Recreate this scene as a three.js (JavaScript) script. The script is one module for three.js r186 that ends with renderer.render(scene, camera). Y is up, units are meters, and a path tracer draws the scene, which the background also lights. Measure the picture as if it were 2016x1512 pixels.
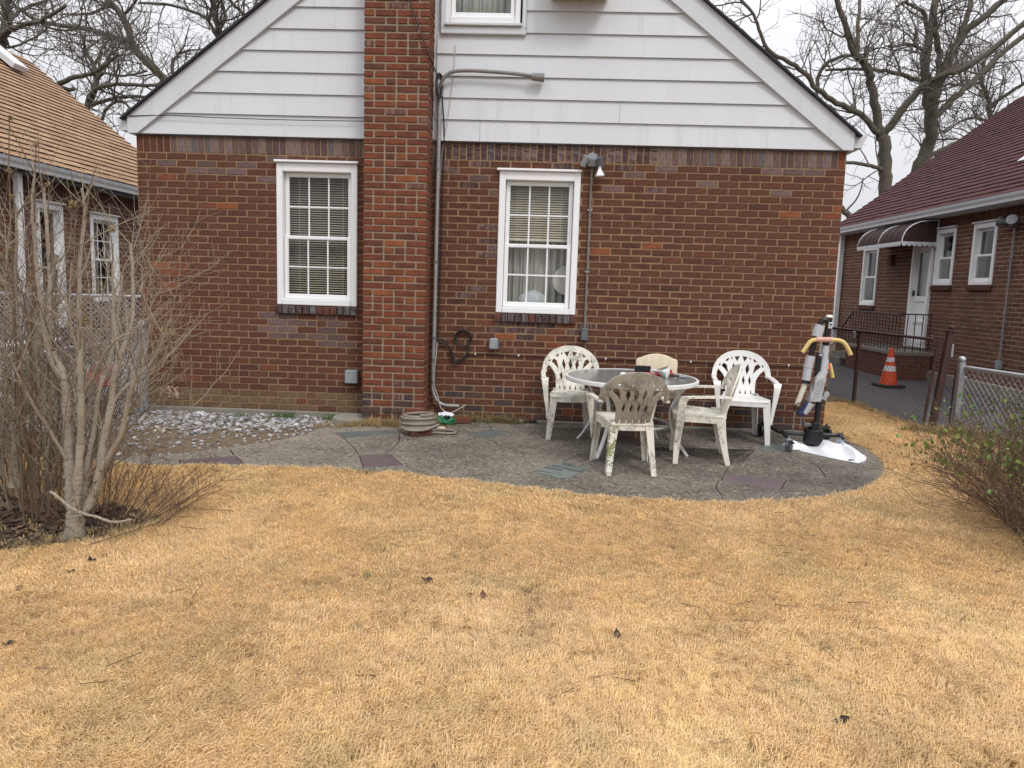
import * as THREE from 'three';
import { mergeGeometries, mergeVertices, toCreasedNormals } from 'three/addons/utils/BufferGeometryUtils.js';

// ------------------------------------------------------------------ camera, sky, sun, exposure
const scene = new THREE.Scene();
const camera = new THREE.PerspectiveCamera(54.43, 2016 / 1512, 0.05, 400);
camera.position.set(4.1514, 1.3721, 7.5479);
camera.up.set(-0.03764334, 0.99121344, -0.12680258);
camera.lookAt(4.1514 - 0.0405544, 1.3721 - 0.12830332, 7.5479 - 0.99090544);
const renderer = new THREE.WebGLRenderer({ antialias: true });
renderer.setSize(1024, 768);
renderer.toneMapping = THREE.LinearToneMapping;
renderer.toneMappingExposure = 1.0;
renderer.shadowMap.enabled = true;

const sun = new THREE.DirectionalLight(new THREE.Color(1, 0.96, 0.9), 1.3);
sun.position.set(4.1 + 7, 15, 7.5 + 6);
sun.target.position.set(4.5, 0, 2);
sun.shadow.radius = 26;
sun.shadow.mapSize.set(2048, 2048);
Object.assign(sun.shadow.camera, { left: -16, right: 16, top: 16, bottom: -16, near: 1, far: 60 });
scene.add(sun, sun.target);

// ------------------------------------------------------------------ random numbers, noise, textures
function mulberry(a) {
  return () => { a |= 0; a = a + 0x6D2B79F5 | 0; let t = Math.imul(a ^ a >>> 15, 1 | a); t = t + Math.imul(t ^ t >>> 7, 61 | t) ^ t; return ((t ^ t >>> 14) >>> 0) / 4294967296; };
}
const rng = mulberry(20240311);
const rr = (a, b, r = rng) => a + (b - a) * r();
const pick = (l, r = rng) => l[Math.floor(r() * l.length)];
const clamp = (x, a = 0, b = 1) => Math.min(b, Math.max(a, x));
const smooth = (a, b, x) => { const t = clamp((x - a) / (b - a)); return t * t * (3 - 2 * t); };
function hash(x, y, s) { let h = Math.imul(x, 374761393) + Math.imul(y, 668265263) + Math.imul(s, 2147483647 ^ 40503) | 0; h = Math.imul(h ^ h >>> 13, 1274126177); return ((h ^ h >>> 16) >>> 0) / 4294967296; }
function vnoise(x, y, per, s) {                                   // value noise that repeats every per cells
  const xi = Math.floor(x), yi = Math.floor(y), fx = x - xi, fy = y - yi, m = k => ((k % per) + per) % per;
  const u = fx * fx * (3 - 2 * fx), v = fy * fy * (3 - 2 * fy);
  const a = hash(m(xi), m(yi), s), b = hash(m(xi + 1), m(yi), s), c = hash(m(xi), m(yi + 1), s), d = hash(m(xi + 1), m(yi + 1), s);
  return a + (b - a) * u + (c - a) * v + (a - b - c + d) * u * v;
}
function fbm(x, y, per, s, o = 4) { let t = 0, a = 0.5, n = 0; for (let i = 0; i < o; i++) { t += a * vnoise(x, y, per, s + i * 17); n += a; a *= 0.5; x *= 2; y *= 2; per *= 2; } return t / n; }
function free(x, z, s = 3, o = 3) { return fbm(x + 1000, z + 1000, 100000, s, o); }
const enc = v => Math.round(255 * clamp(v <= 0.0031308 ? 12.92 * v : 1.055 * Math.pow(v, 1 / 2.4) - 0.055));
function texture(n, size, fn, srgb = true) {                      // fn(u, v) in 0..1 gives a number or [r, g, b], linear
  const d = new Uint8Array(n * n * 4);
  for (let y = 0; y < n; y++) for (let x = 0; x < n; x++) {
    const c = fn(x / n, y / n), i = (y * n + x) * 4, rgb = typeof c === 'number' ? [c, c, c] : c;
    for (let k = 0; k < 3; k++) d[i + k] = srgb ? enc(rgb[k]) : Math.round(255 * clamp(rgb[k]));
    d[i + 3] = 255;
  }
  const t = new THREE.DataTexture(d, n, n, THREE.RGBAFormat);
  t.wrapS = t.wrapT = THREE.RepeatWrapping; t.magFilter = THREE.LinearFilter; t.minFilter = THREE.LinearFilter;
  if (srgb) t.colorSpace = THREE.SRGBColorSpace;
  t.repeat.set(1 / size, 1 / size); t.needsUpdate = true;
  return t;
}

// the overcast sky: brighter towards the zenith, faint cloud structure
{
  const w = 512, h = 256, d = new Float32Array(w * h * 4);
  for (let y = 0; y < h; y++) for (let x = 0; x < w; x++) {
    const el = (y + 0.5) / h * Math.PI - Math.PI / 2, s = Math.max(0, Math.sin(el));
    const cl = el > 0 ? (fbm(x / 32, y / 20, 16, 5, 4) - 0.5) * 0.22 : 0;
    const l = 1.95 * (1 + 2 * s) / 3 * (1 + cl) * (el < 0 ? 0.35 : 1), i = (y * w + x) * 4;
    d[i] = l * 0.975; d[i + 1] = l * 0.98; d[i + 2] = l * 1.03; d[i + 3] = 1;
  }
  const t = new THREE.DataTexture(d, w, h, THREE.RGBAFormat, THREE.FloatType);
  t.mapping = THREE.EquirectangularReflectionMapping; t.magFilter = t.minFilter = THREE.LinearFilter; t.colorSpace = THREE.LinearSRGBColorSpace; t.needsUpdate = true;
  scene.background = t; scene.environment = t;
}

const T = {
  brick: texture(256, 0.37, (u, v) => { const a = fbm(u * 14, v * 22, 1 << 20, 1, 3), b = vnoise(u * 90, v * 90, 90, 2), p = vnoise(u * 40, v * 40, 40, 9); const e = fbm(u * 5, v * 9, 1 << 20, 6, 2); return 0.5 + 0.42 * a + 0.16 * b + 0.55 * (e - 0.3) - (p > 0.84 ? 0.3 : 0); }),
  brickBump: texture(256, 0.37, (u, v) => 0.5 * fbm(u * 24, v * 24, 24, 4, 3) + 0.5 * vnoise(u * 90, v * 90, 90, 2) - (vnoise(u * 40, v * 40, 40, 9) > 0.82 ? 0.4 : 0), false),
  bloom: texture(256, 0.37, (u, v) => { const a = fbm(u * 40, v * 6, 1 << 20, 31, 3), b = vnoise(u * 60, v * 60, 60, 32), k = smooth(0.35, 0.72, a) * (0.65 + 0.35 * b); return [0.45 + 0.75 * k, 0.36 + 0.86 * k, 0.34 + 0.9 * k]; }),
  mortar: texture(256, 0.6, (u, v) => 0.6 + 0.3 * fbm(u * 8, v * 8, 8, 21, 3) + 0.3 * vnoise(u * 100, v * 100, 100, 22)),
  siding: texture(512, 2.2, (u, v) => { const s = fbm(u * 34, v * 3, 1 << 20, 41, 3), b = fbm(u * 5, v * 5, 5, 43, 3); const k = 0.90 + 0.10 * b - 0.10 * smooth(0.48, 0.8, s) * smooth(0.35, 0.65, b); return [k * 0.985, k * 0.985, k]; }),
  patio: texture(1536, 7.4, (u, v) => {
    const x = u * 7.4, z = v * 7.4; if (z > 2.6) return 0.8;
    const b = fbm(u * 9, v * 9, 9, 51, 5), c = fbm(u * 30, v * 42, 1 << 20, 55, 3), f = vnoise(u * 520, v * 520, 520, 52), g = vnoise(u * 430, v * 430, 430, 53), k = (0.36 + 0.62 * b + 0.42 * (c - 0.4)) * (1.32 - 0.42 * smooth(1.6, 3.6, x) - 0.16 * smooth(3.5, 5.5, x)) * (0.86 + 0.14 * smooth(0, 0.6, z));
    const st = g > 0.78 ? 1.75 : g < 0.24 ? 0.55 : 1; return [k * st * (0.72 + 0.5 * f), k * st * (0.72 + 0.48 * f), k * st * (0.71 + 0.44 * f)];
  }),
  concrete: texture(512, 1.3, (u, v) => {
    const b = fbm(u * 6, v * 6, 6, 51, 4), f = vnoise(u * 150, v * 150, 150, 52), g = vnoise(u * 95, v * 95, 95, 53), k = 0.62 + 0.5 * b;
    const st = g > 0.72 ? 1.5 : g < 0.25 ? 0.62 : 1; return [k * st * (0.75 + 0.5 * f), k * st * (0.75 + 0.48 * f), k * st * (0.73 + 0.44 * f)];
  }),
  concreteBump: texture(1024, 1.3, (u, v) => 0.4 * vnoise(u * 150, v * 150, 150, 52) + 0.6 * vnoise(u * 95, v * 95, 95, 53), false),
  stain: texture(512, 4.7, (u, v) => 0.6 + 0.6 * fbm(u * 7, v * 7, 7, 61, 5)),
  asphalt: texture(512, 1.1, (u, v) => 0.7 + 0.35 * fbm(u * 7, v * 7, 7, 71, 3) + 0.35 * vnoise(u * 200, v * 200, 200, 72) * (vnoise(u * 120, v * 120, 120, 73) > 0.7 ? 1.8 : 0.4)),
  bark: texture(256, 0.5, (u, v) => { const b = fbm(u * 8, v * 5, 1 << 20, 81, 4); return [0.6 + 0.6 * b, 0.6 + 0.58 * b, 0.58 + 0.52 * b]; }),
  barkBump: texture(256, 0.5, (u, v) => fbm(u * 30, v * 8, 1 << 20, 83, 3), false),
  stem: texture(256, 0.3, (u, v) => { const b = fbm(u * 6, v * 4, 1 << 20, 88, 4), l = vnoise(u * 14, v * 46, 1 << 20, 89), k = 0.62 + 0.55 * b - (l > 0.8 ? 0.3 : 0) + 0.12 * vnoise(u * 60, v * 60, 60, 87); return [k, k * 0.985, k * 0.95]; }),
  twig: texture(128, 0.12, (u, v) => { const b = fbm(u * 6, v * 10, 1 << 20, 86, 3); return [0.65 + 0.6 * b, 0.63 + 0.58 * b, 0.6 + 0.55 * b]; }),
  grime: texture(512, 0.55, (u, v) => {
    const b = fbm(u * 7, v * 5, 1 << 20, 91, 4), s = fbm(u * 46, v * 34, 1 << 20, 92, 3), k = 1 - 0.12 * smooth(0.3, 0.6, b) - 0.42 * smooth(0.48, 0.74, b * 0.45 + s * 0.55);
    return [k, k * 0.985, k * 0.93];
  }),
  moss: texture(512, 0.4, (u, v) => {
    const b = fbm(u * 9, v * 9, 9, 95, 4), s = fbm(u * 50, v * 40, 1 << 20, 96, 2), g = smooth(0.42, 0.62, b * 0.6 + s * 0.4), d = smooth(0.6, 0.75, s);
    return [1 - 0.6 * g - 0.25 * d, 1 - 0.58 * g - 0.25 * d, 1 - 0.78 * g - 0.15 * d];
  }),
  slate: texture(256, 0.7, (u, v) => { const a = fbm(u * 4, v * 22, 1 << 20, 101, 4), b = fbm(u * 6, v * 6, 6, 102, 3); return 0.55 + 0.4 * a + 0.35 * b; }),
  slateStreak: texture(256, 0.62, (u, v) => { const a = fbm(u * 3 + v * 2, v * 14 - u * 6, 1 << 20, 104, 4); return 0.5 + 0.85 * smooth(0.4, 0.56, a); }),
  metal: texture(256, 0.3, (u, v) => 0.7 + 0.4 * fbm(u * 12, v * 12, 12, 111, 4)),
  rust: texture(256, 0.3, (u, v) => { const a = smooth(0.4, 0.7, fbm(u * 12, v * 12, 12, 115, 4)); return [0.65 + 0.6 * a, 0.72 + 0.2 * a, 0.75 + 0.1 * a]; }),
  soil: texture(512, 0.9, (u, v) => { const a = fbm(u * 18, v * 18, 18, 121, 4), b = vnoise(u * 110, v * 110, 110, 122); return [0.45 + 0.7 * a + 0.3 * b, 0.43 + 0.68 * a + 0.3 * b, 0.4 + 0.6 * a + 0.3 * b]; }),
  shingle: texture(256, 0.5, (u, v) => 0.6 + 0.35 * fbm(u * 9, v * 9, 9, 131, 3) + 0.4 * vnoise(u * 110, v * 110, 110, 132)),
  cloth: texture(256, 0.5, (u, v) => 0.82 + 0.18 * fbm(u * 24, v * 3, 1 << 20, 141, 3)),
  stone: texture(128, 0.1, (u, v) => 0.72 + 0.4 * fbm(u * 6, v * 6, 6, 151, 3)),
};
const M = {};
function mat(name, c, o = {}) {
  const { phys, ...rest } = o;
  const m = phys ? new THREE.MeshPhysicalMaterial(rest) : new THREE.MeshStandardMaterial({ roughness: 0.85, ...rest });
  m.color.setRGB(...c); m.name = name; M[name] = m; return m;
}
const brickMat = (n, c, tx = T.brick) => mat(n, c, { map: tx, bumpMap: T.brickBump, bumpScale: 0.0025, roughness: 0.92 });
mat('mortar', [0.30, 0.195, 0.11], { map: T.mortar, bumpMap: T.mortar, bumpScale: 0.002, roughness: 0.97 });
mat('greyMortar', [0.30, 0.235, 0.165], { map: T.mortar, bumpMap: T.mortar, bumpScale: 0.002, roughness: 0.97 });
mat('paleMortar', [0.34, 0.27, 0.215], { map: T.mortar, roughness: 0.97 });
mat('siding', [0.66, 0.68, 0.695], { map: T.siding, roughness: 0.5 });
mat('trim', [0.66, 0.68, 0.70], { map: T.siding, roughness: 0.45 });
mat('vinyl', [0.84, 0.85, 0.86], { roughness: 0.35 });
mat('roofDark', [0.025, 0.025, 0.03], { map: T.shingle });
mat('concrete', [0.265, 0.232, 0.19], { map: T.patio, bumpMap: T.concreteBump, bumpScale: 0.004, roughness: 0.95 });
mat('concretePlain', [0.27, 0.25, 0.21], { map: T.stain, roughness: 0.95 });
mat('drive', [0.30, 0.285, 0.26], { map: T.stain, roughness: 0.95 });
mat('asphalt', [0.066, 0.065, 0.07], { map: T.asphalt, roughness: 0.95 });
mat('ground', [0.13, 0.085, 0.04], { map: T.soil, bumpMap: T.soil, bumpScale: 0.01, roughness: 1 });
mat('mulch', [0.06, 0.042, 0.032], { map: T.soil, bumpMap: T.soil, bumpScale: 0.02, roughness: 1 });
mat('dirt', [0.18, 0.135, 0.09], { map: T.soil, bumpMap: T.soil, bumpScale: 0.015, roughness: 1 });
mat('slateGreen', [0.125, 0.142, 0.132], { map: T.slate, roughness: 0.6 });
mat('slateStreak', [0.155, 0.185, 0.17], { map: T.slateStreak, roughness: 0.55 });
mat('slatePurple', [0.125, 0.092, 0.096], { map: T.slate, roughness: 0.6 });
mat('plastic', [0.78, 0.765, 0.71], { map: T.grime, roughness: 0.5 });
mat('plasticClean', [0.84, 0.835, 0.81], { roughness: 0.42, map: T.cloth });
mat('plasticDirty', [0.34, 0.315, 0.27], { map: T.grime, roughness: 0.65 });
mat('plasticMoss', [0.72, 0.71, 0.64], { map: T.moss, roughness: 0.8 });
mat('tableMetal', [0.80, 0.81, 0.81], { map: T.metal, roughness: 0.4 });
mat('tableGlass', [0.34, 0.37, 0.355], { phys: true, roughness: 0.2, transmission: 0.5, thickness: 0, ior: 1.5 });
mat('pane', [0.93, 0.96, 0.95], { phys: true, roughness: 0.02, transmission: 1, thickness: 0, ior: 1.5 });
mat('room', [0.05, 0.045, 0.04], {});
mat('blind', [0.60, 0.52, 0.41], { roughness: 0.6 });
mat('curtain', [0.60, 0.58, 0.53], { map: T.cloth, roughness: 0.95 });
mat('galv', [0.42, 0.44, 0.46], { map: T.metal, roughness: 0.42, metalness: 0.55 });
mat('wire', [0.50, 0.51, 0.52], { roughness: 0.5, metalness: 0.35 });
mat('brownSteel', [0.052, 0.02, 0.016], { map: T.rust, roughness: 0.7 });
mat('black', [0.012, 0.012, 0.013], { roughness: 0.4 });
mat('blackMatt', [0.018, 0.018, 0.02], { roughness: 0.85 });
mat('greyBox', [0.30, 0.325, 0.345], { map: T.metal, roughness: 0.55 });
mat('greyDark', [0.13, 0.135, 0.14], { map: T.metal, roughness: 0.55 });
mat('conduit', [0.36, 0.36, 0.36], { map: T.metal, roughness: 0.4, metalness: 0.4 });
mat('gooseneck', [0.24, 0.225, 0.21], { map: T.metal, roughness: 0.5 });
mat('cableBlack', [0.015, 0.013, 0.014], { roughness: 0.55 });
mat('cableBrown', [0.04, 0.018, 0.014], { roughness: 0.6 });
mat('cableWhite', [0.42, 0.40, 0.35], { roughness: 0.6 });
mat('bulbSilver', [0.75, 0.75, 0.74], { roughness: 0.18, metalness: 0.9 });
mat('bulbFace', [0.8, 0.8, 0.78], { roughness: 0.2 });
mat('hose', [0.27, 0.24, 0.205], { map: T.twig, roughness: 0.7 });
mat('bagGreen', [0.01, 0.17, 0.07], { roughness: 0.35 });
mat('bagWhite', [0.78, 0.79, 0.83], { roughness: 0.42, map: T.cloth });
mat('foamWhite', [0.54, 0.55, 0.575], { roughness: 0.7, map: T.cloth });
mat('plasticFilm', [0.55, 0.56, 0.585], { phys: true, roughness: 0.2, transmission: 0.3, thickness: 0, clearcoat: 0.6 });
mat('foamYellow', [0.66, 0.50, 0.19], { roughness: 0.75 });
mat('creamTube', [0.66, 0.62, 0.5], { roughness: 0.45 });
mat('blueFabric', [0.02, 0.035, 0.11], { roughness: 0.7 });
mat('rubberGrey', [0.13, 0.14, 0.155], { roughness: 0.6 });
mat('casterFork', [0.34, 0.38, 0.43], { roughness: 0.35, metalness: 0.4 });
mat('redPlastic', [0.42, 0.02, 0.035], { roughness: 0.4 });
mat('chairWood', [0.33, 0.14, 0.05], { map: T.bark, roughness: 0.5 });
mat('upholstery', [0.74, 0.64, 0.47], { map: T.cloth, roughness: 0.85 });
mat('coneOrange', [0.72, 0.085, 0.02], { roughness: 0.55 });
mat('coneWhite', [0.75, 0.76, 0.78], { roughness: 0.4 });
mat('awningBrown', [0.042, 0.02, 0.018], { roughness: 0.85 });
mat('mowerRed', [0.5, 0.02, 0.02], { roughness: 0.35 });
mat('barkTree', [0.13, 0.115, 0.092], { map: T.bark, bumpMap: T.barkBump, bumpScale: 0.02, roughness: 0.95 });
mat('twigTree', [0.15, 0.13, 0.12], { map: T.twig, roughness: 0.95 });
mat('barkPale', [0.32, 0.28, 0.225], { map: T.stem, bumpMap: T.stem, bumpScale: 0.006, roughness: 0.9 });
mat('twigPale', [0.29, 0.245, 0.19], { map: T.twig, roughness: 0.9 });
mat('twigRed', [0.10, 0.058, 0.042], { map: T.twig, roughness: 0.9 });
mat('twigBush', [0.16, 0.105, 0.07], { map: T.twig, roughness: 0.9 });
mat('seedHead', [0.24, 0.17, 0.085], { roughness: 1 });
mat('leafGreen', [0.12, 0.19, 0.035], { phys: true, roughness: 0.7, transmission: 0.3, thickness: 0, side: THREE.DoubleSide });
mat('deadLeaf', [0.15, 0.07, 0.038], { roughness: 0.9, side: THREE.DoubleSide });
mat('deadLeafDark', [0.04, 0.025, 0.02], { roughness: 0.9, side: THREE.DoubleSide });
mat('blade', [1, 1, 1], { roughness: 0.85, side: THREE.DoubleSide });
mat('paperFlower', [0.55, 0.4, 0.33], { roughness: 0.9, side: THREE.DoubleSide });
mat('redPink', [0.62, 0.35, 0.27], { roughness: 0.6 });
mat('conduitOld', [0.20, 0.19, 0.18], { map: T.metal, roughness: 0.5 });
mat('acBeige', [0.5, 0.45, 0.36], { roughness: 0.5 });
mat('bagTwo', [0.78, 0.79, 0.83], { roughness: 0.38, map: T.cloth, side: THREE.DoubleSide });
mat('pebble', [1, 1, 1], { map: T.stone, roughness: 0.85 });

// ------------------------------------------------------------------ builders
const names = new Map();
function numbered(n) { const k = names.get(n) || 0; names.set(n, k + 1); return k ? n + '_' + String(k).padStart(3, '0') : n; }
function thing(name, label, category, pos = [0, 0, 0], group) {
  const o = new THREE.Group(); o.name = numbered(name); o.position.set(...pos); scene.add(o);
  o.userData = { label, category }; if (group) o.userData.group = group;
  return o;
}
function tag(o, label, category, group, kind) { o.userData.label = label; if (category) o.userData.category = category; if (group) o.userData.group = group; if (kind) o.userData.kind = kind; return o; }
function mesh(name, geo, m, parent = scene) {
  const o = new THREE.Mesh(geo, m); o.castShadow = o.receiveShadow = true;
  o.name = parent === scene ? numbered(name) : numbered(name);
  parent.add(o); return o;
}
function structure(name, geo, m, label) { const o = mesh(name, geo, m); o.userData = { kind: 'structure', label }; return o; }
function boxUV(g) {                                                // uv in metres by each face's own direction
  g = g.index ? g.toNonIndexed() : g;
  const p = g.attributes.position, uv = new Float32Array(p.count * 2), a = new THREE.Vector3(), b = new THREE.Vector3(), c = new THREE.Vector3();
  for (let i = 0; i < p.count; i += 3) {
    a.fromBufferAttribute(p, i); b.fromBufferAttribute(p, i + 1); c.fromBufferAttribute(p, i + 2);
    const n = b.clone().sub(a).cross(c.clone().sub(a)), ax = Math.abs(n.x), ay = Math.abs(n.y), az = Math.abs(n.z);
    [a, b, c].forEach((q, k) => { const [u, v] = ax >= ay && ax >= az ? [q.z + 0.37, q.y] : ay >= az ? [q.x, q.z] : [q.x, q.y]; uv[(i + k) * 2] = u; uv[(i + k) * 2 + 1] = v; });
  }
  g.setAttribute('uv', new THREE.BufferAttribute(uv, 2));
  return g;
}
const V = (x, y, z) => new THREE.Vector3(x, y, z);
class MB {                                                         // collects geometry that becomes ONE mesh
  constructor() { this.p = []; this.n = []; this.t = []; }
  tri(a, b, c, na, nb, nc, ta, tb, tc) { this.p.push(...a, ...b, ...c); this.n.push(...na, ...nb, ...nc); this.t.push(...ta, ...tb, ...tc); }
  geo(g, m) {
    g = boxUVkeep(g);
    const P = g.attributes.position, N = g.attributes.normal, U = g.attributes.uv, v = V(0, 0, 0), nm = m ? new THREE.Matrix3().getNormalMatrix(m) : null;
    for (let i = 0; i < P.count; i++) {
      v.fromBufferAttribute(P, i); if (m) v.applyMatrix4(m); this.p.push(v.x, v.y, v.z);
      v.fromBufferAttribute(N, i); if (nm) v.applyMatrix3(nm).normalize(); this.n.push(v.x, v.y, v.z);
      this.t.push(U.getX(i), U.getY(i));
    }
    return this;
  }
  box(cx, cy, cz, w, h, d, rot = [0, 0, 0], c = Math.min(0.006, w / 5, h / 5, d / 5)) {
    return this.geo(chamferBox(w, h, d, c), new THREE.Matrix4().compose(V(cx, cy, cz), new THREE.Quaternion().setFromEuler(new THREE.Euler(...rot)), V(1, 1, 1)));
  }
  bar(a, b, w, d, up = [0, 1, 0]) {                                // a box from a to b
    const A = V(...a), B = V(...b), y = B.clone().sub(A), L = y.length(); y.normalize();
    let x = V(...up).cross(y); if (x.length() < 1e-3) x = V(1, 0, 0).cross(y); x.normalize(); const z = x.clone().cross(y);
    const m = new THREE.Matrix4().makeBasis(x, y, z).setPosition(A.add(B).multiplyScalar(0.5));
    return this.geo(chamferBox(w, L, d, Math.min(0.003, w / 5, d / 5)), m);
  }
  tube(pts, rad, seg = 6, caps = true) {                           // pts [[x, y, z]], rad number, function of 0..1, or list
    const P = pts.map(q => V(q[0], q[1], q[2])), n = P.length, R = i => typeof rad === 'number' ? rad : Array.isArray(rad) ? rad[i] : rad(i / (n - 1));
    let nx = null, L = 0; const rings = [];
    for (let i = 0; i < n; i++) {
      const t = P[Math.min(i + 1, n - 1)].clone().sub(P[Math.max(i - 1, 0)]).normalize();
      if (!nx) { nx = V(0, 1, 0).cross(t); if (nx.length() < 0.1) nx = V(1, 0, 0).cross(t); nx.normalize(); }
      else nx.sub(t.clone().multiplyScalar(nx.dot(t))).normalize();
      const ny = t.clone().cross(nx); if (i) L += P[i].distanceTo(P[i - 1]);
      const ring = [];
      for (let k = 0; k <= seg; k++) { const a = k / seg * 2 * Math.PI, d = nx.clone().multiplyScalar(Math.cos(a)).addScaledVector(ny, Math.sin(a)); ring.push([P[i].clone().addScaledVector(d, R(i)).toArray(), d.toArray(), [a * R(i), L]]); }
      rings.push(ring);
    }
    for (let i = 0; i < n - 1; i++) for (let k = 0; k < seg; k++) {
      const a = rings[i][k], b = rings[i][k + 1], c = rings[i + 1][k + 1], d = rings[i + 1][k];
      this.tri(a[0], b[0], c[0], a[1], b[1], c[1], a[2], b[2], c[2]); this.tri(a[0], c[0], d[0], a[1], c[1], d[1], a[2], c[2], d[2]);
    }
    if (caps) for (const [i, s] of [[0, -1], [n - 1, 1]]) {
      const nn = P[Math.min(i + 1, n - 1)].clone().sub(P[Math.max(i - 1, 0)]).normalize().multiplyScalar(s).toArray(), c = P[i].toArray();
      for (let k = 0; k < seg; k++) { const a = rings[i][k][0], b = rings[i][k + 1][0]; s > 0 ? this.tri(c, a, b, nn, nn, nn, [0, 0], [0.01, 0], [0, 0.01]) : this.tri(c, b, a, nn, nn, nn, [0, 0], [0.01, 0], [0, 0.01]); }
    }
    return this;
  }
  get size() { return this.p.length; }
  geometry() {
    const g = new THREE.BufferGeometry();
    g.setAttribute('position', new THREE.BufferAttribute(new Float32Array(this.p), 3)); g.setAttribute('normal', new THREE.BufferAttribute(new Float32Array(this.n), 3)); g.setAttribute('uv', new THREE.BufferAttribute(new Float32Array(this.t), 2));
    return g;
  }
  build(name, m, parent = scene) { return mesh(name, this.geometry(), m, parent); }
}
function boxUVkeep(g) { if (!g.attributes.normal) g.computeVertexNormals(); return boxUV(g); }
function chamferBox(w, h, d, c) {                                  // a box with its edges cut
  const x = w / 2, y = h / 2, z = d / 2, pts = [], id = {};
  const at = (sx, sy, sz, k) => { const key = sx + ',' + sy + ',' + sz + ',' + k; if (!(key in id)) { id[key] = pts.length; pts.push([sx * (x - (k === 0 ? 0 : c)), sy * (y - (k === 1 ? 0 : c)), sz * (z - (k === 2 ? 0 : c))]); } return pts[id[key]]; };
  const out = [], quad = (a, b, q, e) => {
    const m = [0, 1, 2].map(i => a[i] + b[i] + q[i] + e[i]), n = V(...b).sub(V(...a)).cross(V(...q).sub(V(...a)));
    if (n.dot(V(...m)) < 0) out.push(a, q, b, a, e, q); else out.push(a, b, q, a, q, e);
  };
  for (const s of [-1, 1]) {
    quad(at(s, -1, -1, 0), at(s, 1, -1, 0), at(s, 1, 1, 0), at(s, -1, 1, 0));
    quad(at(-1, s, -1, 1), at(1, s, -1, 1), at(1, s, 1, 1), at(-1, s, 1, 1));
    quad(at(-1, -1, s, 2), at(1, -1, s, 2), at(1, 1, s, 2), at(-1, 1, s, 2));
  }
  for (const s of [-1, 1]) for (const t of [-1, 1]) {
    quad(at(s, t, -1, 0), at(s, t, 1, 0), at(s, t, 1, 1), at(s, t, -1, 1));
    quad(at(s, -1, t, 0), at(s, 1, t, 0), at(s, 1, t, 2), at(s, -1, t, 2));
    quad(at(-1, s, t, 1), at(1, s, t, 1), at(1, s, t, 2), at(-1, s, t, 2));
    for (const q of [-1, 1]) { const a = at(s, t, q, 0), b = at(s, t, q, 1), e = at(s, t, q, 2), n = V(...b).sub(V(...a)).cross(V(...e).sub(V(...a))); n.dot(V(s, t, q)) < 0 ? out.push(a, e, b) : out.push(a, b, e); }
  }
  const g = new THREE.BufferGeometry(); g.setAttribute('position', new THREE.BufferAttribute(new Float32Array(out.flat()), 3)); g.computeVertexNormals();
  return g;
}
const box = (...a) => new MB().box(...a);
function extrude(shape, depth, curve = 12) { const g = new THREE.ExtrudeGeometry(shape, { depth, bevelEnabled: false, curveSegments: curve }); g.computeVertexNormals(); return boxUV(g); }
function polygon(l) { const s = new THREE.Shape(); l.forEach(([x, y], i) => i ? s.lineTo(x, y) : s.moveTo(x, y)); s.closePath(); return s; }
function rectPath(x0, y0, x1, y1) { const s = new THREE.Path(); s.moveTo(x0, y0); s.lineTo(x1, y0); s.lineTo(x1, y1); s.lineTo(x0, y1); s.closePath(); return s; }
function spline(pts, n) { return new THREE.CatmullRomCurve3(pts.map(q => V(q[0], q[1], q[2])), false, 'centripetal').getPoints(n).map(q => q.toArray()); }
const slope = z => z > 0 ? -0.035 * Math.min(z, 12) : 0;          // the yard falls away from the house
const onGround = (x, z, h = 0) => [x, slope(z) + h, z];
function groundSheet(poly, h, mb = new MB()) {                     // a horizontal polygon [x, z] cut into small triangles that follow the slope
  const g = new THREE.ShapeGeometry(polygon(poly.map(([x, z]) => [x, -z]))), P = g.attributes.position, I = g.index.array;
  const emit = (a, b, c, depth) => {
    const L = Math.max(Math.hypot(a[0] - b[0], a[1] - b[1]), Math.hypot(c[0] - b[0], c[1] - b[1]), Math.hypot(a[0] - c[0], a[1] - c[1]));
    const cross = Math.min(a[1], b[1], c[1]) < -0.001 && Math.max(a[1], b[1], c[1]) > 0.001 && L > 0.25;
    if (depth < 9 && cross) {
      const e = [[a, b, c], [b, c, a], [c, a, b]].sort((p, q) => Math.hypot(q[0][0] - q[1][0], q[0][1] - q[1][1]) - Math.hypot(p[0][0] - p[1][0], p[0][1] - p[1][1]))[0];
      const m = [(e[0][0] + e[1][0]) / 2, (e[0][1] + e[1][1]) / 2]; emit(e[0], m, e[2], depth + 1); emit(m, e[1], e[2], depth + 1); return;
    }
    const q = [a, b, c].map(v => [v[0], slope(v[1]) + h, v[1]]), u = [0, 1, 0];
    mb.tri(...q, u, u, u, ...[a, b, c].map(v => [v[0], v[1]]));
  };
  for (let i = 0; i < I.length; i += 3) emit(...[0, 1, 2].map(k => [P.getX(I[i + k]), -P.getY(I[i + k])]), 0);
  return mb;
}
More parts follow.
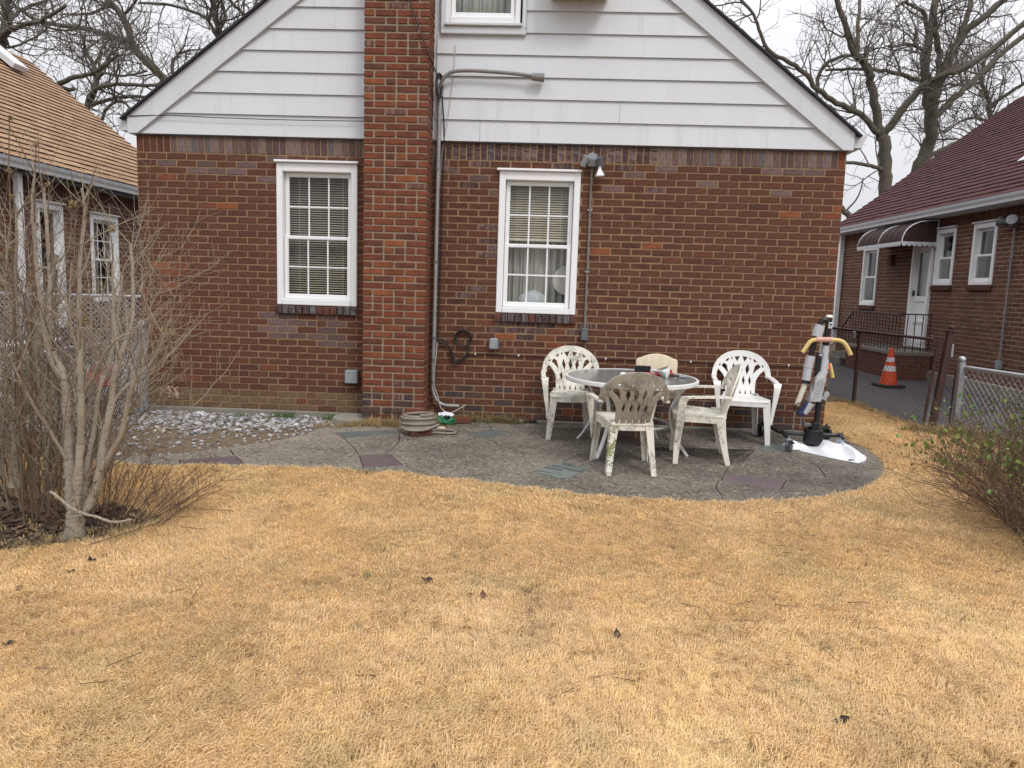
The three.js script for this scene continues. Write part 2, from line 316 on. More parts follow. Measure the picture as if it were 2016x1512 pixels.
// ------------------------------------------------------------------ the ground
structure('ground', groundSheet([[-60, -70], [70, -70], [70, 30], [-60, 30]], -0.14).geometry(), M.ground, 'earth under the yard and the street beyond');
structure('lawn', groundSheet([[-0.4, 1.2], [1.19, 2.02], [1.865, 1.94], [2.41, 1.9], [2.97, 1.91], [3.457, 2.0], [3.927, 2.14], [4.372, 2.25], [4.8, 2.31], [5.23, 2.32], [5.52, 2.30], [5.94, 2.19], [6.32, 2.03], [6.63, 1.83], [6.88, 1.5], [7.0, 1.27], [7.13, 0.85], [7.15, 0.38], [7.1, 0.03], [7.02, -0.2], [7.02, -9], [8.3, -9], [8.3, -0.5], [8.75, -0.45], [9.3, 3], [9.6, 11], [-4, 11], [-4, 1.2]], -0.012).geometry(), M.ground, 'soil under the dry straw lawn');
structure('driveway', groundSheet([[8.28, -16], [10.93, -16], [10.93, 6], [9.45, 6], [8.8, -0.45], [8.28, -0.5]], -0.008).geometry(), M.asphalt, 'dark asphalt driveway behind the brown chain link fence');
structure('driveway', groundSheet([[-2.75, -14], [-0.02, -14], [-0.02, 1.15], [-0.45, 1.18], [-4, 1.18], [-4, -0.2], [-2.75, -0.2]], -0.006).geometry(), M.drive, 'pale concrete driveway beside the tan roofed house');
structure('gravel_bed', groundSheet([[0.0, -0.01], [2.3, -0.01], [2.12, 0.5], [1.99, 0.88], [1.87, 1.1], [1.53, 1.44], [1.14, 1.76], [0.5, 2.0], [-0.1, 1.5]], -0.03).geometry(), M.dirt, 'bare soil strewn with white pebbles by the house wall');
structure('shrub_bed', groundSheet([[-1.5, 2.75], [0.6, 2.8], [1.2, 2.88], [1.6, 2.92], [1.95, 3.2], [1.75, 3.62], [1.35, 3.86], [0.6, 3.9], [-1.5, 4.2]], 0.0).geometry(), M.mulch, 'dark leaf mulch under the bare shrubs');
structure('shrub_bed', groundSheet([[7.3, 2.3], [7.9, 1.6], [9.2, 1.4], [9.6, 4.2], [7.7, 3.9], [7.15, 3.1]], 0.0).geometry(), M.mulch, 'dark soil under the budding bush');
structure('street', groundSheet([[-60, -26], [70, -26], [70, -18.5], [-60, -18.5]], -0.1).geometry(), M.asphalt, 'street in front of the houses');

// patio: exposed aggregate with narrow joints and slate tiles let in
const SLATES = [
  ['slatePurple', [[1.30, 1.90], [1.687, 1.70], [1.85, 1.93], [1.36, 1.985]]],
  ['slateGreen', [[2.237, 0.75], [2.714, 0.578], [2.842, 0.684], [2.4, 0.966]]],
  ['slatePurple', [[2.647, 1.521], [2.892, 1.431], [3.075, 1.78], [2.774, 1.89]]],
  ['slateGreen', [[3.445, 0.619], [3.663, 0.362], [3.895, 0.431], [3.655, 0.768]]],
  ['slateStreak', [[4.098, 1.788], [4.333, 1.462], [4.567, 1.642], [4.342, 1.988]]],
  ['slatePurple', [[5.632, 1.626], [6.109, 1.711], [5.974, 1.997], [5.563, 1.806]]],
  ['slateGreen', [[6.302, 0.453], [6.56, 0.472], [6.353, 0.829], [6.119, 0.757]]],
  ['slatePurple', [[4.90, 0.353], [5.223, 0.657], [5.069, 0.838], [4.78, 0.55]]],
];
const JOINTS = [
  [[1.55, 1.50], [1.62, 1.62], [1.665, 1.688]], [[1.15, 1.86], [1.22, 1.89], [1.285, 1.90]],
  [[2.24, 0.78], [2.42, 1.05], [2.55, 1.3], [2.64, 1.50]], [[2.83, 0.71], [2.88, 1.0], [2.88, 1.2], [2.86, 1.42]], [[3.085, 1.79], [3.2, 1.9], [3.26, 1.97]],
  [[3.90, 0.44], [4.3, 0.5], [4.65, 0.5], [4.83, 0.44]], [[3.67, 0.79], [3.9, 1.1], [4.14, 1.32], [4.3, 1.45]], [[3.67, 0.34], [3.64, 0.2], [3.62, 0.12]],
  [[4.345, 1.45], [4.5, 1.2], [4.66, 1.0], [4.79, 0.86]], [[4.355, 1.995], [4.42, 2.1], [4.5, 2.22]], [[4.575, 1.635], [4.78, 1.42], [4.93, 1.16], [5.05, 0.86]],
  [[5.24, 0.67], [5.5, 1.0], [5.75, 1.2], [5.86, 1.3]], [[5.56, 1.79], [5.3, 1.62], [5.05, 1.66], [4.72, 1.72]], [[5.55, 1.825], [5.49, 2.0], [5.48, 2.26]],
  [[5.64, 1.61], [5.82, 1.2], [6.0, 0.92], [6.11, 0.77]], [[6.12, 1.715], [6.3, 1.84], [6.42, 1.9]], [[6.36, 0.84], [6.5, 1.15], [6.45, 1.6]], [[5.24, 0.64], [5.6, 0.42], [6.0, 0.33], [6.27, 0.40]], [[2.55, 0.46], [2.6, 0.53]],
];
function ribbon(pts, w) { const L = [], R = []; pts.forEach((p, i) => { const a = pts[Math.max(0, i - 1)], b = pts[Math.min(pts.length - 1, i + 1)], d = Math.hypot(b[0] - a[0], b[1] - a[1]), nx = -(b[1] - a[1]) / d * w / 2, ny = (b[0] - a[0]) / d * w / 2; L.push([p[0] + nx, p[1] + ny]); R.push([p[0] - nx, p[1] - ny]); }); return L.concat(R.reverse()); }
{
  const front = spline([[0.55, 1.98, 0], [1.19, 2.078, 0], [1.865, 1.987, 0], [2.41, 1.946, 0], [2.97, 1.96, 0], [3.457, 2.053, 0], [3.927, 2.192, 0], [4.372, 2.301, 0], [4.8, 2.357, 0], [5.23, 2.366, 0], [5.52, 2.349, 0], [5.94, 2.244, 0], [6.325, 2.083, 0], [6.63, 1.876, 0], [6.913, 1.535, 0], [7.048, 1.29, 0], [7.185, 0.855, 0], [7.198, 0.382, 0], [7.15, 0.02, 0]], 60).map(q => [q[0], q[1]]);
  const s = polygon([[2.34, 0.36], [2.06, 0.5], [1.984, 0.878], [1.871, 1.097], [1.533, 1.432], [1.141, 1.75], ...front, [7.1, 0.02], [5.2, 0.015], [3.55, 0.03], [3.3, 0.16], [2.9, 0.33]].map(([x, z]) => [x, -z]));
  const hole = l => { const h = new THREE.Path(); l.forEach(([x, z], i) => i ? h.lineTo(x, -z) : h.moveTo(x, -z)); h.closePath(); s.holes.push(h); };
  SLATES.forEach(([, l]) => hole(l));
  JOINTS.forEach(l => { const c = spline(l.map(q => [q[0], q[1], 0]), 8).map(q => [q[0] + rr(-.003, .003), q[1] + rr(-.003, .003)]); hole(ribbon(c, 0.011)); });
  const g = new THREE.ExtrudeGeometry(s, { depth: 0.05, bevelEnabled: false, curveSegments: 4 });
  const P = g.attributes.position;
  for (let i = 0; i < P.count; i++) { const x = P.getX(i), z = -P.getY(i), y = P.getZ(i); P.setXYZ(i, x, slope(z) - 0.05 + y, z); }
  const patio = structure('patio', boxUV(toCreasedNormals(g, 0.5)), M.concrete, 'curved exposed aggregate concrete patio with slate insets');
  SLATES.forEach(([m, l]) => {
    const cx = l.reduce((a, q) => a + q[0], 0) / 4, cz = l.reduce((a, q) => a + q[1], 0) / 4, k = l.map(([x, z]) => { const d = Math.hypot(x - cx, z - cz); return [cx + (x - cx) * (d - 0.013) / d, cz + (z - cz) * (d - 0.013) / d]; });
    const t = new THREE.ExtrudeGeometry(polygon(k.map(([x, z]) => [x, -z])), { depth: 0.03, bevelEnabled: true, bevelSize: 0.002, bevelThickness: 0.002, bevelSegments: 1 }), Q = t.attributes.position;
    const lift = rr(0.001, 0.004);
    for (let i = 0; i < Q.count; i++) { const x = Q.getX(i), z = -Q.getY(i), y = Q.getZ(i); Q.setXYZ(i, x, slope(z) - 0.034 + y + lift, z); }
    t.computeVertexNormals();
    mesh('slate_tile', boxUV(t), M[m], patio);
  });
  structure('patio_bedding', groundSheet([[1.2, 1.78], [2.0, 0.9], [2.1, 0.5], [3.5, 0.05], [7.1, 0.03], [7.12, 0.8], [6.9, 1.4], [6.5, 1.85], [5.9, 2.18], [5.2, 2.3], [4.4, 2.24], [3.5, 2.0], [2.5, 1.9], [1.4, 1.98]], -0.017).geometry(), M.mulch, 'dark filling in the patio joints');
}

// ------------------------------------------------------------------ brickwork
const COURSE = 0.0677, PITCH = 0.2032, JOINT = 0.0125;
const EYE = camera.position.clone();
function brickGeometry(w, h, d, r) {                               // front face at z = 0, worn edges
  const c = 0.0035, j = () => rr(-0.0022, 0.0022, r), x = w / 2, y = h / 2, B = [[-x, -y, -d], [x, -y, -d], [x, y, -d], [-x, y, -d]], E = [[-x + j(), -y + j(), -c], [x + j(), -y + j(), -c], [x + j(), y + j(), -c], [-x + j(), y + j(), -c]];
  const F = [[-x + c, -y + c], [x - c, -y + c], [x - c, y - c], [-x + c, y - c]].map(q => [q[0] + j() * 1.2, q[1] + j() * 1.2, rr(-0.001, 0.001, r)]), out = [];
  for (let k = 0; k < 4; k++) { const l = (k + 1) % 4; out.push(B[k], B[l], E[l], B[k], E[l], E[k], E[k], E[l], F[l], E[k], F[l], F[k]); }
  out.push(F[0], F[1], F[2], F[0], F[2], F[3]);
  const g = new THREE.BufferGeometry(); g.setAttribute('position', new THREE.BufferAttribute(new Float32Array(out.flat()), 3)); g.computeVertexNormals();
  const u0 = r(), v0 = r(), gg = boxUV(g), U = gg.attributes.uv; for (let i = 0; i < U.count; i++) U.setXY(i, U.getX(i) + u0, U.getY(i) + v0);
  return gg;
}
const BR = mulberry(77);
const STRETCHER = Array.from({ length: 10 }, () => brickGeometry(PITCH - JOINT, COURSE - JOINT, 0.014, BR));
const UNIT = STRETCHER[0];
function palette(prefix, l) { return l.map(([c, w, tx], i) => ({ m: brickMat(prefix + i, c, tx), c, w })); }
const PAL = {
  main: palette('brickMain', [[[0.122, 0.0434, 0.0233], 9], [[0.128, 0.0464, 0.0254], 7], [[0.1148, 0.0416, 0.0233], 6], [[0.1076, 0.0404, 0.0245], 3], [[0.1316, 0.0506, 0.0284], 3], [[0.1238, 0.0488, 0.0266], 4], [[0.0908, 0.0362, 0.023], 0.6], [[0.1418, 0.05, 0.026], 1.5]]),
  orange: palette('brickOrange', [[[0.25, 0.075, 0.028], 1], [[0.2, 0.058, 0.025], 1], [[0.17, 0.056, 0.028], 1.5]]),
  pale: palette('brickPale', [[[0.17, 0.105, 0.10], 1, T.bloom], [[0.14, 0.085, 0.078], 1, T.bloom], [[0.115, 0.07, 0.062], 1, T.bloom]]),
  soldier: palette('brickSoldier', [[[0.15, 0.09, 0.082], 3, T.bloom], [[0.20, 0.14, 0.13], 2, T.bloom], [[0.11, 0.065, 0.06], 2, T.bloom], [[0.13, 0.11, 0.11], 1, T.bloom]]),
  tan: palette('brickTan', [[[0.17, 0.105, 0.055], 2], [[0.145, 0.08, 0.043], 1]]),
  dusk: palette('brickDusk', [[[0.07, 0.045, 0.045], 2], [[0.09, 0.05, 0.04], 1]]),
  chimney: palette('brickChimney', [[[0.1864, 0.053, 0.0236], 5], [[0.1689, 0.0481, 0.0229], 5], [[0.2109, 0.0628, 0.0257], 3], [[0.2564, 0.0803, 0.0299], 1.4], [[0.1444, 0.0467, 0.0243], 4], [[0.1199, 0.0453, 0.0271], 1.2], [[0.2284, 0.1209, 0.0985], 0.5, T.bloom]]),
  side: palette('brickSide', [[[0.1389, 0.0487, 0.0255], 4], [[0.1529, 0.0571, 0.0304], 4], [[0.1739, 0.0725, 0.0388], 2], [[0.1144, 0.0431, 0.0255], 2]]),
};
PAL.main.forEach(e => { e.c = e.c.map(v => v * 0.95); e.m.color.setRGB(...e.c); });
const SILLBRICK = palette('brickSill', [[[0.17, 0.16, 0.165], 2, T.bloom], [[0.12, 0.085, 0.08], 1, T.bloom], [[0.15, 0.06, 0.045], 1]]);
function from(list, r) { let t = 0; for (const e of list) t += e.w; let k = r() * t; for (const e of list) if ((k -= e.w) <= 0) return e; return list[0]; }
function courses({ top, rows, u0, u1, halfFirst = true, holes = [], r, ragged = 0 }) {   // the stretchers of a wall: { u, y, w, h }
  const out = [];
  for (let k = 0; k < rows; k++) {
    const yc = top - (k + 0.5) * COURSE, first = (k % 2 === 0) === halfFirst ? -PITCH / 2 : 0;
    for (let u = u0 + first; u < u1; u += PITCH) {
      let pieces = [[Math.max(u + JOINT / 2, u0), Math.min(u + PITCH - JOINT / 2, u1)]];
      if (r() < ragged) { const m = rr(u + 0.07, u + 0.13, r); pieces = [[Math.max(u + JOINT / 2, u0), m - JOINT / 2], [m + JOINT / 2, Math.min(u + PITCH - JOINT / 2, u1)]]; }
      for (const h of holes) if (yc > h[1] && yc < h[3]) pieces = pieces.flatMap(([a, b]) => a >= h[0] && b <= h[2] ? [] : a < h[0] && b > h[2] ? [[a, h[0] - 0.003], [h[2] + 0.003, b]] : b > h[0] && a < h[0] ? [[a, h[0] - 0.003]] : a < h[2] && b > h[2] ? [[h[2] + 0.003, b]] : [[a, b]]);
      for (const [a, b] of pieces) if (b - a > 0.02) out.push({ u: (a + b) / 2, y: yc + rr(-.0012, .0012, r), w: b - a, h: COURSE - JOINT + rr(-.002, .002, r), row: k });
    }
  }
  return out;
}
// the bricks that show largest become meshes of their own, the rest one instanced part of the same wall
function layBricks(wall, list, single, r, seen = () => true) {
  wall.updateWorldMatrix(true, false);
  for (const b of list) { const p = V(b.u, b.y, b.z || 0).applyMatrix4(wall.matrixWorld), n = V(0, 0, 1).transformDirection(wall.matrixWorld), d = EYE.clone().sub(p), L = d.length(); b.size = seen(b, p) ? b.w * b.h * Math.max(0.02, d.dot(n) / L) / (L * L) : 0; }
  const order = [...list].sort((a, b) => b.size - a.size), own = new Set(order.slice(0, single).filter(b => b.size > 0));
  const rest = list.filter(b => !own.has(b)), im = rest.length ? new THREE.InstancedMesh(UNIT, M.brickTint, rest.length) : null, m4 = new THREE.Matrix4(), col = new THREE.Color(), q = new THREE.Quaternion();
  let k = 0;
  for (const b of list) {
    const e = b.tone, z = (b.z || 0) + rr(-0.0025, 0.0012, r), sx = b.w / (PITCH - JOINT), sy = b.h / (COURSE - JOINT), up = b.up;
    q.setFromEuler(new THREE.Euler(rr(-.004, .004, r), rr(-.006, .006, r), (up ? Math.PI / 2 : 0) + rr(-.006, .006, r)));
    const sc = up ? V(b.h / (PITCH - JOINT), b.w / (COURSE - JOINT), 1) : V(sx, sy, 1);
    if (own.has(b)) { const o = mesh('brick', pick(STRETCHER, r), e.m, wall); o.position.set(b.u, b.y, z); o.quaternion.copy(q); o.scale.copy(sc); }
    else { im.setMatrixAt(k, m4.compose(V(b.u, b.y, z), q, sc)); im.setColorAt(k++, col.setRGB(...e.c)); }
  }
  if (im) { im.name = numbered('brick_courses'); im.userData.kind = 'stuff'; im.castShadow = im.receiveShadow = true; wall.add(im); }
}
brickMat('brickTint', [1, 1, 1]);
function wallSheet(u0, u1, y0, y1, holes, depth = 0.22) {          // the mortar body behind the bricks, front 7 mm behind their faces
  const s = polygon([[u0, y0], [u1, y0], [u1, y1], [u0, y1]]); holes.forEach(h => s.holes.push(rectPath(h[0], h[1], h[2], h[3])));
  const g = extrude(s, depth); g.translate(0, 0, -depth - 0.0045); return g;
}

// ------------------------------------------------------------------ windows: a part of a house, in its own frame (x along the wall, y up, z out)
function sashWindow(house, pos, turn, W, H, o = {}) {
  const w = new THREE.Group(); w.name = numbered('window'); house.add(w); w.position.set(...pos); w.rotation.y = turn;
  const side = 0.062 * (o.k || 1), top = 0.085 * (o.k || 1), bot = 0.06, R = 0.075, f = new MB();
  // outer casing set into the wall
  f.box(side / 2, H / 2, -0.035, side, H, 0.11); f.box(W - side / 2, H / 2, -0.035, side, H, 0.11);
  f.box(W / 2, H - top / 2, -0.035, W - 2 * side, top, 0.11); f.box(W / 2, bot / 2, -0.028, W - 2 * side, bot, 0.125);
  f.build('frame', M.vinyl, w);
  if (o.cap !== false) box(W / 2 + (o.capShift || 0), H + 0.012, 0.018, W + 0.03, 0.022, 0.075).build('drip_cap', M.vinyl, w);
  const x0 = side + 0.004, x1 = W - side - 0.004, y0 = bot + 0.002, y1 = H - top - 0.002, ym = y0 + (y1 - y0) * 0.49;
  const sash = (a, b, c, d, z, rails) => {
    const s = new MB(), st = 0.042, [t, bt] = rails;
    s.box(a + st / 2, (c + d) / 2, z, st, d - c, 0.03); s.box(b - st / 2, (c + d) / 2, z, st, d - c, 0.03);
    s.box((a + b) / 2, d - t / 2, z, b - a - 2 * st, t, 0.03); s.box((a + b) / 2, c + bt / 2, z, b - a - 2 * st, bt, 0.03);
    s.build('sash', M.vinyl, w);
    const gx0 = a + st, gx1 = b - st, gy0 = c + bt, gy1 = d - t, g = new THREE.PlaneGeometry(gx1 - gx0, gy1 - gy0); g.translate((gx0 + gx1) / 2, (gy0 + gy1) / 2, z - 0.002);
    mesh('pane', boxUV(g), M.pane, w);
    if (o.grid) {
      const m = new MB(); for (const t of [1 / 3, 2 / 3]) m.box(gx0 + (gx1 - gx0) * t, (gy0 + gy1) / 2, z + 0.002, 0.015, gy1 - gy0, 0.006, [0, 0, 0], 0.001);
      m.box((gx0 + gx1) / 2, gy0 + (gy1 - gy0) * 0.5, z + 0.0035, gx1 - gx0, 0.015, 0.006, [0, 0, 0], 0.001); m.build('muntin', M.vinyl, w);
    }
    return [gx0, gx1, gy0, gy1];
  };
  const up = sash(x0, x1, ym - 0.02, y1, -0.062, [0.042, 0.036]), lo = sash(x0, x1, y0, ym + 0.018, -0.028, [0.036, 0.05]);
  const slats = (a, b, c, d, z, open) => { const m = new MB(); for (let y = c; y < d; y += 0.0235) m.box((a + b) / 2, y, z, b - a, 0.0022, 0.024, [open, 0, 0], 0.0004); for (const t of [0.17, 0.83]) m.box(a + (b - a) * t, (c + d) / 2, z + 0.013, 0.004, d - c, 0.002, [0, 0, 0], 0.0004); m.build('blind', M.blind, w).userData.kind = 'stuff'; };
  if (o.inside === 'blind') slats(x0, x1, y0, y1, -0.15, 0.38);
  if (o.inside === 'split') {
    slats(x0, x1, ym + 0.08, y1, -0.15, 0.75); box((x0 + x1) / 2, ym + 0.065, -0.15, x1 - x0, 0.022, 0.026).build('blind_rail', M.blind, w);
    const fan = new THREE.CylinderGeometry(0.15, 0.15, 0.08, 28); fan.rotateX(Math.PI / 2); fan.translate(x1 - 0.02, y0 + 0.28, -0.21); mesh('room_fan', boxUV(fan), M.curtain, w);
    const bag = new THREE.SphereGeometry(0.12, 18, 14), P = bag.attributes.position; for (let i = 0; i < P.count; i++) { const k = 1 + 0.5 * (fbm(P.getX(i) * 9 + 5, P.getY(i) * 9 + P.getZ(i) * 7 + 5, 99, 3, 3) - 0.5); P.setXYZ(i, P.getX(i) * k * 1.1, P.getY(i) * k * 0.8, P.getZ(i) * k * 0.6); } bag.computeVertexNormals(); bag.translate((x0 + x1) / 2 - 0.03, y0 + 0.07, -0.17); mesh('crumpled_bag', boxUV(bag), M.foamWhite, w);
  }
  if (o.inside === 'split' || o.inside === 'curtain') {
    const pts = [], n = 160, a = x0 - 0.02, b = x1 + 0.02, ph = rr(0, 9); for (let i = 0; i <= n; i++) { const t = i / n, x = a + (b - a) * t; pts.push([x, 0.02 * Math.sin(t * 52 + ph + 3 * Math.sin(t * 7)) + 0.012 * Math.sin(t * 121 + ph)]); }
    const g = new THREE.PlaneGeometry(b - a, (o.inside === 'split' ? ym : y1) + 0.2 - y0, n, 1), P = g.attributes.position; for (let i = 0; i < P.count; i++) P.setXYZ(i, pts[i % (n + 1)][0], P.getY(i) + ((o.inside === 'split' ? ym : y1) + 0.2 + y0) / 2 - 0.1, pts[i % (n + 1)][1] - 0.31); g.computeVertexNormals();
    mesh('curtain', boxUV(g), M.curtain, w);
  }
  // the dark room behind
  const rm = new MB(), d = 0.8; rm.box(W / 2, H / 2, -0.24 - d, W + 0.6, H + 0.6, 0.02); for (const s of [-1, 1]) { rm.box(W / 2 + s * (W / 2 + 0.3), H / 2, -0.24 - d / 2, 0.02, H + 0.6, d); rm.box(W / 2, H / 2 + s * (H / 2 + 0.3), -0.24 - d / 2, W + 0.6, 0.02, d); }
  rm.build('room', M.room, w);
  return w;
}

// ------------------------------------------------------------------ the brick house
const house = thing('brick_house', 'dark red brick house with a white sided gable and tall chimney behind the patio', 'house');
{
  const r = mulberry(31), W1 = [1.425, 1.125, 2.242, 2.53], W2 = [3.655, 1.117, 4.453, 2.505], S1 = [1.41, 1.035, 2.25, 1.125], S2 = [3.64, 1.027, 4.47, 1.117];
  const wall = mesh('wall', wallSheet(0, 6.996, -0.2, 2.8, [W1, W2]), M.mortar, house);
  const tone = (u, y) => {
    const n = free(u * 1.3, y * 1.3, 9), k = r(); if (u > 1.38 && u < 1.62 && y > 0.78 && y < 1.04) return from(PAL.pale, r);
    if (u < 2.4 && y < 0.22 + 0.06 * n && k < 0.9) return from(PAL.tan, r);
    if (u < 2.4 && y < 0.36 && k < 0.25) return from(PAL.tan, r);
    if (u > 1.3 && u < 2.2 && y > 0.72 && y < 1.04 && k < 0.42) return from(PAL.pale, r);
    if (u > 3.5 && u < 4.65 && y > 0.82 && y < 1.03 && k < 0.75) return k < 0.16 ? from(PAL.orange, r) : from(PAL.pale, r);
    if (y > 2.36 && u > 0.3 && k < 0.36 - (2.6 - y)) return from(PAL.pale, r);
    if (u > 3.05 && u < 3.7 && y > 1.2 && k < 0.14) return from(PAL.pale, r);
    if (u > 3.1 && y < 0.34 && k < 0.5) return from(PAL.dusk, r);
    if (u > 6.85 && k < 0.5) return from(PAL.orange, r);
    if (k > 0.99) return from(PAL.orange, r);
    if (u < 0.6 && k > 0.92) return from(PAL.orange, r);
    return from(PAL.main, r);
  };
  let list = courses({ top: 2.6, rows: 39, u0: 0, u1: 6.996, holes: [W1, W2, S1, S2, [2.4, -1, 2.965, 9]], r, ragged: 0.025 });
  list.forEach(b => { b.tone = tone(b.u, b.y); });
  for (let u = 0.034; u < 6.98; u += 0.0692) if (u < 2.4 || u > 2.95) list.push({ u, y: 2.7, w: 0.0692 - JOINT * 0.9, h: 0.186, up: true, tone: u > 6.9 ? from(PAL.orange, r) : u < 0.35 ? from(PAL.main, r) : from(PAL.soldier, r) });
  layBricks(wall, list, 300, r);
  for (const [x0, y0, x1, y1] of [S1, S2]) {                       // brick sills on edge
    const n = Math.round((x1 - x0) / 0.0675);
    for (let i = 0; i < n; i++) { const w = (x1 - x0) / n, o = mesh('sill_brick', chamferUV(w - 0.008, y1 - y0 - 0.01, 0.1, 0.005), from(SILLBRICK, r).m, house); o.position.set(x0 + (i + 0.5) * w, (y0 + y1) / 2 + rr(-.002, .002, r), -0.012 + rr(-.004, .004, r)); o.rotation.x = 0.09; }
  }
  box(3.5, -0.14, -0.09, 7.0, 0.34, 0.2, [0, 0, 0], 0.01).build('foundation', M.concretePlain, house);
  for (const [x, w, d] of [[0.11, 0.2, -4.75], [6.886, 0.2, -4.75]]) box(x, 1.35, d, w, 2.9, 9.0).build('side_wall', M.brickMain0, house);
  box(3.5, 2.6, -9.3, 7, 5.2, 0.2).build('back_wall', M.brickMain1, house);
  // chimney
  const cz = 0.32, cx0 = 2.375, cx1 = 2.988, top = 2.6 + 55 * COURSE;
  const ch = box((cx0 + cx1) / 2, top / 2 - 0.1, cz / 2 - 0.1, cx1 - cx0 - 0.014, top + 0.1, cz + 0.2 - 0.014, [0, 0, 0], 0.002).build('chimney', M.greyMortar, house);
  const cb = mulberry(8), sideList = [], P3 = (cx1 - cx0 + JOINT) / 3;
  for (let k = 0; k < 94; k++) {
    const y = top - (k + 0.5) * COURSE, type = k % 7 === 5 ? 2 : k % 2, h = COURSE - JOINT + rr(-.003, .003, cb);
    if (y < -0.1) break;
    const cuts = type === 2 ? [0, .5, 1, 1.5, 2, 2.5, 3] : type === 1 ? [0, 1, 2, 3] : [0, .5, 1.5, 2.5, 3];
    if (cb() < 0.12) cuts.splice(2, 0, cuts[1] + (cuts[2] - cuts[1]) / 2);
    for (let i = 0; i < cuts.length - 1; i++) {
      const a = cx0 + cuts[i] * P3, b = cx0 + cuts[i + 1] * P3 - JOINT, corner = i === 0 || i === cuts.length - 2, dep = corner ? (b - a < 0.12 ? 0.192 : 0.093) : 0.02;
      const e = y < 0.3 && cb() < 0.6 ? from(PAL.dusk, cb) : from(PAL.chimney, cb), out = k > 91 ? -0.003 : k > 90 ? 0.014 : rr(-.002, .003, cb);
      const o = mesh('brick', chamferUV(b - a - 0.003 + rr(-.003, .003, cb), h - 0.001, dep, 0.0055), e.m, ch); o.position.set((a + b) / 2 + (corner ? (i === 0 ? -out : out) : 0), y, cz - dep / 2 + out); o.rotation.set(rr(-.006, .006, cb), rr(-.008, .008, cb), rr(-.007, .007, cb));
      if (i === cuts.length - 2) { let z = cz - dep - JOINT; while (z > 0.02) { const L = Math.min(0.192, z - 0.004); sideList.push([z - L / 2, y, L, h, from(PAL.chimney, cb), 1]); z -= L + JOINT; } }
      if (i === 0) { let z = cz - dep - JOINT; while (z > 0.02) { const L = Math.min(0.192, z - 0.004); sideList.push([z - L / 2, y, L, h, from(PAL.chimney, cb), -1]); z -= L + JOINT; } }
    }
  }
  const im = new THREE.InstancedMesh(UNIT, M.brickTint, sideList.length), m4 = new THREE.Matrix4(), col = new THREE.Color();
  sideList.forEach(([z, y, L, h, e, s], i) => { im.setMatrixAt(i, m4.compose(V(s > 0 ? cx1 + rr(-.002, .001, cb) : cx0 - rr(-.002, .001, cb), y, z), new THREE.Quaternion().setFromEuler(new THREE.Euler(0, s * Math.PI / 2, 0)), V(L / (PITCH - JOINT), h / (COURSE - JOINT), 1))); im.setColorAt(i, col.setRGB(...e.c)); });
  im.name = 'brick_courses_chimney'; im.name = numbered('brick_courses'); im.userData.kind = 'stuff'; ch.add(im);
  // siding boards, each lapped over the one below
  const k = 0.776, BH = 0.2035, y00 = 2.775;
  const board = (xa, xb, ya, yb, xa2, xb2) => {
    const zb = 0.036, zt = 0.017, zk = 0.0, f = [[xa, ya, zb], [xb, ya, zb], [xb2, yb, zt], [xa2, yb, zt]], q = [[xa, ya, zk], [xb, ya, zk], [xb2, yb, zk], [xa2, yb, zk]], out = [];
    const quad = (a, b, c, d) => out.push(a, b, c, a, c, d);
    quad(f[0], f[1], f[2], f[3]); quad(q[0], q[1], f[1], f[0]); quad(f[3], f[2], q[2], q[3]); quad(q[0], f[0], f[3], q[3]); quad(f[1], q[1], q[2], f[2]);
    const g = new THREE.BufferGeometry(); g.setAttribute('position', new THREE.BufferAttribute(new Float32Array(out.flat()), 3)); g.computeVertexNormals();
    const gg = boxUV(g), U = gg.attributes.uv, du = rr(0, 2), dv = rr(0, 2); for (let i = 0; i < U.count; i++) U.setXY(i, U.getX(i) + du, U.getY(i) * 0.6 + dv); return gg;
  };
  const inL = y => 0.03 + (y - 2.775) / k, inR = y => 6.968 - (y - 2.775) / k;
  for (let i = 0; i < 13; i++) {
    const ya = y00 + i * BH, yb = ya + BH - 0.0015; if (inL(yb) >= inR(yb)) break;
    const sx = i ? 4.8 : 3.45, right2 = [[Math.max(cx1 + 0.03, inL(ya)), sx - 0.0015, Math.max(cx1 + 0.03, inL(yb)), sx - 0.0015], [sx + 0.0015, inR(ya), sx + 0.0015, inR(yb)]];
    const split = [[inL(ya), Math.min(cx0 - 0.004, inR(ya)), inL(yb), Math.min(cx0 - 0.004, inR(yb))]], right = [[Math.max(cx1 + 0.03, inL(ya)), inR(ya), Math.max(cx1 + 0.03, inL(yb)), inR(yb)]];
    const win = yb > 3.86 && ya < 5.0;
    for (const [a, b, c, d] of [...split, ...(i < 2 && inR(yb) > sx + 0.1 && !(yb > 3.86 && ya < 5.0) ? right2 : right)]) {
      if (win && a > 2.9) { if (d > 3.875 + 0.05) mesh('siding_board', board(3.872, b, ya, yb, 3.872, d), M.siding, house); continue; }
      if (d - c > 0.03 && b > a) mesh('siding_board', board(a, b, ya, yb, c, d), M.siding, house);
    }
  }
  const gable = polygon([[0.0, 2.775], [6.996, 2.775], [3.5, 5.5]]); gable.holes.push(rectPath(3.06, 3.84, 3.84, 4.95));
  { const g = extrude(gable, 0.12); g.translate(0, 0, -0.121); mesh('gable_wall', g, M.trim, house); }
  box(3.5, 2.77, -0.03, 7.0, 0.012, 0.1).build('siding_starter', M.greyDark, house);
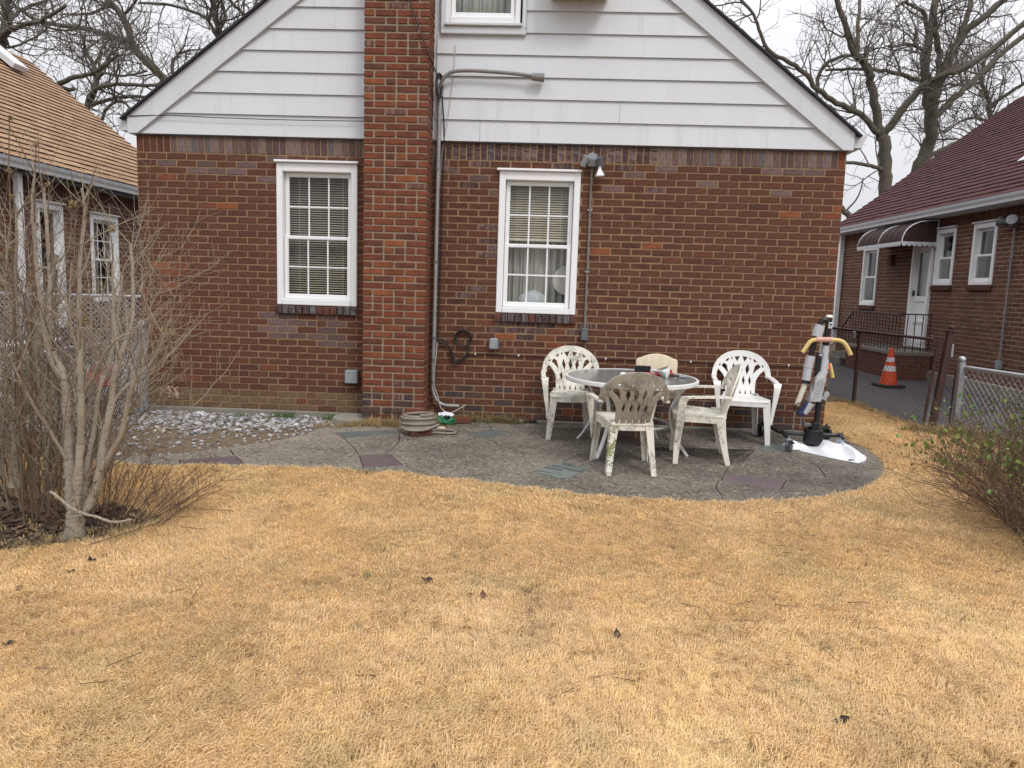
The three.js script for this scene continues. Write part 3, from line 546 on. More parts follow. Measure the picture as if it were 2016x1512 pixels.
  // rake boards, roof, gutters
  for (const s of [1, -1]) {
    const X = x => s > 0 ? x : 6.98 - x, sh = polygon([[X(-0.052), 2.772], [X(-0.052), 2.93], [X(3.49), 5.68], [X(3.49), 5.45], [X(0.045), 2.772]]);
    const g = extrude(sh, 0.05); g.translate(0, 0, 0.012); mesh('rake_board', g, M.trim, house);
    const a = Math.atan(k), L = 4.75, cxm = X(-0.11) + s * Math.cos(a) * L / 2, cym = 2.897 + Math.sin(a) * L / 2;
    box(cxm, cym, -4.6, L, 0.022, 9.40, [0, 0, s * a], 0.004).build('roof', M.roofDark, house);
    const lip = new MB(); for (let i = 0; i < 34; i++) { const t = (i + 0.5) * 0.139, j = rr(-.006, .006); lip.box(X(-0.11) + s * Math.cos(a) * t - s * Math.sin(a) * 0.014, 2.893 + Math.sin(a) * t + Math.cos(a) * 0.014 + rr(0, .006), 0.05 + j, 0.145, 0.011, 0.06, [0, 0, s * (a + 0.05)], 0.002); }
    lip.build('roof_edge', M.roofDark, house);
    const gp = polygon([[-0.055, 2.80], [-0.055, 2.92], [-0.185, 2.925], [-0.175, 2.875], [-0.15, 2.845], [-0.145, 2.80]].map(([x, y]) => [X(x), y])), gg = extrude(gp, 9.3); gg.translate(0, 0, -9.27); mesh('gutter', gg, M.trim, house);
  }
  // windows
  sashWindow(house, [W1[0], W1[1], 0], 0, W1[2] - W1[0], W1[3] - W1[1], { grid: true, inside: 'blind' });
  sashWindow(house, [W2[0], W2[1], 0], 0, W2[2] - W2[0], W2[3] - W2[1], { grid: true, inside: 'split', capShift: -0.01 });
  const up = sashWindow(house, [3.09, 3.86, 0.035], 0, 0.72, 1.12, { inside: 'curtain', cap: false, k: 0.8 });
  const tr = new MB(); tr.box(3.07, 4.42, 0.035, 0.04, 1.22, 0.05); tr.box(3.85, 4.42, 0.035, 0.04, 1.22, 0.05); tr.box(3.46, 3.80, 0.035, 0.82, 0.07, 0.05); tr.box(3.46, 3.85, 0.05, 0.74, 0.028, 0.075); tr.build('window_trim', M.trim, house);
}
function chamferUV(w, h, d, c) { const g = boxUV(chamferBox(w, h, d, c)), U = g.attributes.uv, a = rng(), b = rng(); for (let i = 0; i < U.count; i++) U.setXY(i, U.getX(i) + a, U.getY(i) + b); return g; }
// ------------------------------------------------------------------ the two neighbouring houses
function buttGroups(g) {                                           // the cut lower edge of a shingle is bare black asphalt
  const N = g.attributes.normal, a = [], b = []; for (let i = 0; i < N.count; i += 3) (N.getZ(i) > 0.6 ? b : a).push(i, i + 1, i + 2);
  g.setIndex([...a, ...b]); g.addGroup(0, a.length, 0); g.addGroup(a.length, b.length, 1); return g;
}
function shingleRoof(house, m, tint, o) {                          // o: pos of eave start, turn, length along eave, run up the slope, pitch, single
  const roof = new MB().box(o.len / 2, -0.03, -o.run / 2, o.len, 0.05, o.run, [0, 0, 0], 0.004).build('roof', m, house);
  roof.position.set(...o.pos); roof.rotation.set(o.pitch, o.turn, 0, 'YXZ'); roof.updateWorldMatrix(true, false);
  const r = mulberry(o.seed), E = 0.143, Wt = o.tab, geo = buttGroups(boxUV(chamferBox(Wt - 0.008, 0.026, E + 0.03, 0.002))), list = [], c = new THREE.Color(), m4 = new THREE.Matrix4();
  for (let k = 0; k * E < o.run - 0.02; k++) for (let x = (k % 2) * Wt / 2 + rr(-.02, .02, r); x < o.len + Wt / 2; x += Wt) list.push({ x: clamp(x, Wt / 2, o.len - Wt / 2), z: -k * E - E / 2, k: pick(tint, r), j: rr(-.004, .004, r), y: 0.014 + rr(-.002, .003, r) });
  for (const b of list) { const p = V(b.x, 0, b.z).applyMatrix4(roof.matrixWorld), q = p.clone().project(camera), L = EYE.distanceTo(p); b.size = Math.abs(q.x) < 1.02 && Math.abs(q.y) < 1.02 && q.z < 1 && o.seen(p) ? 1 / L : 0; }
  const own = new Set([...list].sort((a, b) => b.size - a.size).slice(0, o.single).filter(b => b.size > 0)), rest = list.filter(b => !own.has(b)), im = new THREE.InstancedMesh(geo, [M.shingleTint, M.roofDark], rest.length), mats = new Map();
  let n = 0; const q = new THREE.Quaternion().setFromEuler(new THREE.Euler(-0.12, 0, 0));
  for (const b of list) {
    if (own.has(b)) { const key = b.k.join(); if (!mats.has(key)) mats.set(key, mat('shingle' + o.seed + mats.size, b.k, { map: T.shingle, roughness: 0.95 })); const s = mesh('shingle', geo, [mats.get(key), M.roofDark], roof); s.position.set(b.x, b.y, b.z + b.j); s.quaternion.copy(q); }
    else { im.setMatrixAt(n, m4.compose(V(b.x, b.y, b.z + b.j), q, V(1, 1, 1))); im.setColorAt(n++, c.setRGB(...b.k)); }
  }
  im.name = numbered('shingle_courses'); im.userData.kind = 'stuff'; im.castShadow = im.receiveShadow = true; roof.add(im);
  return roof;
}
mat('shingleTint', [1, 1, 1], { map: T.shingle, roughness: 0.95 });
const HP = Math.atan(0.776);
const redHouse = thing('neighbor_house', 'brown brick house with dark red shingle roof and striped door awning beyond the asphalt driveway', 'house');
{
  const r = mulberry(51), X = 10.9, Z0 = -10.05, turn = -Math.PI / 2;
  // openings in wall coordinates: u = z - Z0
  const WA = [1.14, 1.235, 1.86, 2.46], DR = [3.36, 0.52, 4.06, 2.40], WB = [4.12, 1.64, 4.72, 2.60], WC = [5.24, 1.64, 5.86, 2.60];
  const wall = mesh('wall', wallSheet(0, 10, -0.3, 2.8, [WA, DR, WB, WC]), M.paleMortar, redHouse);
  wall.position.set(X, 0, Z0); wall.rotation.y = turn;
  const sill = [WA, WB, WC].map(w => [w[0] - 0.02, w[1] - 0.085, w[2] + 0.02, w[1]]);
  const list = courses({ top: 2.6, rows: 37, u0: 0, u1: 9.2, holes: [WA, DR, WB, WC, ...sill], r, ragged: 0.03 });
  list.forEach(b => { b.tone = from(PAL.side, r); });
  for (let u = 0.034; u < 9.2; u += 0.0692) list.push({ u, y: 2.7, w: 0.0692 - JOINT * 0.9, h: 0.186, up: true, tone: from(PAL.side, r) });
  layBricks(wall, list, 300, r, (b, p) => { const q = p.clone().project(camera); return q.x < 1.0 && q.x > 0.62; });
  for (const s of sill) { const n = Math.round((s[2] - s[0]) / 0.075), w = (s[2] - s[0]) / n; for (let i = 0; i < n; i++) { const o = mesh('sill_brick', chamferUV(0.1, 0.078, w - 0.006, 0.004), M.brickMain3, redHouse); o.position.set(X + 0.01, s[1] + 0.04, Z0 + s[0] + (i + 0.5) * w); } }
  for (const [w, o] of [[WA, {}], [WB, {}], [WC, {}]]) sashWindow(redHouse, [X, w[1], Z0 + w[0]], turn, w[2] - w[0], w[3] - w[1], { inside: 'curtain' });
  box(X - 0.02, 0.0, Z0 + 5, 0.12, 0.34, 10, [0, 0, 0], 0.01).build('foundation', M.concretePlain, redHouse);
  box(X + 3.5, 1.35, Z0 + 0.05, 6.7, 2.9, 0.2).build('end_wall', M.brickSide0, redHouse); box(X + 3.5, 1.35, -0.1, 6.7, 2.9, 0.2).build('end_wall', M.brickSide1, redHouse); box(X + 6.9, 1.35, Z0 + 5, 0.2, 2.9, 9.8).build('side_wall', M.brickSide0, redHouse);
  for (const z of [Z0 + 0.05, -0.12]) { const g = extrude(polygon([[X, 2.8], [X + 7, 2.8], [X + 3.5, 5.5]]), 0.1); g.translate(0, 0, z); mesh('gable', g, M.siding, redHouse); }
  shingleRoof(redHouse, M.roofDark, [[0.080, 0.018, 0.019], [0.074, 0.017, 0.018], [0.086, 0.02, 0.021], [0.07, 0.016, 0.017]], { pos: [X - 0.28, 2.90, Z0 - 0.1], turn, len: 10.2, run: 4.86, pitch: HP, tab: 0.3, single: 300, seed: 61, seen: p => p.x < 13.2 });
  box(X + 5.7, 4.2, Z0 + 5, 4.8, 0.06, 10.2, [0, 0, -HP]).build('roof_back', M.roofDark, redHouse);
  const gp = polygon([[0, 2.80], [0, 2.905], [-0.13, 2.91], [-0.12, 2.87], [-0.1, 2.835], [-0.095, 2.795]].map(([x, y]) => [X - 0.2 + x, y])), gg = extrude(gp, 10.2); gg.translate(0, 0, Z0 - 0.1); mesh('gutter', gg, M.trim, redHouse);
  box(X - 0.1, 2.79, Z0 + 5, 0.22, 0.02, 10.1).build('soffit', M.trim, redHouse);
  const ds = new MB(); ds.bar([X - 0.07, 0.45, -10.0], [X - 0.07, 2.8, -10.0], 0.075, 0.095); ds.tube(spline([[X - 0.07, 0.48, -10.0], [X - 0.1, 0.34, -9.97], [X - 0.28, 0.26, -9.9]], 6), 0.045, 8); ds.build('downspout', M.vinyl, redHouse);
  // storm door and its panels
  const d = new THREE.Group(); d.name = numbered('door'); redHouse.add(d); d.position.set(X, DR[1], Z0 + DR[0]); d.rotation.y = turn;
  const f = new MB(), W = 0.70, H = 1.88; f.box(0.03, H / 2, 0.0, 0.06, H, 0.1); f.box(W - 0.03, H / 2, 0, 0.06, H, 0.1); f.box(W / 2, H - 0.03, 0, W - 0.12, 0.06, 0.1); f.build('door_frame', M.vinyl, d);
  const p = new MB(); for (const x of [0.1, W - 0.1]) p.box(x, H / 2 - 0.03, -0.03, 0.08, H - 0.07, 0.035); for (const [y, h] of [[H - 0.12, 0.1], [0.88, 0.1], [0.06, 0.1], [0.47, 0.06]]) p.box(W / 2, y, -0.03, W - 0.28, h, 0.035); p.box(W / 2, 0.47, -0.042, W - 0.28, 0.85, 0.015); p.build('door_panel', M.vinyl, d);
  const gl = new THREE.PlaneGeometry(W - 0.28, 0.86); gl.translate(W / 2, 1.36, -0.035); mesh('pane', boxUV(gl), M.pane, d);
  box(W / 2, 1.3, -0.14, W - 0.2, 1.0, 0.02).build('curtain', M.curtain, d); box(0.11, 0.98, 0.0, 0.02, 0.1, 0.05).build('handle', M.black, d);
  const room = new MB(); room.box(W / 2, H / 2, -0.5, W + 0.4, H + 0.4, 0.02); room.build('room', M.room, d);
  // awning: curved brown pans with white ribs and a scalloped valance
  const a = new THREE.Group(); a.name = numbered('awning'); redHouse.add(a);
  const az0 = -7.75, az1 = -5.9, prof = []; for (let i = 0; i <= 10; i++) { const t = i / 10; prof.push([X - 0.02 - 0.6 * Math.sin(t * 1.5) / Math.sin(1.5), 2.74 - 0.38 * Math.pow(t, 2.4) - 0.0 * t]); }
  const pan = new MB(); for (let i = 0; i < 10; i++) { const p = prof[i], q = prof[i + 1], L = Math.hypot(q[0] - p[0], q[1] - p[1]); pan.box((p[0] + q[0]) / 2, (p[1] + q[1]) / 2, (az0 + az1) / 2, L + 0.004, 0.012, az1 - az0, [0, 0, Math.atan2(q[1] - p[1], q[0] - p[0])], 0.002); } pan.build('awning_roof', M.awningBrown, a);
  for (let k = 0; k < 9; k++) { const z = az0 + (az1 - az0) * k / 8, m = new MB(); m.tube(prof.map(([x, y]) => [x, y + 0.012, z]), k % 4 ? 0.014 : 0.012, 5); m.build('rib', k % 4 ? M.awningBrown : M.trim, a); }
  for (let k = 0; k < 7; k++) for (const z of [az1, az0]) { const y = 2.40 + k * 0.05, x = prof.reduce((b, q) => q[1] >= y ? q[0] : b, X); if (X - x > 0.05) box((x + X) / 2, y, z, X - x - 0.01, 0.05, 0.014 + (k % 2) * 0.006, [0, 0, 0], 0.003).build('side_slat', M.awningBrown, a); }
  const val = (n, place) => { const m = new MB(); for (let i = 0; i < n; i++) { const c = new THREE.CylinderGeometry(0.042, 0.042, 0.006, 10, 1, false, 0, Math.PI); c.rotateX(Math.PI / 2); c.rotateZ(-Math.PI / 2); m.geo(c, place(i)); } return m; };
  const mz = val(7, i => new THREE.Matrix4().makeTranslation(X - 0.05 - i * 0.088, 2.345, az1 + 0.008)); mz.box(X - 0.31, 2.36, az1 + 0.008, 0.62, 0.04, 0.007); mz.build('valance', M.trim, a);
  const mx = val(21, i => new THREE.Matrix4().makeRotationY(-Math.PI / 2).setPosition(X - 0.627, 2.345, az0 + 0.045 + i * 0.0877)); mx.box(X - 0.627, 2.36, (az0 + az1) / 2, 0.007, 0.04, az1 - az0); mx.build('valance', M.trim, a);
  const rod = new MB(); rod.tube([[X - 0.03, 2.3, az1 + 0.012], [X - 0.03, 2.78, az1 + 0.012]], 0.012, 6); rod.build('awning_post', M.trim, a);
  // stoop of red bricks with a concrete slab, and the iron railing
  const st = new MB().box(10.58, 0.2, -6.75, 0.6, 0.42, 2.1, [0, 0, 0], 0.004).build('stoop', M.paleMortar, redHouse);
  const sr = mulberry(5), sm = [M.brickOrange2, M.brickMain7, M.brickChimney1];
  for (let k = 0; k < 6; k++) { const y = 0.03 + k * COURSE; for (let i = 0; i < 4; i++) { const x = 10.28 + i * PITCH + (k % 2 ? 0 : -PITCH / 2), x0 = Math.max(10.275, x), x1 = Math.min(10.88, x + PITCH - JOINT); if (x1 - x0 > 0.03) { const o = mesh('brick', chamferUV(x1 - x0, COURSE - JOINT, 0.03, 0.003), pick(sm, sr), st); o.position.set((x0 + x1) / 2, y, -5.70); } }
    for (let i = 0; i < 11; i++) { const z = -7.8 + i * PITCH + (k % 2 ? 0 : -PITCH / 2), z0 = Math.max(-7.8, z), z1 = Math.min(-5.72, z + PITCH - JOINT); if (z1 - z0 > 0.03) { const o = mesh('brick', chamferUV(0.03, COURSE - JOINT, z1 - z0, 0.003), pick(sm, sr), st); o.position.set(10.278, y, (z0 + z1) / 2); } } }
  box(10.57, 0.445, -6.75, 0.68, 0.07, 2.16, [0, 0, 0], 0.01).build('stoop_slab', M.concretePlain, redHouse);
  for (let i = 0; i < 2; i++) box(10.57, 0.075 + 0.15 * (1 - i), -7.98 - 0.28 * i, 0.62, 0.16, 0.3, [0, 0, 0], 0.01).build('step', M.concretePlain, redHouse);
  const rl = new THREE.Group(); rl.name = numbered('railing'); redHouse.add(rl);
  const rail = new MB(), yb = 0.54, yt = 1.13; rail.bar([10.32, yt, -7.75], [10.32, yt, -5.76], 0.03, 0.02); rail.bar([10.32, yb, -7.75], [10.32, yb, -5.76], 0.025, 0.015); rail.bar([10.32, yt, -5.76], [10.86, yt, -5.76], 0.03, 0.02); rail.bar([10.32, yb, -5.76], [10.86, yb, -5.76], 0.025, 0.015); rail.bar([10.32, yt, -7.75], [10.32, 0.72, -8.35], 0.03, 0.02); rail.build('handrail', M.black, rl);
  for (let i = 0; i <= 15; i++) new MB().bar([10.32, 0.47, -7.75 + i * 0.1325], [10.32, yt, -7.75 + i * 0.1325], 0.014, 0.014).build('baluster', M.black, rl);
  for (let i = 1; i <= 4; i++) new MB().bar([10.32 + i * 0.13, 0.47, -5.76], [10.32 + i * 0.13, yt, -5.76], 0.014, 0.014).build('baluster', M.black, rl);
  for (let i = 0; i < 3; i++) new MB().bar([10.32, 0.2, -7.9 - i * 0.17], [10.32, 1.04 - i * 0.11, -7.9 - i * 0.17], 0.014, 0.014).build('baluster', M.black, rl);
  box(10.87, 2.14, -7.55, 0.09, 0.2, 0.16).build('mailbox', M.brickMain7, redHouse);
  // vent pipe on the roof
  const vp = new MB(), vx = 11.72, vz = -4.63, vy = 2.93 + (vx - X + 0.28) * 0.776; vp.tube([[vx, vy - 0.05, vz], [vx, vy + 0.2, vz]], 0.06, 12); vp.build('vent_pipe', M.greyDark, redHouse);
  box(vx - 0.1, vy - 0.06, vz, 0.5, 0.012, 0.34, [0, 0.1, HP]).build('vent_flashing', M.trim, redHouse);
}
{ // the floodlight and its conduit on the neighbour's wall
  const t = thing('wall_floodlight', 'dark twin floodlight on a grey conduit on the far brown brick wall', 'floodlight', [10.86, 0, -3.72]);
  new MB().tube([[0, 0.52, 0], [0, 2.45, 0]], 0.013, 8).build('conduit', M.conduit, t); box(0, 0.47, 0, 0.06, 0.12, 0.1).build('switch_box', M.greyBox, t); box(-0.02, 2.52, 0, 0.07, 0.1, 0.1).build('mount', M.greyDark, t);
  for (const s of [-1, 1]) { const g = new THREE.LatheGeometry([[0.0, 0], [0.035, 0], [0.045, 0.06], [0.075, 0.13], [0.07, 0.14], [0, 0.135]].map(q => new THREE.Vector2(...q)), 16); const o = mesh('lamp_head', boxUV(g), s < 0 ? M.greyDark : M.greyBox, t); o.position.set(-0.06, 2.52, s * 0.06); o.rotation.set(s * 1.2, 0, 0.7); }
  for (const y of [1.2, 2.0]) box(-0.005, y, 0, 0.02, 0.02, 0.06, [0, 0, 0], 0.003).build('clip', M.greyDark, t);
}
const tanHouse = thing('neighbor_house', 'brick house with tan shingle roof behind the bare shrubs', 'house');
{
  const r = mulberry(52), X = -2.75, turn = Math.PI / 2;           // u = -z
  const WD = [3.63, 0.95, 4.35, 2.28], WE = [2.42, 0.6, 2.98, 2.32], WF = [0.9, 0.9, 1.6, 2.2];
  const wall = mesh('wall', wallSheet(-1.0, 6.7, -0.3, 2.7, [WD, WE, WF]), M.paleMortar, tanHouse);
  wall.position.set(X, 0, 0); wall.rotation.y = turn;
  const list = courses({ top: 2.42, rows: 36, u0: -1.0, u1: 6.7, holes: [WD, WE, WF], r, ragged: 0.03 });
  list.forEach(b => { b.tone = from(PAL.side, r); });
  for (let u = -0.96; u < 6.68; u += 0.0692) list.push({ u, y: 2.52, w: 0.0692 - JOINT * 0.9, h: 0.186, up: true, tone: from(PAL.side, r) });
  layBricks(wall, list, 300, r, (b, p) => { const q = p.clone().project(camera); return q.x > -1 && q.x < -0.7; });
  for (const [w, o] of [[WD, { inside: 'curtain', grid: true }], [WE, { inside: 'curtain' }], [WF, { inside: 'curtain' }]]) sashWindow(tanHouse, [X, w[1], -w[0]], turn, w[2] - w[0], w[3] - w[1], o);
  box(X - 3.5, 1.3, -6.6, 6.8, 2.8, 0.2).build('end_wall', M.brickSide0, tanHouse); box(X - 3.5, 1.3, 0.9, 6.8, 2.8, 0.2).build('end_wall', M.brickSide1, tanHouse); box(X - 6.8, 1.3, -2.8, 0.2, 2.8, 7.4).build('side_wall', M.brickSide0, tanHouse);
  for (const z of [-6.65, 0.85]) { const g = extrude(polygon([[X - 0.1, 2.6], [X - 5.9, 2.6], [X - 3, 5.05]].map(q => q)), 0.1); g.translate(0, 0, z); mesh('gable', g, M.siding, tanHouse); }
  shingleRoof(tanHouse, M.roofDark, [[0.36, 0.22, 0.12], [0.33, 0.195, 0.11], [0.40, 0.25, 0.14], [0.30, 0.18, 0.10], [0.34, 0.205, 0.115]], { pos: [X + 0.26, 2.77, 1.0], turn, len: 7.75, run: 4.12, pitch: HP, tab: 0.33, single: 300, seed: 62, seen: p => p.z < -1.2 });
  box(X - 4.7, 3.9, -2.85, 4.3, 0.06, 7.7, [0, 0, HP]).build('roof_back', M.roofDark, tanHouse);
  const gp = polygon([[0, 2.66], [0, 2.765], [0.13, 2.77], [0.12, 2.73], [0.1, 2.695], [0.095, 2.655]].map(([x, y]) => [X + 0.17 + x, y])), gg = extrude(gp, 7.7); gg.translate(0, 0, -6.75); mesh('gutter', gg, M.trim, tanHouse);
  box(X + 0.08, 2.63, -2.85, 0.2, 0.03, 7.6).build('soffit', M.greyDark, tanHouse);
  const ds = new MB(); ds.bar([X + 0.09, 0.2, -1.98], [X + 0.09, 2.65, -1.98], 0.085, 0.07); ds.build('downspout', M.vinyl, tanHouse);
  const sk = new MB(); sk.box(0, 0.06, 0, 0.75, 0.1, 0.34); const so = sk.build('roof_vent', M.trim, tanHouse); so.position.set(-5.25, 4.98, -5.35); so.rotation.set(0, 0, -HP, 'YXZ'); so.rotation.y = 0;
}

// ------------------------------------------------------------------ chain link fences
function linkPanel(parent, A, B, h, y0, m, cell = 0.06, wr = 0.0019) {   // crossing wires between two ground points
  const a = V(...A), b = V(...B), L = Math.hypot(b.x - a.x, b.z - a.z), mb = new MB(), at = (s, t, o) => { const q = a.clone().lerp(b, s / L); return [q.x, q.y + y0 + t, q.z + o]; };
  const st = cell * 1.02;
  for (const dir of [1, -1]) for (let k = -h; k < L + h; k += st) {
    let s0 = k, s1 = k + h, t0 = 0, t1 = h; if (dir < 0) { t0 = h; t1 = 0; }
    const clip = (s0 < 0 ? -s0 / h : 0), clip1 = s1 > L ? (L - s0) / h : 1; if (clip >= clip1) continue;
    const n = 4, pts = []; for (let i = 0; i <= n; i++) { const f = clip + (clip1 - clip) * i / n; pts.push(at(s0 + h * f, t0 + (t1 - t0) * f, dir * 0.0022 + 0.004 * Math.sin(s0 * 3 + f * 5))); }
    mb.tube(pts, wr, 4, false);
  }
  for (let s = 0; s < L; s += st) { mb.tube([at(s, h, 0), at(s + st * 0.35, h + 0.022, 0.002)], wr, 4, false); mb.tube([at(s + st * 0.55, h + 0.022, 0), at(s + st * 0.35, h - 0.01, 0)], wr, 4, false); }
  const o = mb.build('chain_link', m, parent); o.userData.kind = 'stuff'; return o;
}
function post(parent, x, y, z, h, r, m, top = [0, 0]) {
  const mb = new MB(); mb.tube([[x, y - 0.1, z], [x + top[0], y + h, z + top[1]]], r, 14); const p = mb.build('post', m, parent);
  const c = new THREE.SphereGeometry(r * 1.05, 12, 8); c.scale(1, 0.9, 1); c.translate(x + top[0], y + h + r * 0.75, z + top[1]); mesh('post_cap', boxUV(c), m, p);
  return p;
}
function bands(parent, x, y, z, r, ys, m) { for (const t of ys) { const mb = new MB(); mb.tube([[x, y + t - 0.012, z], [x, y + t + 0.012, z]], r + 0.004, 12); mb.box(x + r + 0.012, y + t, z, 0.03, 0.022, 0.012); mb.build('band', m, parent); } }
{
  const f = thing('chain_link_fence', 'brown chain link fence with leaning end post between straw lawn and asphalt', 'fence');
  linkPanel(f, [8.21, 0, -4.2], [8.24, 0, -0.5], 0.9, 0.02, M.brownSteel, 0.058, 0.0023);
  for (const z of [-4.15, -2.34]) post(f, 8.24, 0, z, 0.93, 0.024, M.brownSteel);
  new MB().tube([[8.23, 0.94, -4.2], [8.235, 0.955, -2.3], [8.25, 0.97, -0.5]], 0.017, 8).build('top_rail', M.brownSteel, f);
  new MB().bar([8.27, -0.1, -0.42], [8.37, 1.06, -0.42], 0.062, 0.062).build('post', M.brownSteel, f);
  box(8.372, 1.07, -0.42, 0.085, 0.02, 0.085, [0, 0, -0.08]).build('post_cap', M.brownSteel, f);
  new MB().tube([[8.19, -0.08, -0.44], [8.28, 0.98, -0.46]], 0.016, 8).build('gate_bar', M.brownSteel, f);
  const k = new THREE.SphereGeometry(0.03, 10, 8); k.translate(8.375, 1.105, -0.42); mesh('finial', boxUV(k), M.brownSteel, f);
  box(8.42, 0.86, -0.47, 0.03, 0.14, 0.06).build('latch', M.galv, f); box(8.215, 0.9, -2.45, 0.03, 0.09, 0.05).build('tag', M.galv, f);
  linkPanel(f, [8.30, 0, -0.47], [8.53, 0, -0.54], 0.62, 0.0, M.brownSteel, 0.075, 0.002);
  new MB().bar([8.515, -0.08, -0.53], [8.525, 0.66, -0.53], 0.022, 0.012).build('stake', M.brownSteel, f);
}
{
  const f = thing('chain_link_fence', 'bare galvanized chain link fence with domed post cap above the budding bush', 'fence');
  post(f, 8.585, 0, -0.54, 0.74, 0.038, M.galv); bands(f, 8.585, 0, -0.54, 0.038, [0.3, 0.58, 0.68], M.galv);
  new MB().tube([[8.61, 0.685, -0.52], [8.75, 0.69, 0.35], [9.2, 0.62, 3.2]], 0.024, 10).build('top_rail', M.galv, f);
  linkPanel(f, [8.6, 0, -0.52], [8.75, -0.012, 0.35], 0.67, 0.01, M.wire, 0.075, 0.0022); linkPanel(f, [8.75, -0.012, 0.35], [9.2, -0.1, 3.2], 0.67, 0.02, M.wire, 0.075, 0.0022);
  post(f, 8.765, -0.012, 0.37, 0.68, 0.028, M.galv); post(f, 9.2, -0.11, 3.2, 0.7, 0.028, M.galv);
}
{
  const f = thing('chain_link_fence', 'grey chain link fence with round top rail beside the house corner', 'fence');
  post(f, 0.1, -0.01, 0.18, 0.86, 0.045, M.galv); post(f, 0.3, -0.06, 1.8, 0.86, 0.04, M.galv); bands(f, 0.3, -0.06, 1.8, 0.04, [0.3, 0.55, 0.75], M.galv);
  post(f, -0.12, -0.06, 2.1, 0.8, 0.055, M.galv);
  new MB().tube([[0.1, 0.8, 0.2], [0.19, 0.74, 1.0], [0.3, 0.76, 1.8]], 0.024, 10).build('top_rail', M.galv, f); new MB().tube([[0.3, 0.75, 1.8], [-0.12, 0.72, 2.1], [-1.6, 0.7, 2.2]], 0.022, 10).build('top_rail', M.galv, f);
  linkPanel(f, [0.1, -0.01, 0.2], [0.3, -0.06, 1.8], 0.8, 0.0, M.wire, 0.055, 0.0024); linkPanel(f, [0.3, -0.06, 1.8], [-1.6, -0.07, 2.2], 0.78, 0.0, M.wire, 0.06, 0.0024);
}
{
  const f = thing('chain_link_fence', 'grey chain link fence across the concrete driveway in front of the tan roofed house', 'fence');
  linkPanel(f, [-2.6, 0, -0.1], [-0.05, 0, -0.1], 1.1, 0.02, M.wire, 0.055, 0.0024);
  new MB().tube([[-2.65, 1.13, -0.1], [-0.05, 1.15, -0.1]], 0.018, 10).build('top_rail', M.galv, f);
  for (const x of [-2.6, -1.3]) post(f, x, 0, -0.1, 1.14, 0.025, M.galv);
}
{ // things half hidden behind the fence on the left
  const m = thing('lawn_mower', 'red and black lawn mower half hidden behind the grey fence', 'lawn mower', [-0.25, -0.01, 0.35]);
  const deck = new THREE.CylinderGeometry(0.22, 0.27, 0.16, 20); deck.translate(0, 0.2, 0); mesh('deck', boxUV(deck), M.blackMatt, m);
  const eng = new THREE.CylinderGeometry(0.12, 0.14, 0.14, 18); eng.translate(0, 0.36, 0); mesh('engine', boxUV(eng), M.mowerRed, m); box(0.05, 0.45, 0.03, 0.2, 0.06, 0.16, [0, 0.3, 0], 0.02).build('engine_cover', M.mowerRed, m);
  for (const [x, z] of [[-0.22, -0.2], [0.22, -0.2], [-0.22, 0.22], [0.22, 0.22]]) { const w = new THREE.CylinderGeometry(0.1, 0.1, 0.05, 18); w.rotateZ(Math.PI / 2); w.translate(x, 0.1, z); mesh('wheel', boxUV(w), M.black, m); }
  new MB().tube(spline([[-0.2, 0.22, -0.15], [-0.22, 0.6, -0.45], [-0.2, 0.86, -0.7], [0.2, 0.86, -0.7], [0.22, 0.6, -0.45], [0.2, 0.22, -0.15]], 30), 0.012, 8).build('handle', M.black, m);
  const b = thing('storage_bin', 'white plastic storage bin behind the grey fence beside the mower', 'storage bin', [-1.3, 0, 0.4]);
  const bb = new THREE.CylinderGeometry(0.34, 0.28, 0.62, 4, 1); bb.rotateY(Math.PI / 4); bb.translate(0, 0.31, 0); mesh('body', boxUV(toCreasedNormals(bb, 0.5)), M.plasticClean, b); box(0, 0.64, 0, 0.54, 0.05, 0.54, [0, 0, 0], 0.015).build('lid', M.plasticClean, b);
}
{
  const t = thing('traffic_cone', 'orange traffic cone with two white bands on black base on the asphalt', 'traffic cone', [9.65, 0, -4.5]);
  box(0, 0.02, 0, 0.36, 0.04, 0.36, [0, 0.2, 0], 0.01).build('base', M.blackMatt, t);
  const R = y => 0.135 - (0.135 - 0.028) * (y - 0.04) / 0.56, seg = (n, a, b, m) => { const g = new THREE.LatheGeometry([[R(a), a], [R(b), b]].map(q => new THREE.Vector2(...q)), 24); mesh(n, boxUV(g), m, t); };
  seg('cone_body', 0.04, 0.25, M.coneOrange); seg('reflective_band', 0.25, 0.335, M.coneWhite); seg('cone_body', 0.335, 0.40, M.coneOrange); seg('reflective_band', 0.40, 0.465, M.coneWhite); seg('cone_body', 0.465, 0.585, M.coneOrange);
  const tp = new THREE.SphereGeometry(0.033, 12, 8); tp.translate(0, 0.59, 0); mesh('tip', boxUV(tp), M.coneOrange, t);
}

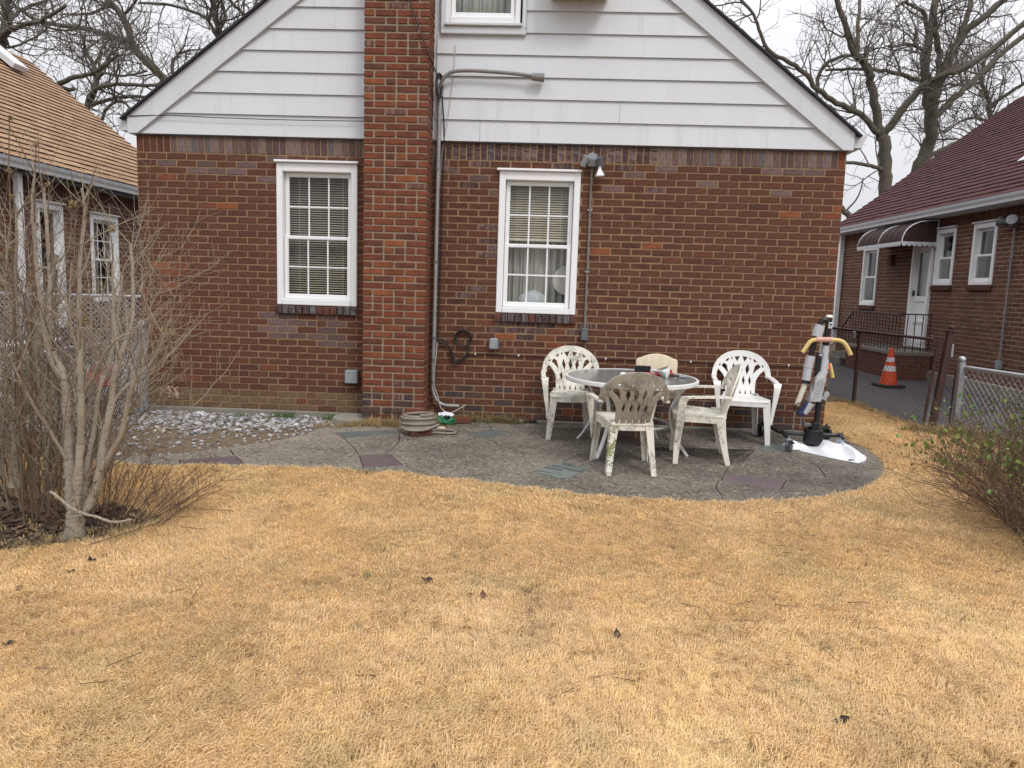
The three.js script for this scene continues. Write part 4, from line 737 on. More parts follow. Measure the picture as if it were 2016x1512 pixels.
// ------------------------------------------------------------------ bare trees across the street
const LIMBS = {
 R1: [
  [[14.35, 4.27, -16, 0.193], [14.23, 5.21, -16, 0.182], [14.06, 6.08, -16, 0.171], [13.99, 6.35, -16, 0.159]],
  [[13.99, 6.29, -16, 0.133], [13.62, 7.13, -15.88, 0.122], [13.39, 7.83, -15.75, 0.112], [13.18, 8.14, -15.62, 0.102], [12.86, 8.34, -15.5, 0.091], [12.52, 8.88, -15.38, 0.081], [12.09, 9.75, -15.25, 0.072], [11.77, 10.38, -15.12, 0.062], [11.34, 11.26, -15, 0.052]],
  [[13.08, 8.45, -16, 0.062], [13.13, 9.42, -16.27, 0.054], [13.2, 10.23, -16.53, 0.046], [13.19, 11.2, -16.8, 0.038]],
  [[14.03, 6.21, -16, 0.115], [14.31, 6.71, -15.81, 0.108], [14.6, 7.22, -15.62, 0.102], [14.91, 7.59, -15.44, 0.096], [15.26, 7.79, -15.25, 0.089], [15.74, 7.92, -15.06, 0.083], [16.4, 8.45, -14.88, 0.077], [17, 9.02, -14.69, 0.071], [17.55, 9.5, -14.5, 0.064]],
  [[13.98, 6.15, -16, 0.097], [13.77, 6.33, -15.89, 0.091], [13.25, 6.74, -15.78, 0.084], [12.49, 7.06, -15.67, 0.077], [11.86, 7.38, -15.56, 0.071], [11.38, 7.84, -15.45, 0.065], [10.86, 8.1, -15.35, 0.059], [10.32, 8.33, -15.24, 0.053], [9.98, 8.77, -15.13, 0.047], [9.73, 9.25, -15.02, 0.041], [9.32, 9.59, -14.91, 0.036], [8.85, 10.07, -14.8, 0.03]],
  [[11.85, 7.29, -16, 0.061], [12.01, 7.39, -16.1, 0.058], [12.07, 7.97, -16.2, 0.055], [12.37, 8.37, -16.3, 0.052], [12.83, 8.59, -16.4, 0.049], [13.2, 8.63, -16.5, 0.045]],
  [[14.15, 5.22, -16, 0.067], [13.98, 5.22, -15.85, 0.061], [13.54, 5.31, -15.7, 0.054], [12.9, 5.34, -15.55, 0.048], [12.41, 5.42, -15.4, 0.042]],
 ],
 R2: [
  [[15.63, 5.18, -17, 0.223], [15.64, 5.38, -16.88, 0.207], [15.72, 6, -16.76, 0.191], [15.7, 6.87, -16.64, 0.176], [15.64, 7.4, -16.52, 0.16], [15.72, 7.92, -16.4, 0.144], [15.86, 8.44, -16.28, 0.129], [15.99, 8.95, -16.16, 0.113], [16.25, 9.33, -16.04, 0.098], [17.07, 10.07, -15.92, 0.083], [17.7, 10.59, -15.8, 0.068]],
  [[15.86, 6.87, -17, 0.151], [15.74, 7.67, -17.16, 0.139], [15.7, 8.68, -17.32, 0.127], [15.8, 9.68, -17.48, 0.116], [15.95, 10.68, -17.64, 0.104], [15.99, 11.64, -17.8, 0.091]],
  [[15.94, 7.86, -17, 0.105], [15.93, 8.37, -16.9, 0.098], [15.79, 8.96, -16.8, 0.091], [15.55, 9.61, -16.7, 0.083], [15.42, 10.15, -16.6, 0.076]],
  [[16.21, 8.65, -17, 0.096], [16.49, 9.31, -17.1, 0.088], [16.74, 10.11, -17.2, 0.079], [16.87, 10.57, -17.3, 0.07], [16.95, 11.35, -17.4, 0.061]],
  [[15.94, 7.03, -17, 0.104], [16.58, 7.6, -17.25, 0.1], [17, 7.99, -17.5, 0.095], [17.61, 8.51, -17.75, 0.09], [18.15, 9.04, -18, 0.085], [19.11, 9.86, -18.25, 0.081], [19.89, 10.44, -18.5, 0.076]],
  [[15.61, 8, -17, 0.076], [15.37, 7.99, -16.76, 0.068], [14.56, 8.15, -16.52, 0.059], [13.65, 8.18, -16.28, 0.051], [12.86, 8.11, -16.04, 0.043], [12.12, 8, -15.8, 0.035]],
  [[15.53, 8.89, -17, 0.057], [14.89, 9.01, -16.6, 0.045], [14.04, 8.81, -16.2, 0.033]],
  [[15.5, 9.49, -17, 0.067], [15.27, 10.03, -16.88, 0.06], [14.92, 10.15, -16.75, 0.052], [14.54, 10.22, -16.62, 0.045], [14.28, 10.05, -16.5, 0.037]],
  [[15.91, 5.8, -17, 0.075], [16.58, 6.19, -17.33, 0.07], [17.57, 6.54, -17.67, 0.066], [18.25, 6.89, -18, 0.061]],
 ],
 R3: [
  [[19.4, 6.74, -20, 0.098], [19.33, 7.32, -20, 0.089], [19.23, 8.1, -20, 0.081], [19.04, 8.58, -20, 0.072], [18.83, 8.93, -20, 0.063], [18.89, 9.6, -20, 0.055]],
  [[19.25, 8.06, -20, 0.066], [19.56, 8.41, -19.8, 0.06], [20.07, 8.79, -19.6, 0.054], [20.47, 9.13, -19.4, 0.049]],
  [[18.85, 8.9, -20, 0.057], [18.28, 8.72, -19.73, 0.049], [17.5, 8.66, -19.47, 0.041], [17.1, 8.49, -19.2, 0.033]],
  [[19.29, 7.59, -20, 0.052], [18.65, 7.65, -19.73, 0.044], [18.02, 7.45, -19.47, 0.037], [17.42, 7.01, -19.2, 0.029]],
 ],
 R4: [
  [[12.83, 3.53, -15, 0.099], [13.14, 3.58, -15, 0.095], [12.96, 3.7, -15, 0.091], [12.74, 3.84, -15, 0.087], [12.53, 4.02, -15, 0.082]],
  [[12.74, 3.84, -15, 0.026], [12.98, 4.29, -14.75, 0.02], [12.97, 4.75, -14.5, 0.013]],
 ],
 L1: [
  [[-6.8, 6.3, -15, 0.122], [-7.13, 6.94, -14.89, 0.115], [-7.6, 7.41, -14.77, 0.108], [-7.98, 7.85, -14.66, 0.102], [-8.1, 8.29, -14.54, 0.094], [-8.27, 8.72, -14.43, 0.087], [-8.45, 8.98, -14.31, 0.079], [-8.55, 9.59, -14.2, 0.072]],
  [[-8.2, 8, -15, 0.081], [-8.23, 8.07, -14.88, 0.077], [-8.73, 8.23, -14.75, 0.073], [-9.11, 8.33, -14.62, 0.068], [-9.66, 8.38, -14.5, 0.064], [-10.28, 8.43, -14.38, 0.06], [-10.75, 8.56, -14.25, 0.056], [-11.09, 8.8, -14.12, 0.051], [-11.49, 9.06, -14, 0.047]],
  [[-8.71, 9.08, -15, 0.055], [-8.93, 9.24, -15.15, 0.05], [-9.22, 9.22, -15.3, 0.045], [-9.7, 9.12, -15.45, 0.04], [-10.47, 9.09, -15.6, 0.035]],
  [[-7.02, 6.87, -15, 0.061], [-7.17, 7.18, -15.2, 0.055], [-7.25, 7.73, -15.4, 0.049], [-7.17, 8.04, -15.6, 0.043], [-6.91, 8.22, -15.8, 0.036]],
  [[-8.56, 8.86, -15, 0.046], [-8.08, 9.11, -14.75, 0.037], [-7.66, 9.44, -14.5, 0.029]],
 ],
 L2: [
  [[-8.82, 5.33, -13, 0.1], [-8.51, 5.84, -13, 0.09], [-8.25, 6.3, -13, 0.079], [-8.21, 6.68, -13, 0.068], [-8.28, 7.02, -13, 0.058], [-8.45, 7.29, -13, 0.048], [-8.51, 7.58, -13, 0.037]],
  [[-8.48, 5.94, -13, 0.063], [-8.29, 6.14, -12.84, 0.058], [-7.82, 6.33, -12.68, 0.053], [-7.25, 6.35, -12.52, 0.048], [-6.35, 6.3, -12.36, 0.042], [-5.82, 6.34, -12.2, 0.037]],
  [[-8.6, 5.71, -13, 0.06], [-8.47, 5.92, -13.12, 0.056], [-8.16, 6.09, -13.24, 0.051], [-7.69, 6.23, -13.36, 0.046], [-6.95, 6.29, -13.48, 0.041], [-6.54, 6.49, -13.6, 0.036]],
  [[-8.1, 5.5, -13, 0.043], [-7.86, 5.83, -12.9, 0.039], [-7.43, 5.98, -12.8, 0.034], [-7.1, 5.76, -12.7, 0.03], [-6.92, 5.5, -12.6, 0.025]],
  [[-8.21, 6.54, -13, 0.04], [-7.88, 6.69, -12.8, 0.035], [-7.26, 6.58, -12.6, 0.029], [-6.47, 6.67, -12.4, 0.024]],
 ],
 L3: [
  [[-8.66, 6.3, -10, 0.121], [-8.6, 6.63, -10, 0.11], [-8.46, 7.05, -10, 0.099], [-8.46, 7.53, -10, 0.088], [-8.51, 7.96, -10, 0.077]],
  [[-8.62, 6.58, -10, 0.068], [-8.47, 6.72, -9.84, 0.062], [-7.99, 6.84, -9.68, 0.055], [-7.37, 6.91, -9.52, 0.048], [-7.11, 6.93, -9.36, 0.042], [-6.53, 7.16, -9.2, 0.035]],
  [[-8.46, 7.03, -10, 0.046], [-8.31, 7.4, -10.27, 0.041], [-8, 7.67, -10.53, 0.036], [-7.67, 7.94, -10.8, 0.031]],
 ],
 L5: [
  [[-8.23, 5.65, -11, 0.07], [-7.83, 5.9, -10.84, 0.062], [-7.36, 6.02, -10.68, 0.054], [-6.85, 6.08, -10.52, 0.046], [-6.43, 6.22, -10.36, 0.039], [-5.96, 6.46, -10.2, 0.032]],
  [[-7.9, 5.87, -11, 0.054], [-7.68, 5.8, -10.9, 0.049], [-7.43, 5.8, -10.8, 0.045]],
 ],
 L4: [
  [[-5.18, 7.54, -14, 0.091], [-5.24, 7.96, -14, 0.086], [-5.27, 8.34, -14, 0.082], [-5.37, 8.74, -14, 0.077], [-5.42, 9.02, -14, 0.073], [-5.49, 9.55, -14, 0.068]],
  [[-5.26, 8.06, -14, 0.05], [-5.26, 8.06, -13.84, 0.046], [-5.42, 8.4, -13.68, 0.042], [-5.82, 8.57, -13.52, 0.038], [-6.46, 8.67, -13.36, 0.034], [-7.09, 8.63, -13.2, 0.03]],
  [[-5.25, 8.22, -14, 0.053], [-5.14, 8.63, -14.17, 0.048], [-5.27, 9.09, -14.33, 0.043], [-5.45, 9.61, -14.5, 0.038]],
  [[-4.24, 8.44, -14, 0.053], [-4.35, 8.54, -13.88, 0.049], [-4.59, 8.72, -13.75, 0.046], [-4.78, 8.9, -13.62, 0.043], [-4.95, 9.11, -13.5, 0.04]],
  [[-4.4, 8.58, -14, 0.041], [-4.29, 8.95, -14.2, 0.036], [-4.27, 9.32, -14.4, 0.03]],
 ],
};
function wander(start, dir, len, r0, r1, R, o) {                   // a crooked shoot: a list of points with radii
  const n = Math.max(3, Math.ceil(len / (o.step || 0.35))), pts = [start.toArray()], rad = [r0], d = dir.clone().normalize(), p = start.clone();
  for (let i = 1; i <= n; i++) { d.x += rr(-o.bend, o.bend, R); d.y += rr(-o.bend, o.bend, R) + (o.lift || 0); d.z += rr(-o.bend, o.bend, R); d.normalize(); p.addScaledVector(d, len / n); pts.push(p.toArray()); rad.push(r0 + (r1 - r0) * i / n); }
  return { pts, rad, d };
}
function growTwigs(mb, base, R, o, depth) {                        // side shoots along a limb
  const { pts, rad } = base; let L = 0; for (let i = 1; i < pts.length; i++) L += V(...pts[i]).distanceTo(V(...pts[i - 1]));
  const n = Math.round(L * o.per[depth]);
  for (let k = 0; k < n; k++) {
    const t = rr(depth === 0 ? o.from : 0.15, 1, R) * (pts.length - 1), i = Math.min(pts.length - 2, Math.floor(t)), f = t - i;
    const a = V(...pts[i]), b = V(...pts[i + 1]), p = a.clone().lerp(b, f), dir = b.clone().sub(a).normalize(), side = V(rr(-1, 1, R), rr(-1, 1, R), rr(-1, 1, R)).cross(dir).normalize();
    const r0 = Math.min(o.rad[depth] * rr(.7, 1.2, R), (rad[i] + (rad[i + 1] - rad[i]) * f) * 0.75), len = o.len[depth] * rr(0.5, 1.25, R);
    const s = wander(p, dir.multiplyScalar(rr(0.2, 0.8, R)).addScaledVector(side, 1).add(V(0, o.up, 0)), len, r0, Math.max(o.min, r0 * 0.35), R, { bend: o.bend, lift: o.lift, step: o.step });
    (depth === 0 ? mb.big : mb.fine).tube(s.pts, s.rad, depth === 0 ? 5 : depth === 1 ? 4 : 3, false);
    if (depth + 1 < o.per.length) growTwigs(mb, s, R, o, depth + 1);
  }
}
function tree(key, label, base, seed, o = {}) {
  const R = mulberry(seed), t = thing('bare_tree', label, 'tree', [0, 0, 0], 'bare street trees behind the houses'), L = LIMBS[key], mb = { big: new MB(), fine: new MB() };
  const opt = { per: [2.6, 3.2, 3.4], len: [1.8, 0.95, 0.42], rad: [0.026, 0.0115, 0.0075], min: 0.0055, from: 0.12, bend: 0.34, lift: 0.03, up: 0.25, step: 0.22, ...o };
  L.forEach((l, i) => {
    let pts = l.map(q => [q[0], q[1], q[2]]), rad = l.map(q => q[3]);
    if (i === 0 && base) { pts = [[...base], ...pts]; rad = [rad[0] * 1.3, ...rad]; }
    const n = (pts.length - 1) * 4, C = spline(pts, n), rd = C.map((q, j) => { const s = j / n * (rad.length - 1), a = Math.min(rad.length - 2, Math.floor(s)); return rad[a] + (rad[a + 1] - rad[a]) * (s - a); });
    C.forEach((q, j) => { if (j && j < n) { const w = rd[j] * 0.35; q[0] += rr(-w, w, R); q[1] += rr(-w, w, R); q[2] += rr(-w, w, R); } });
    new MB().tube(C, rd, 10).build(i === 0 && base ? 'trunk' : 'limb', M.barkTree, t);
    if (!(i === 0 && base && L.length > 1 && C[n][1] < 7)) growTwigs(mb, { pts: C, rad: rd }, R, opt, 0);
    else if (o.trunkTwigs) growTwigs(mb, { pts: C.slice(n >> 1), rad: rd.slice(n >> 1) }, R, opt, 0);
  });
  mb.big.build('branches', M.barkTree, t).userData.kind = 'stuff'; mb.fine.build('twigs', M.twigTree, t).userData.kind = 'stuff';
  return t;
}
tree('R1', 'bare tree forking low between the white gable and the red roof', [14.4, -0.1, -16], 1);
tree('R2', 'bare tree with the thickest straight trunk rising behind the red roof', [15.5, -0.1, -17], 2);
tree('R3', 'thin dark bare tree peeking over the red roof slope', [19.4, -0.1, -20], 3);
tree('R4', 'stubby leaning bare tree low behind the red house corner', [11.9, -0.1, -15], 4, { per: [1.2, 1.5], len: [1.2, 0.6], rad: [0.02, 0.009] });
tree('L1', 'bare tree with one thick limb arching out from behind the left gable slope', [-3.0, -0.1, -15.2], 5);
tree('L2', 'slender forking bare tree behind the tan roof beside the white gutter', [-9.4, -0.1, -13], 6);
tree('L3', 'thick bare tree at the top left behind the tan roof ridge', [-9.5, -0.1, -10.5], 7);
tree('L5', 'low bare tree reaching over the tan roof slope', [-8.9, -0.1, -11.4], 8, { per: [1.8, 2.2, 2] });
tree('L4', 'bare tree branching just above the left side of the white gable', [-0.9, -0.1, -14.2], 9);

// ------------------------------------------------------------------ bare shrubs
const SHRUB = [
  [[1.51, -0.13, 3.54, 0.055], [1.52, -0.07, 3.54, 0.051], [1.52, 0.01, 3.54, 0.047]],
  [[1.49, -0.01, 3.5, 0.031], [1.47, 0.01, 3.49, 0.029], [1.46, 0.25, 3.48, 0.026], [1.45, 0.55, 3.46, 0.024], [1.44, 0.76, 3.45, 0.022]],
  [[1.44, 0.76, 3.45, 0.015], [1.38, 0.85, 3.46, 0.014], [1.36, 1, 3.48, 0.012], [1.36, 1.08, 3.49, 0.011], [1.35, 1.3, 3.51, 0.009], [1.35, 1.52, 3.52, 0.008], [1.36, 1.74, 3.54, 0.006], [1.39, 1.9, 3.55, 0.005]],
  [[1.44, 0.77, 3.45, 0.019], [1.39, 0.87, 3.43, 0.017], [1.35, 0.93, 3.42, 0.015], [1.33, 1.07, 3.4, 0.013], [1.33, 1.36, 3.38, 0.011], [1.32, 1.65, 3.37, 0.009], [1.3, 1.84, 3.35, 0.007]],
  [[1.45, 0.76, 3.46, 0.008], [1.5, 0.81, 3.49, 0.007], [1.56, 0.88, 3.53, 0.006], [1.6, 0.95, 3.56, 0.005]],
  [[1.52, 0.01, 3.52, 0.027], [1.53, 0.05, 3.54, 0.025], [1.57, 0.35, 3.55, 0.022], [1.6, 0.57, 3.57, 0.019], [1.62, 0.84, 3.59, 0.017], [1.63, 0.99, 3.6, 0.015], [1.65, 1.2, 3.62, 0.012], [1.68, 1.47, 3.64, 0.01], [1.72, 1.69, 3.65, 0.008], [1.72, 1.81, 3.67, 0.006]],
  [[1.62, 0.95, 3.6, 0.008], [1.62, 1.07, 3.65, 0.007], [1.65, 1.23, 3.7, 0.005], [1.7, 1.42, 3.75, 0.004]],
  [[1.52, 0.01, 3.5, 0.017], [1.52, 0.04, 3.47, 0.016], [1.54, 0.27, 3.44, 0.014], [1.57, 0.47, 3.41, 0.013], [1.59, 0.69, 3.38, 0.011], [1.61, 0.8, 3.34, 0.01], [1.64, 0.93, 3.31, 0.008], [1.66, 1.14, 3.28, 0.007], [1.68, 1.37, 3.25, 0.005]],
  [[1.53, 0.01, 3.52, 0.029], [1.57, 0.04, 3.5, 0.026], [1.64, 0.23, 3.49, 0.024], [1.66, 0.42, 3.47, 0.021], [1.7, 0.62, 3.45, 0.018], [1.72, 0.8, 3.44, 0.016], [1.77, 0.96, 3.42, 0.014], [1.81, 1.09, 3.4, 0.011], [1.82, 1.32, 3.39, 0.009], [1.8, 1.55, 3.37, 0.007]],
  [[1.66, 0.27, 3.5, 0.017], [1.8, 0.48, 3.53, 0.014], [1.87, 0.67, 3.57, 0.012], [1.94, 0.82, 3.6, 0.01], [2.04, 0.9, 3.63, 0.008], [2.13, 1.04, 3.67, 0.006], [2.18, 1.14, 3.7, 0.004]],
  [[1.94, 0.82, 3.6, 0.007], [2, 0.85, 3.63, 0.006], [2.09, 0.89, 3.67, 0.005], [2.17, 0.96, 3.7, 0.004]],
  [[1.7, 0.62, 3.45, 0.01], [1.75, 0.71, 3.43, 0.008], [1.81, 0.78, 3.4, 0.007], [1.87, 0.92, 3.38, 0.005], [1.89, 1.09, 3.35, 0.004]],
  [[1.6, 0.71, 3.55, 0.01], [1.7, 0.82, 3.6, 0.008], [1.79, 0.94, 3.65, 0.007], [1.91, 1.04, 3.7, 0.005], [2.01, 1.07, 3.75, 0.004]],
  [[1.46, 0.32, 3.5, 0.01], [1.42, 0.51, 3.58, 0.009], [1.39, 0.65, 3.65, 0.007], [1.37, 0.82, 3.73, 0.006], [1.38, 0.94, 3.8, 0.005]],
  [[1.7, 0.78, 3.4, 0.01], [1.71, 0.94, 3.38, 0.008], [1.68, 1.08, 3.35, 0.007], [1.66, 1.31, 3.32, 0.006], [1.66, 1.55, 3.3, 0.004]],
  [[1.44, 0.16, 3.62, 0.008], [1.46, 0.15, 3.62, 0.008], [1.54, 0.09, 3.63, 0.008], [1.62, 0.05, 3.63, 0.007], [1.71, 0.03, 3.63, 0.007], [1.8, 0.01, 3.64, 0.007], [1.91, 0.03, 3.64, 0.006]],
  [[0.93, 0.05, 3.2, 0.042], [0.94, 0.3, 3.18, 0.035], [1.01, 0.68, 3.16, 0.029], [1.09, 0.99, 3.14, 0.023], [1.13, 1.18, 3.12, 0.017], [1.19, 1.48, 3.1, 0.011]],
  [[1.06, 0.75, 3.2, 0.015], [1.03, 0.99, 3.23, 0.012], [1.03, 1.29, 3.25, 0.01], [1.08, 1.59, 3.28, 0.007], [1.09, 1.76, 3.3, 0.005]],
];
function stemBush(parent, R, base, spread, n, hgt, r0, mats, o = {}) {
  const A = mats.map(() => ({ big: new MB(), fine: new MB() })), ends = [];
  for (let k = 0; k < n; k++) {
    const a = rr(0, 2 * Math.PI, R), q = Math.sqrt(R()), x = base[0] + Math.cos(a) * spread[0] * q, z = base[2] + Math.sin(a) * spread[1] * q, out = o.lean ?? 0.35;
    const d = V(Math.cos(a) * out * q + rr(-.15, .15, R) + (o.dx || 0), 1, Math.sin(a) * out * q + rr(-.15, .15, R)), h = hgt * rr(0.6, 1.1, R), i = Math.floor(R() * mats.length);
    const s = wander(V(x, slope(z) - 0.03, z), d, h, r0 * rr(.6, 1.2, R), r0 * 0.3, R, { bend: o.bend ?? 0.1, lift: o.lift ?? 0.02, step: 0.12 });
    A[i].big.tube(s.pts, s.rad, 6, false); growTwigs({ big: A[i].fine, fine: A[i].fine }, s, R, { per: o.per || [7, 5], len: o.len || [0.4, 0.16], rad: [r0 * 0.5, r0 * 0.28], min: 0.0009, from: 0.2, bend: 0.14, lift: 0.04, up: 0.55, step: 0.07 }, 0); ends.push(s);
  }
  A.forEach((m, i) => { if (m.big.size) m.big.build('stems', mats[i], parent).userData.kind = 'stuff'; if (m.fine.size) m.fine.build('twigs', mats[i], parent).userData.kind = 'stuff'; });
  return ends;
}
{
  const R = mulberry(404), t = thing('bare_shrub', 'pale stemmed leafless shrub forking from one short trunk at the lawn edge', 'shrub');
  const mb = { big: new MB(), fine: new MB() };
  SHRUB.forEach((l, i) => {
    const n = (l.length - 1) * 5, C = spline(l, n), rd = C.map((q, j) => { const s = j / n * (l.length - 1), a = Math.min(l.length - 2, Math.floor(s)); return l[a][3] + (l[a + 1][3] - l[a][3]) * (s - a); });
    if (i === 0) { C[0][1] -= 0.08; rd.forEach((_, j) => { rd[j] *= 1 + 0.25 * Math.max(0, 1 - j / 4); }); }
    C.forEach((q, j) => { if (i && j && j < n) { q[0] += rr(-.0015, .0015, R); q[2] += rr(-.003, .003, R); } });
    const kn = new MB().tube(C, rd.map((v, j) => v * (1 + 0.1 * Math.sin(j * 1.9 + i) + (R() < 0.12 ? 0.14 : 0))), 12); if (i) for (let j = 3; j < n; j += 3) if (R() < 0.6) { const a = R() * 6.28; kn.tube([C[j], [C[j][0] + Math.cos(a) * rd[j] * 1.5, C[j][1] + rd[j] * 0.9, C[j][2] + Math.sin(a) * rd[j] * 1.5]], [rd[j] * 0.5, rd[j] * 0.2], 6); }
    kn.build(i === 0 ? 'trunk' : 'stem', M.barkPale, t);
    if (i && i !== 15) growTwigs(mb, { pts: C, rad: rd }, R, { per: [7, 6], len: [0.34, 0.13], rad: [0.0045, 0.0026], min: 0.001, from: 0.3, bend: 0.12, lift: 0.05, up: 0.6, step: 0.06 }, 0);
  });
  mb.big.build('twigs', M.twigPale, t).userData.kind = 'stuff'; mb.fine.build('twigs', M.twigPale, t).userData.kind = 'stuff';
  const s2 = thing('bare_shrub', 'tangle of thin red brown twigs spreading low over the lawn right of the pale trunk', 'shrub');
  stemBush(s2, R, [1.55, 0, 3.25], [0.3, 0.22], 80, 0.55, 0.003, [M.twigRed, M.twigBush, M.twigRed], { lean: 1.5, dx: 0.3, bend: 0.09, per: [8, 5], len: [0.2, 0.08] });
  const s3 = thing('bare_shrub', 'tall leafless hydrangea with dried brown flower heads at the left picture edge', 'shrub');
  const e3 = stemBush(s3, R, [0.88, 0, 3.0], [0.34, 0.35], 80, 1.95, 0.006, [M.twigPale, M.twigBush, M.barkPale], { lean: 0.5, bend: 0.15, lift: 0.05, per: [8, 5], len: [0.42, 0.16] });
  const hd = (o, p, s) => { const g = new MB(); for (let i = 0; i < 26; i++) { const v = V(rr(-1, 1, R), rr(-1, 1, R), rr(-1, 1, R)).normalize().multiplyScalar(s * rr(.5, 1, R)); const l = new THREE.IcosahedronGeometry(s * 0.32, 0); l.scale(1, 0.5, 1); g.geo(l, new THREE.Matrix4().compose(V(...p).add(v), new THREE.Quaternion().setFromEuler(new THREE.Euler(R() * 6, R() * 6, 0)), V(1, 1, 1))); } g.build('flower_head', M.seedHead, o); };
  e3.slice(0, 14).forEach(s => hd(s3, s.pts[s.pts.length - 1], rr(0.018, 0.032, R)));
  const s4 = thing('bare_shrub', 'dense pale brown leafless bush before the grey fence at the left picture edge', 'shrub');
  stemBush(s4, R, [0.55, 0, 2.6], [0.5, 0.4], 60, 1.55, 0.006, [M.twigBush, M.twigPale, M.barkPale], { lean: 1.0, bend: 0.26, lift: 0.05, per: [7, 4], len: [0.36, 0.15] });
  const s5 = thing('bare_shrub', 'few very tall thin stems with round seed heads against the tan roof', 'shrub');
  for (const [x, z, top, dx] of [[1.12, 3.4, 2.35, -.02], [1.16, 3.35, 2.2, .0], [1.2, 3.3, 2.0, .03], [1.1, 3.3, 1.9, -.03]]) { const s = wander(V(x, slope(z), z), V(dx, 1, 0), top, 0.007, 0.0028, R, { bend: 0.02, step: 0.15 }); new MB().tube(s.pts, s.rad, 6).build('stem', M.twigBush, s5); for (const k of [1, 3, 4, 6]) { const p = s.pts[s.pts.length - k]; hd(s5, [p[0] + rr(-.02, .02, R), p[1], p[2]], 0.016); } }
  const s6 = thing('bare_shrub', 'small dry plant with pale papery flower clusters at the house corner', 'shrub');
  stemBush(s6, R, [0.42, 0, 0.28], [0.06, 0.06], 5, 0.3, 0.003, [M.twigPale], { lean: 0.3, per: [3], len: [0.1] });
  for (let i = 0; i < 5; i++) { const g = new MB(); for (let k = 0; k < 9; k++) { const l = new THREE.PlaneGeometry(0.02, 0.018); g.geo(l, new THREE.Matrix4().compose(V(0.42 + rr(-.08, .1, R), 0.22 + rr(-.05, .06, R), 0.3 + rr(-.04, .04, R)), new THREE.Quaternion().setFromEuler(new THREE.Euler(R() * 6, R() * 6, R() * 6)), V(1, 1, 1))); } g.build('flower_cluster', M.paperFlower, s6); }
}
{
  const R = mulberry(505), t = thing('budding_bush', 'low tangled bush with red brown twigs and fresh green leaves at the lawn edge', 'bush');
  const ends = stemBush(t, R, [7.85, 0, 2.8], [0.62, 0.5], 420, 0.92, 0.0034, [M.twigRed, M.twigBush, M.twigBush], { lean: 0.95, dx: -0.08, bend: 0.3, lift: 0.0, per: [13, 7], len: [0.26, 0.11] });
  const leaf = new THREE.CircleGeometry(0.016, 6); leaf.scale(0.6, 1, 1); leaf.translate(0, 0.012, 0);
  const ms = []; ends.forEach(s => s.pts.forEach((p, i) => { const hh = p[1] / 0.9, pr = smooth(0.15, 0.6, hh) * 0.8; if (R() < pr) { const n = 3 + Math.floor(R() * 5); for (let k = 0; k < n; k++) ms.push(new THREE.Matrix4().compose(V(p[0] + rr(-.08, .08, R), p[1] + rr(-.05, .09, R), p[2] + rr(-.08, .08, R)), new THREE.Quaternion().setFromEuler(new THREE.Euler(rr(-1.3, 1.3, R), R() * 6, rr(-1, 1, R))), V(1, 1, 1).multiplyScalar(rr(.6, 1.35, R)))); } }));
  const im = new THREE.InstancedMesh(leaf, M.leafGreen, ms.length), c = new THREE.Color(); ms.forEach((m, i) => { im.setMatrixAt(i, m); const k = rr(0.6, 1.4, R); im.setColorAt(i, c.setRGB(k * rr(.8, 1.3, R), k, k * 0.8)); }); im.name = numbered('leaves'); im.userData.kind = 'stuff'; t.add(im);
}
// ------------------------------------------------------------------ patio chairs
const BACK = { h: 0.455, y: 0.405, z: -0.175, lean: 0.27, k: 0.75 };
const onBack = (u, v, w = 0) => { const s = v / BACK.h, c = BACK.k * u * u * (0.35 + 0.65 * smooth(0, 0.5, s)); return [u, BACK.y + v * 0.955 + w * 0.25, BACK.z - v * BACK.lean - 0.02 * Math.sin(s * Math.PI) + c + w]; };
function subdivide(g, L) {                                       // cuts every edge longer than L at its middle, until none is left
  let p = Array.from((g.index ? g.toNonIndexed() : g).attributes.position.array), go = true;
  const mid = (a, b) => a.map((v, k) => (v + b[k]) / 2), len = (a, b) => Math.hypot(a[0] - b[0], a[1] - b[1], a[2] - b[2]);
  for (let it = 0; it < 8 && go; it++) {
    go = false; const out = [];
    for (let i = 0; i < p.length; i += 9) {
      let t = [p.slice(i, i + 3), p.slice(i + 3, i + 6), p.slice(i + 6, i + 9)], e = [0, 1, 2].map(k => len(t[k], t[(k + 1) % 3]) > L), n = e.filter(Boolean).length;
      if (!n) { out.push(...t.flat()); continue; }
      go = true; const f = (...q) => q.forEach(v => out.push(...v));
      if (n === 3) { const m = [mid(t[0], t[1]), mid(t[1], t[2]), mid(t[2], t[0])]; f(t[0], m[0], m[2], m[0], t[1], m[1], m[2], m[1], t[2], m[0], m[1], m[2]); }
      else if (n === 1) { const k = e.indexOf(true), [a, b, c] = [t[k], t[(k + 1) % 3], t[(k + 2) % 3]], m = mid(a, b); f(a, m, c, m, b, c); }
      else { const k = e.indexOf(false), [a, b, c] = [t[k], t[(k + 1) % 3], t[(k + 2) % 3]], m = mid(b, c), q = mid(c, a); f(c, q, m, q, a, b, q, b, m); }
    }
    p = out;
  }
  const r = new THREE.BufferGeometry(); r.setAttribute('position', new THREE.BufferAttribute(new Float32Array(p), 3)); return r;
}
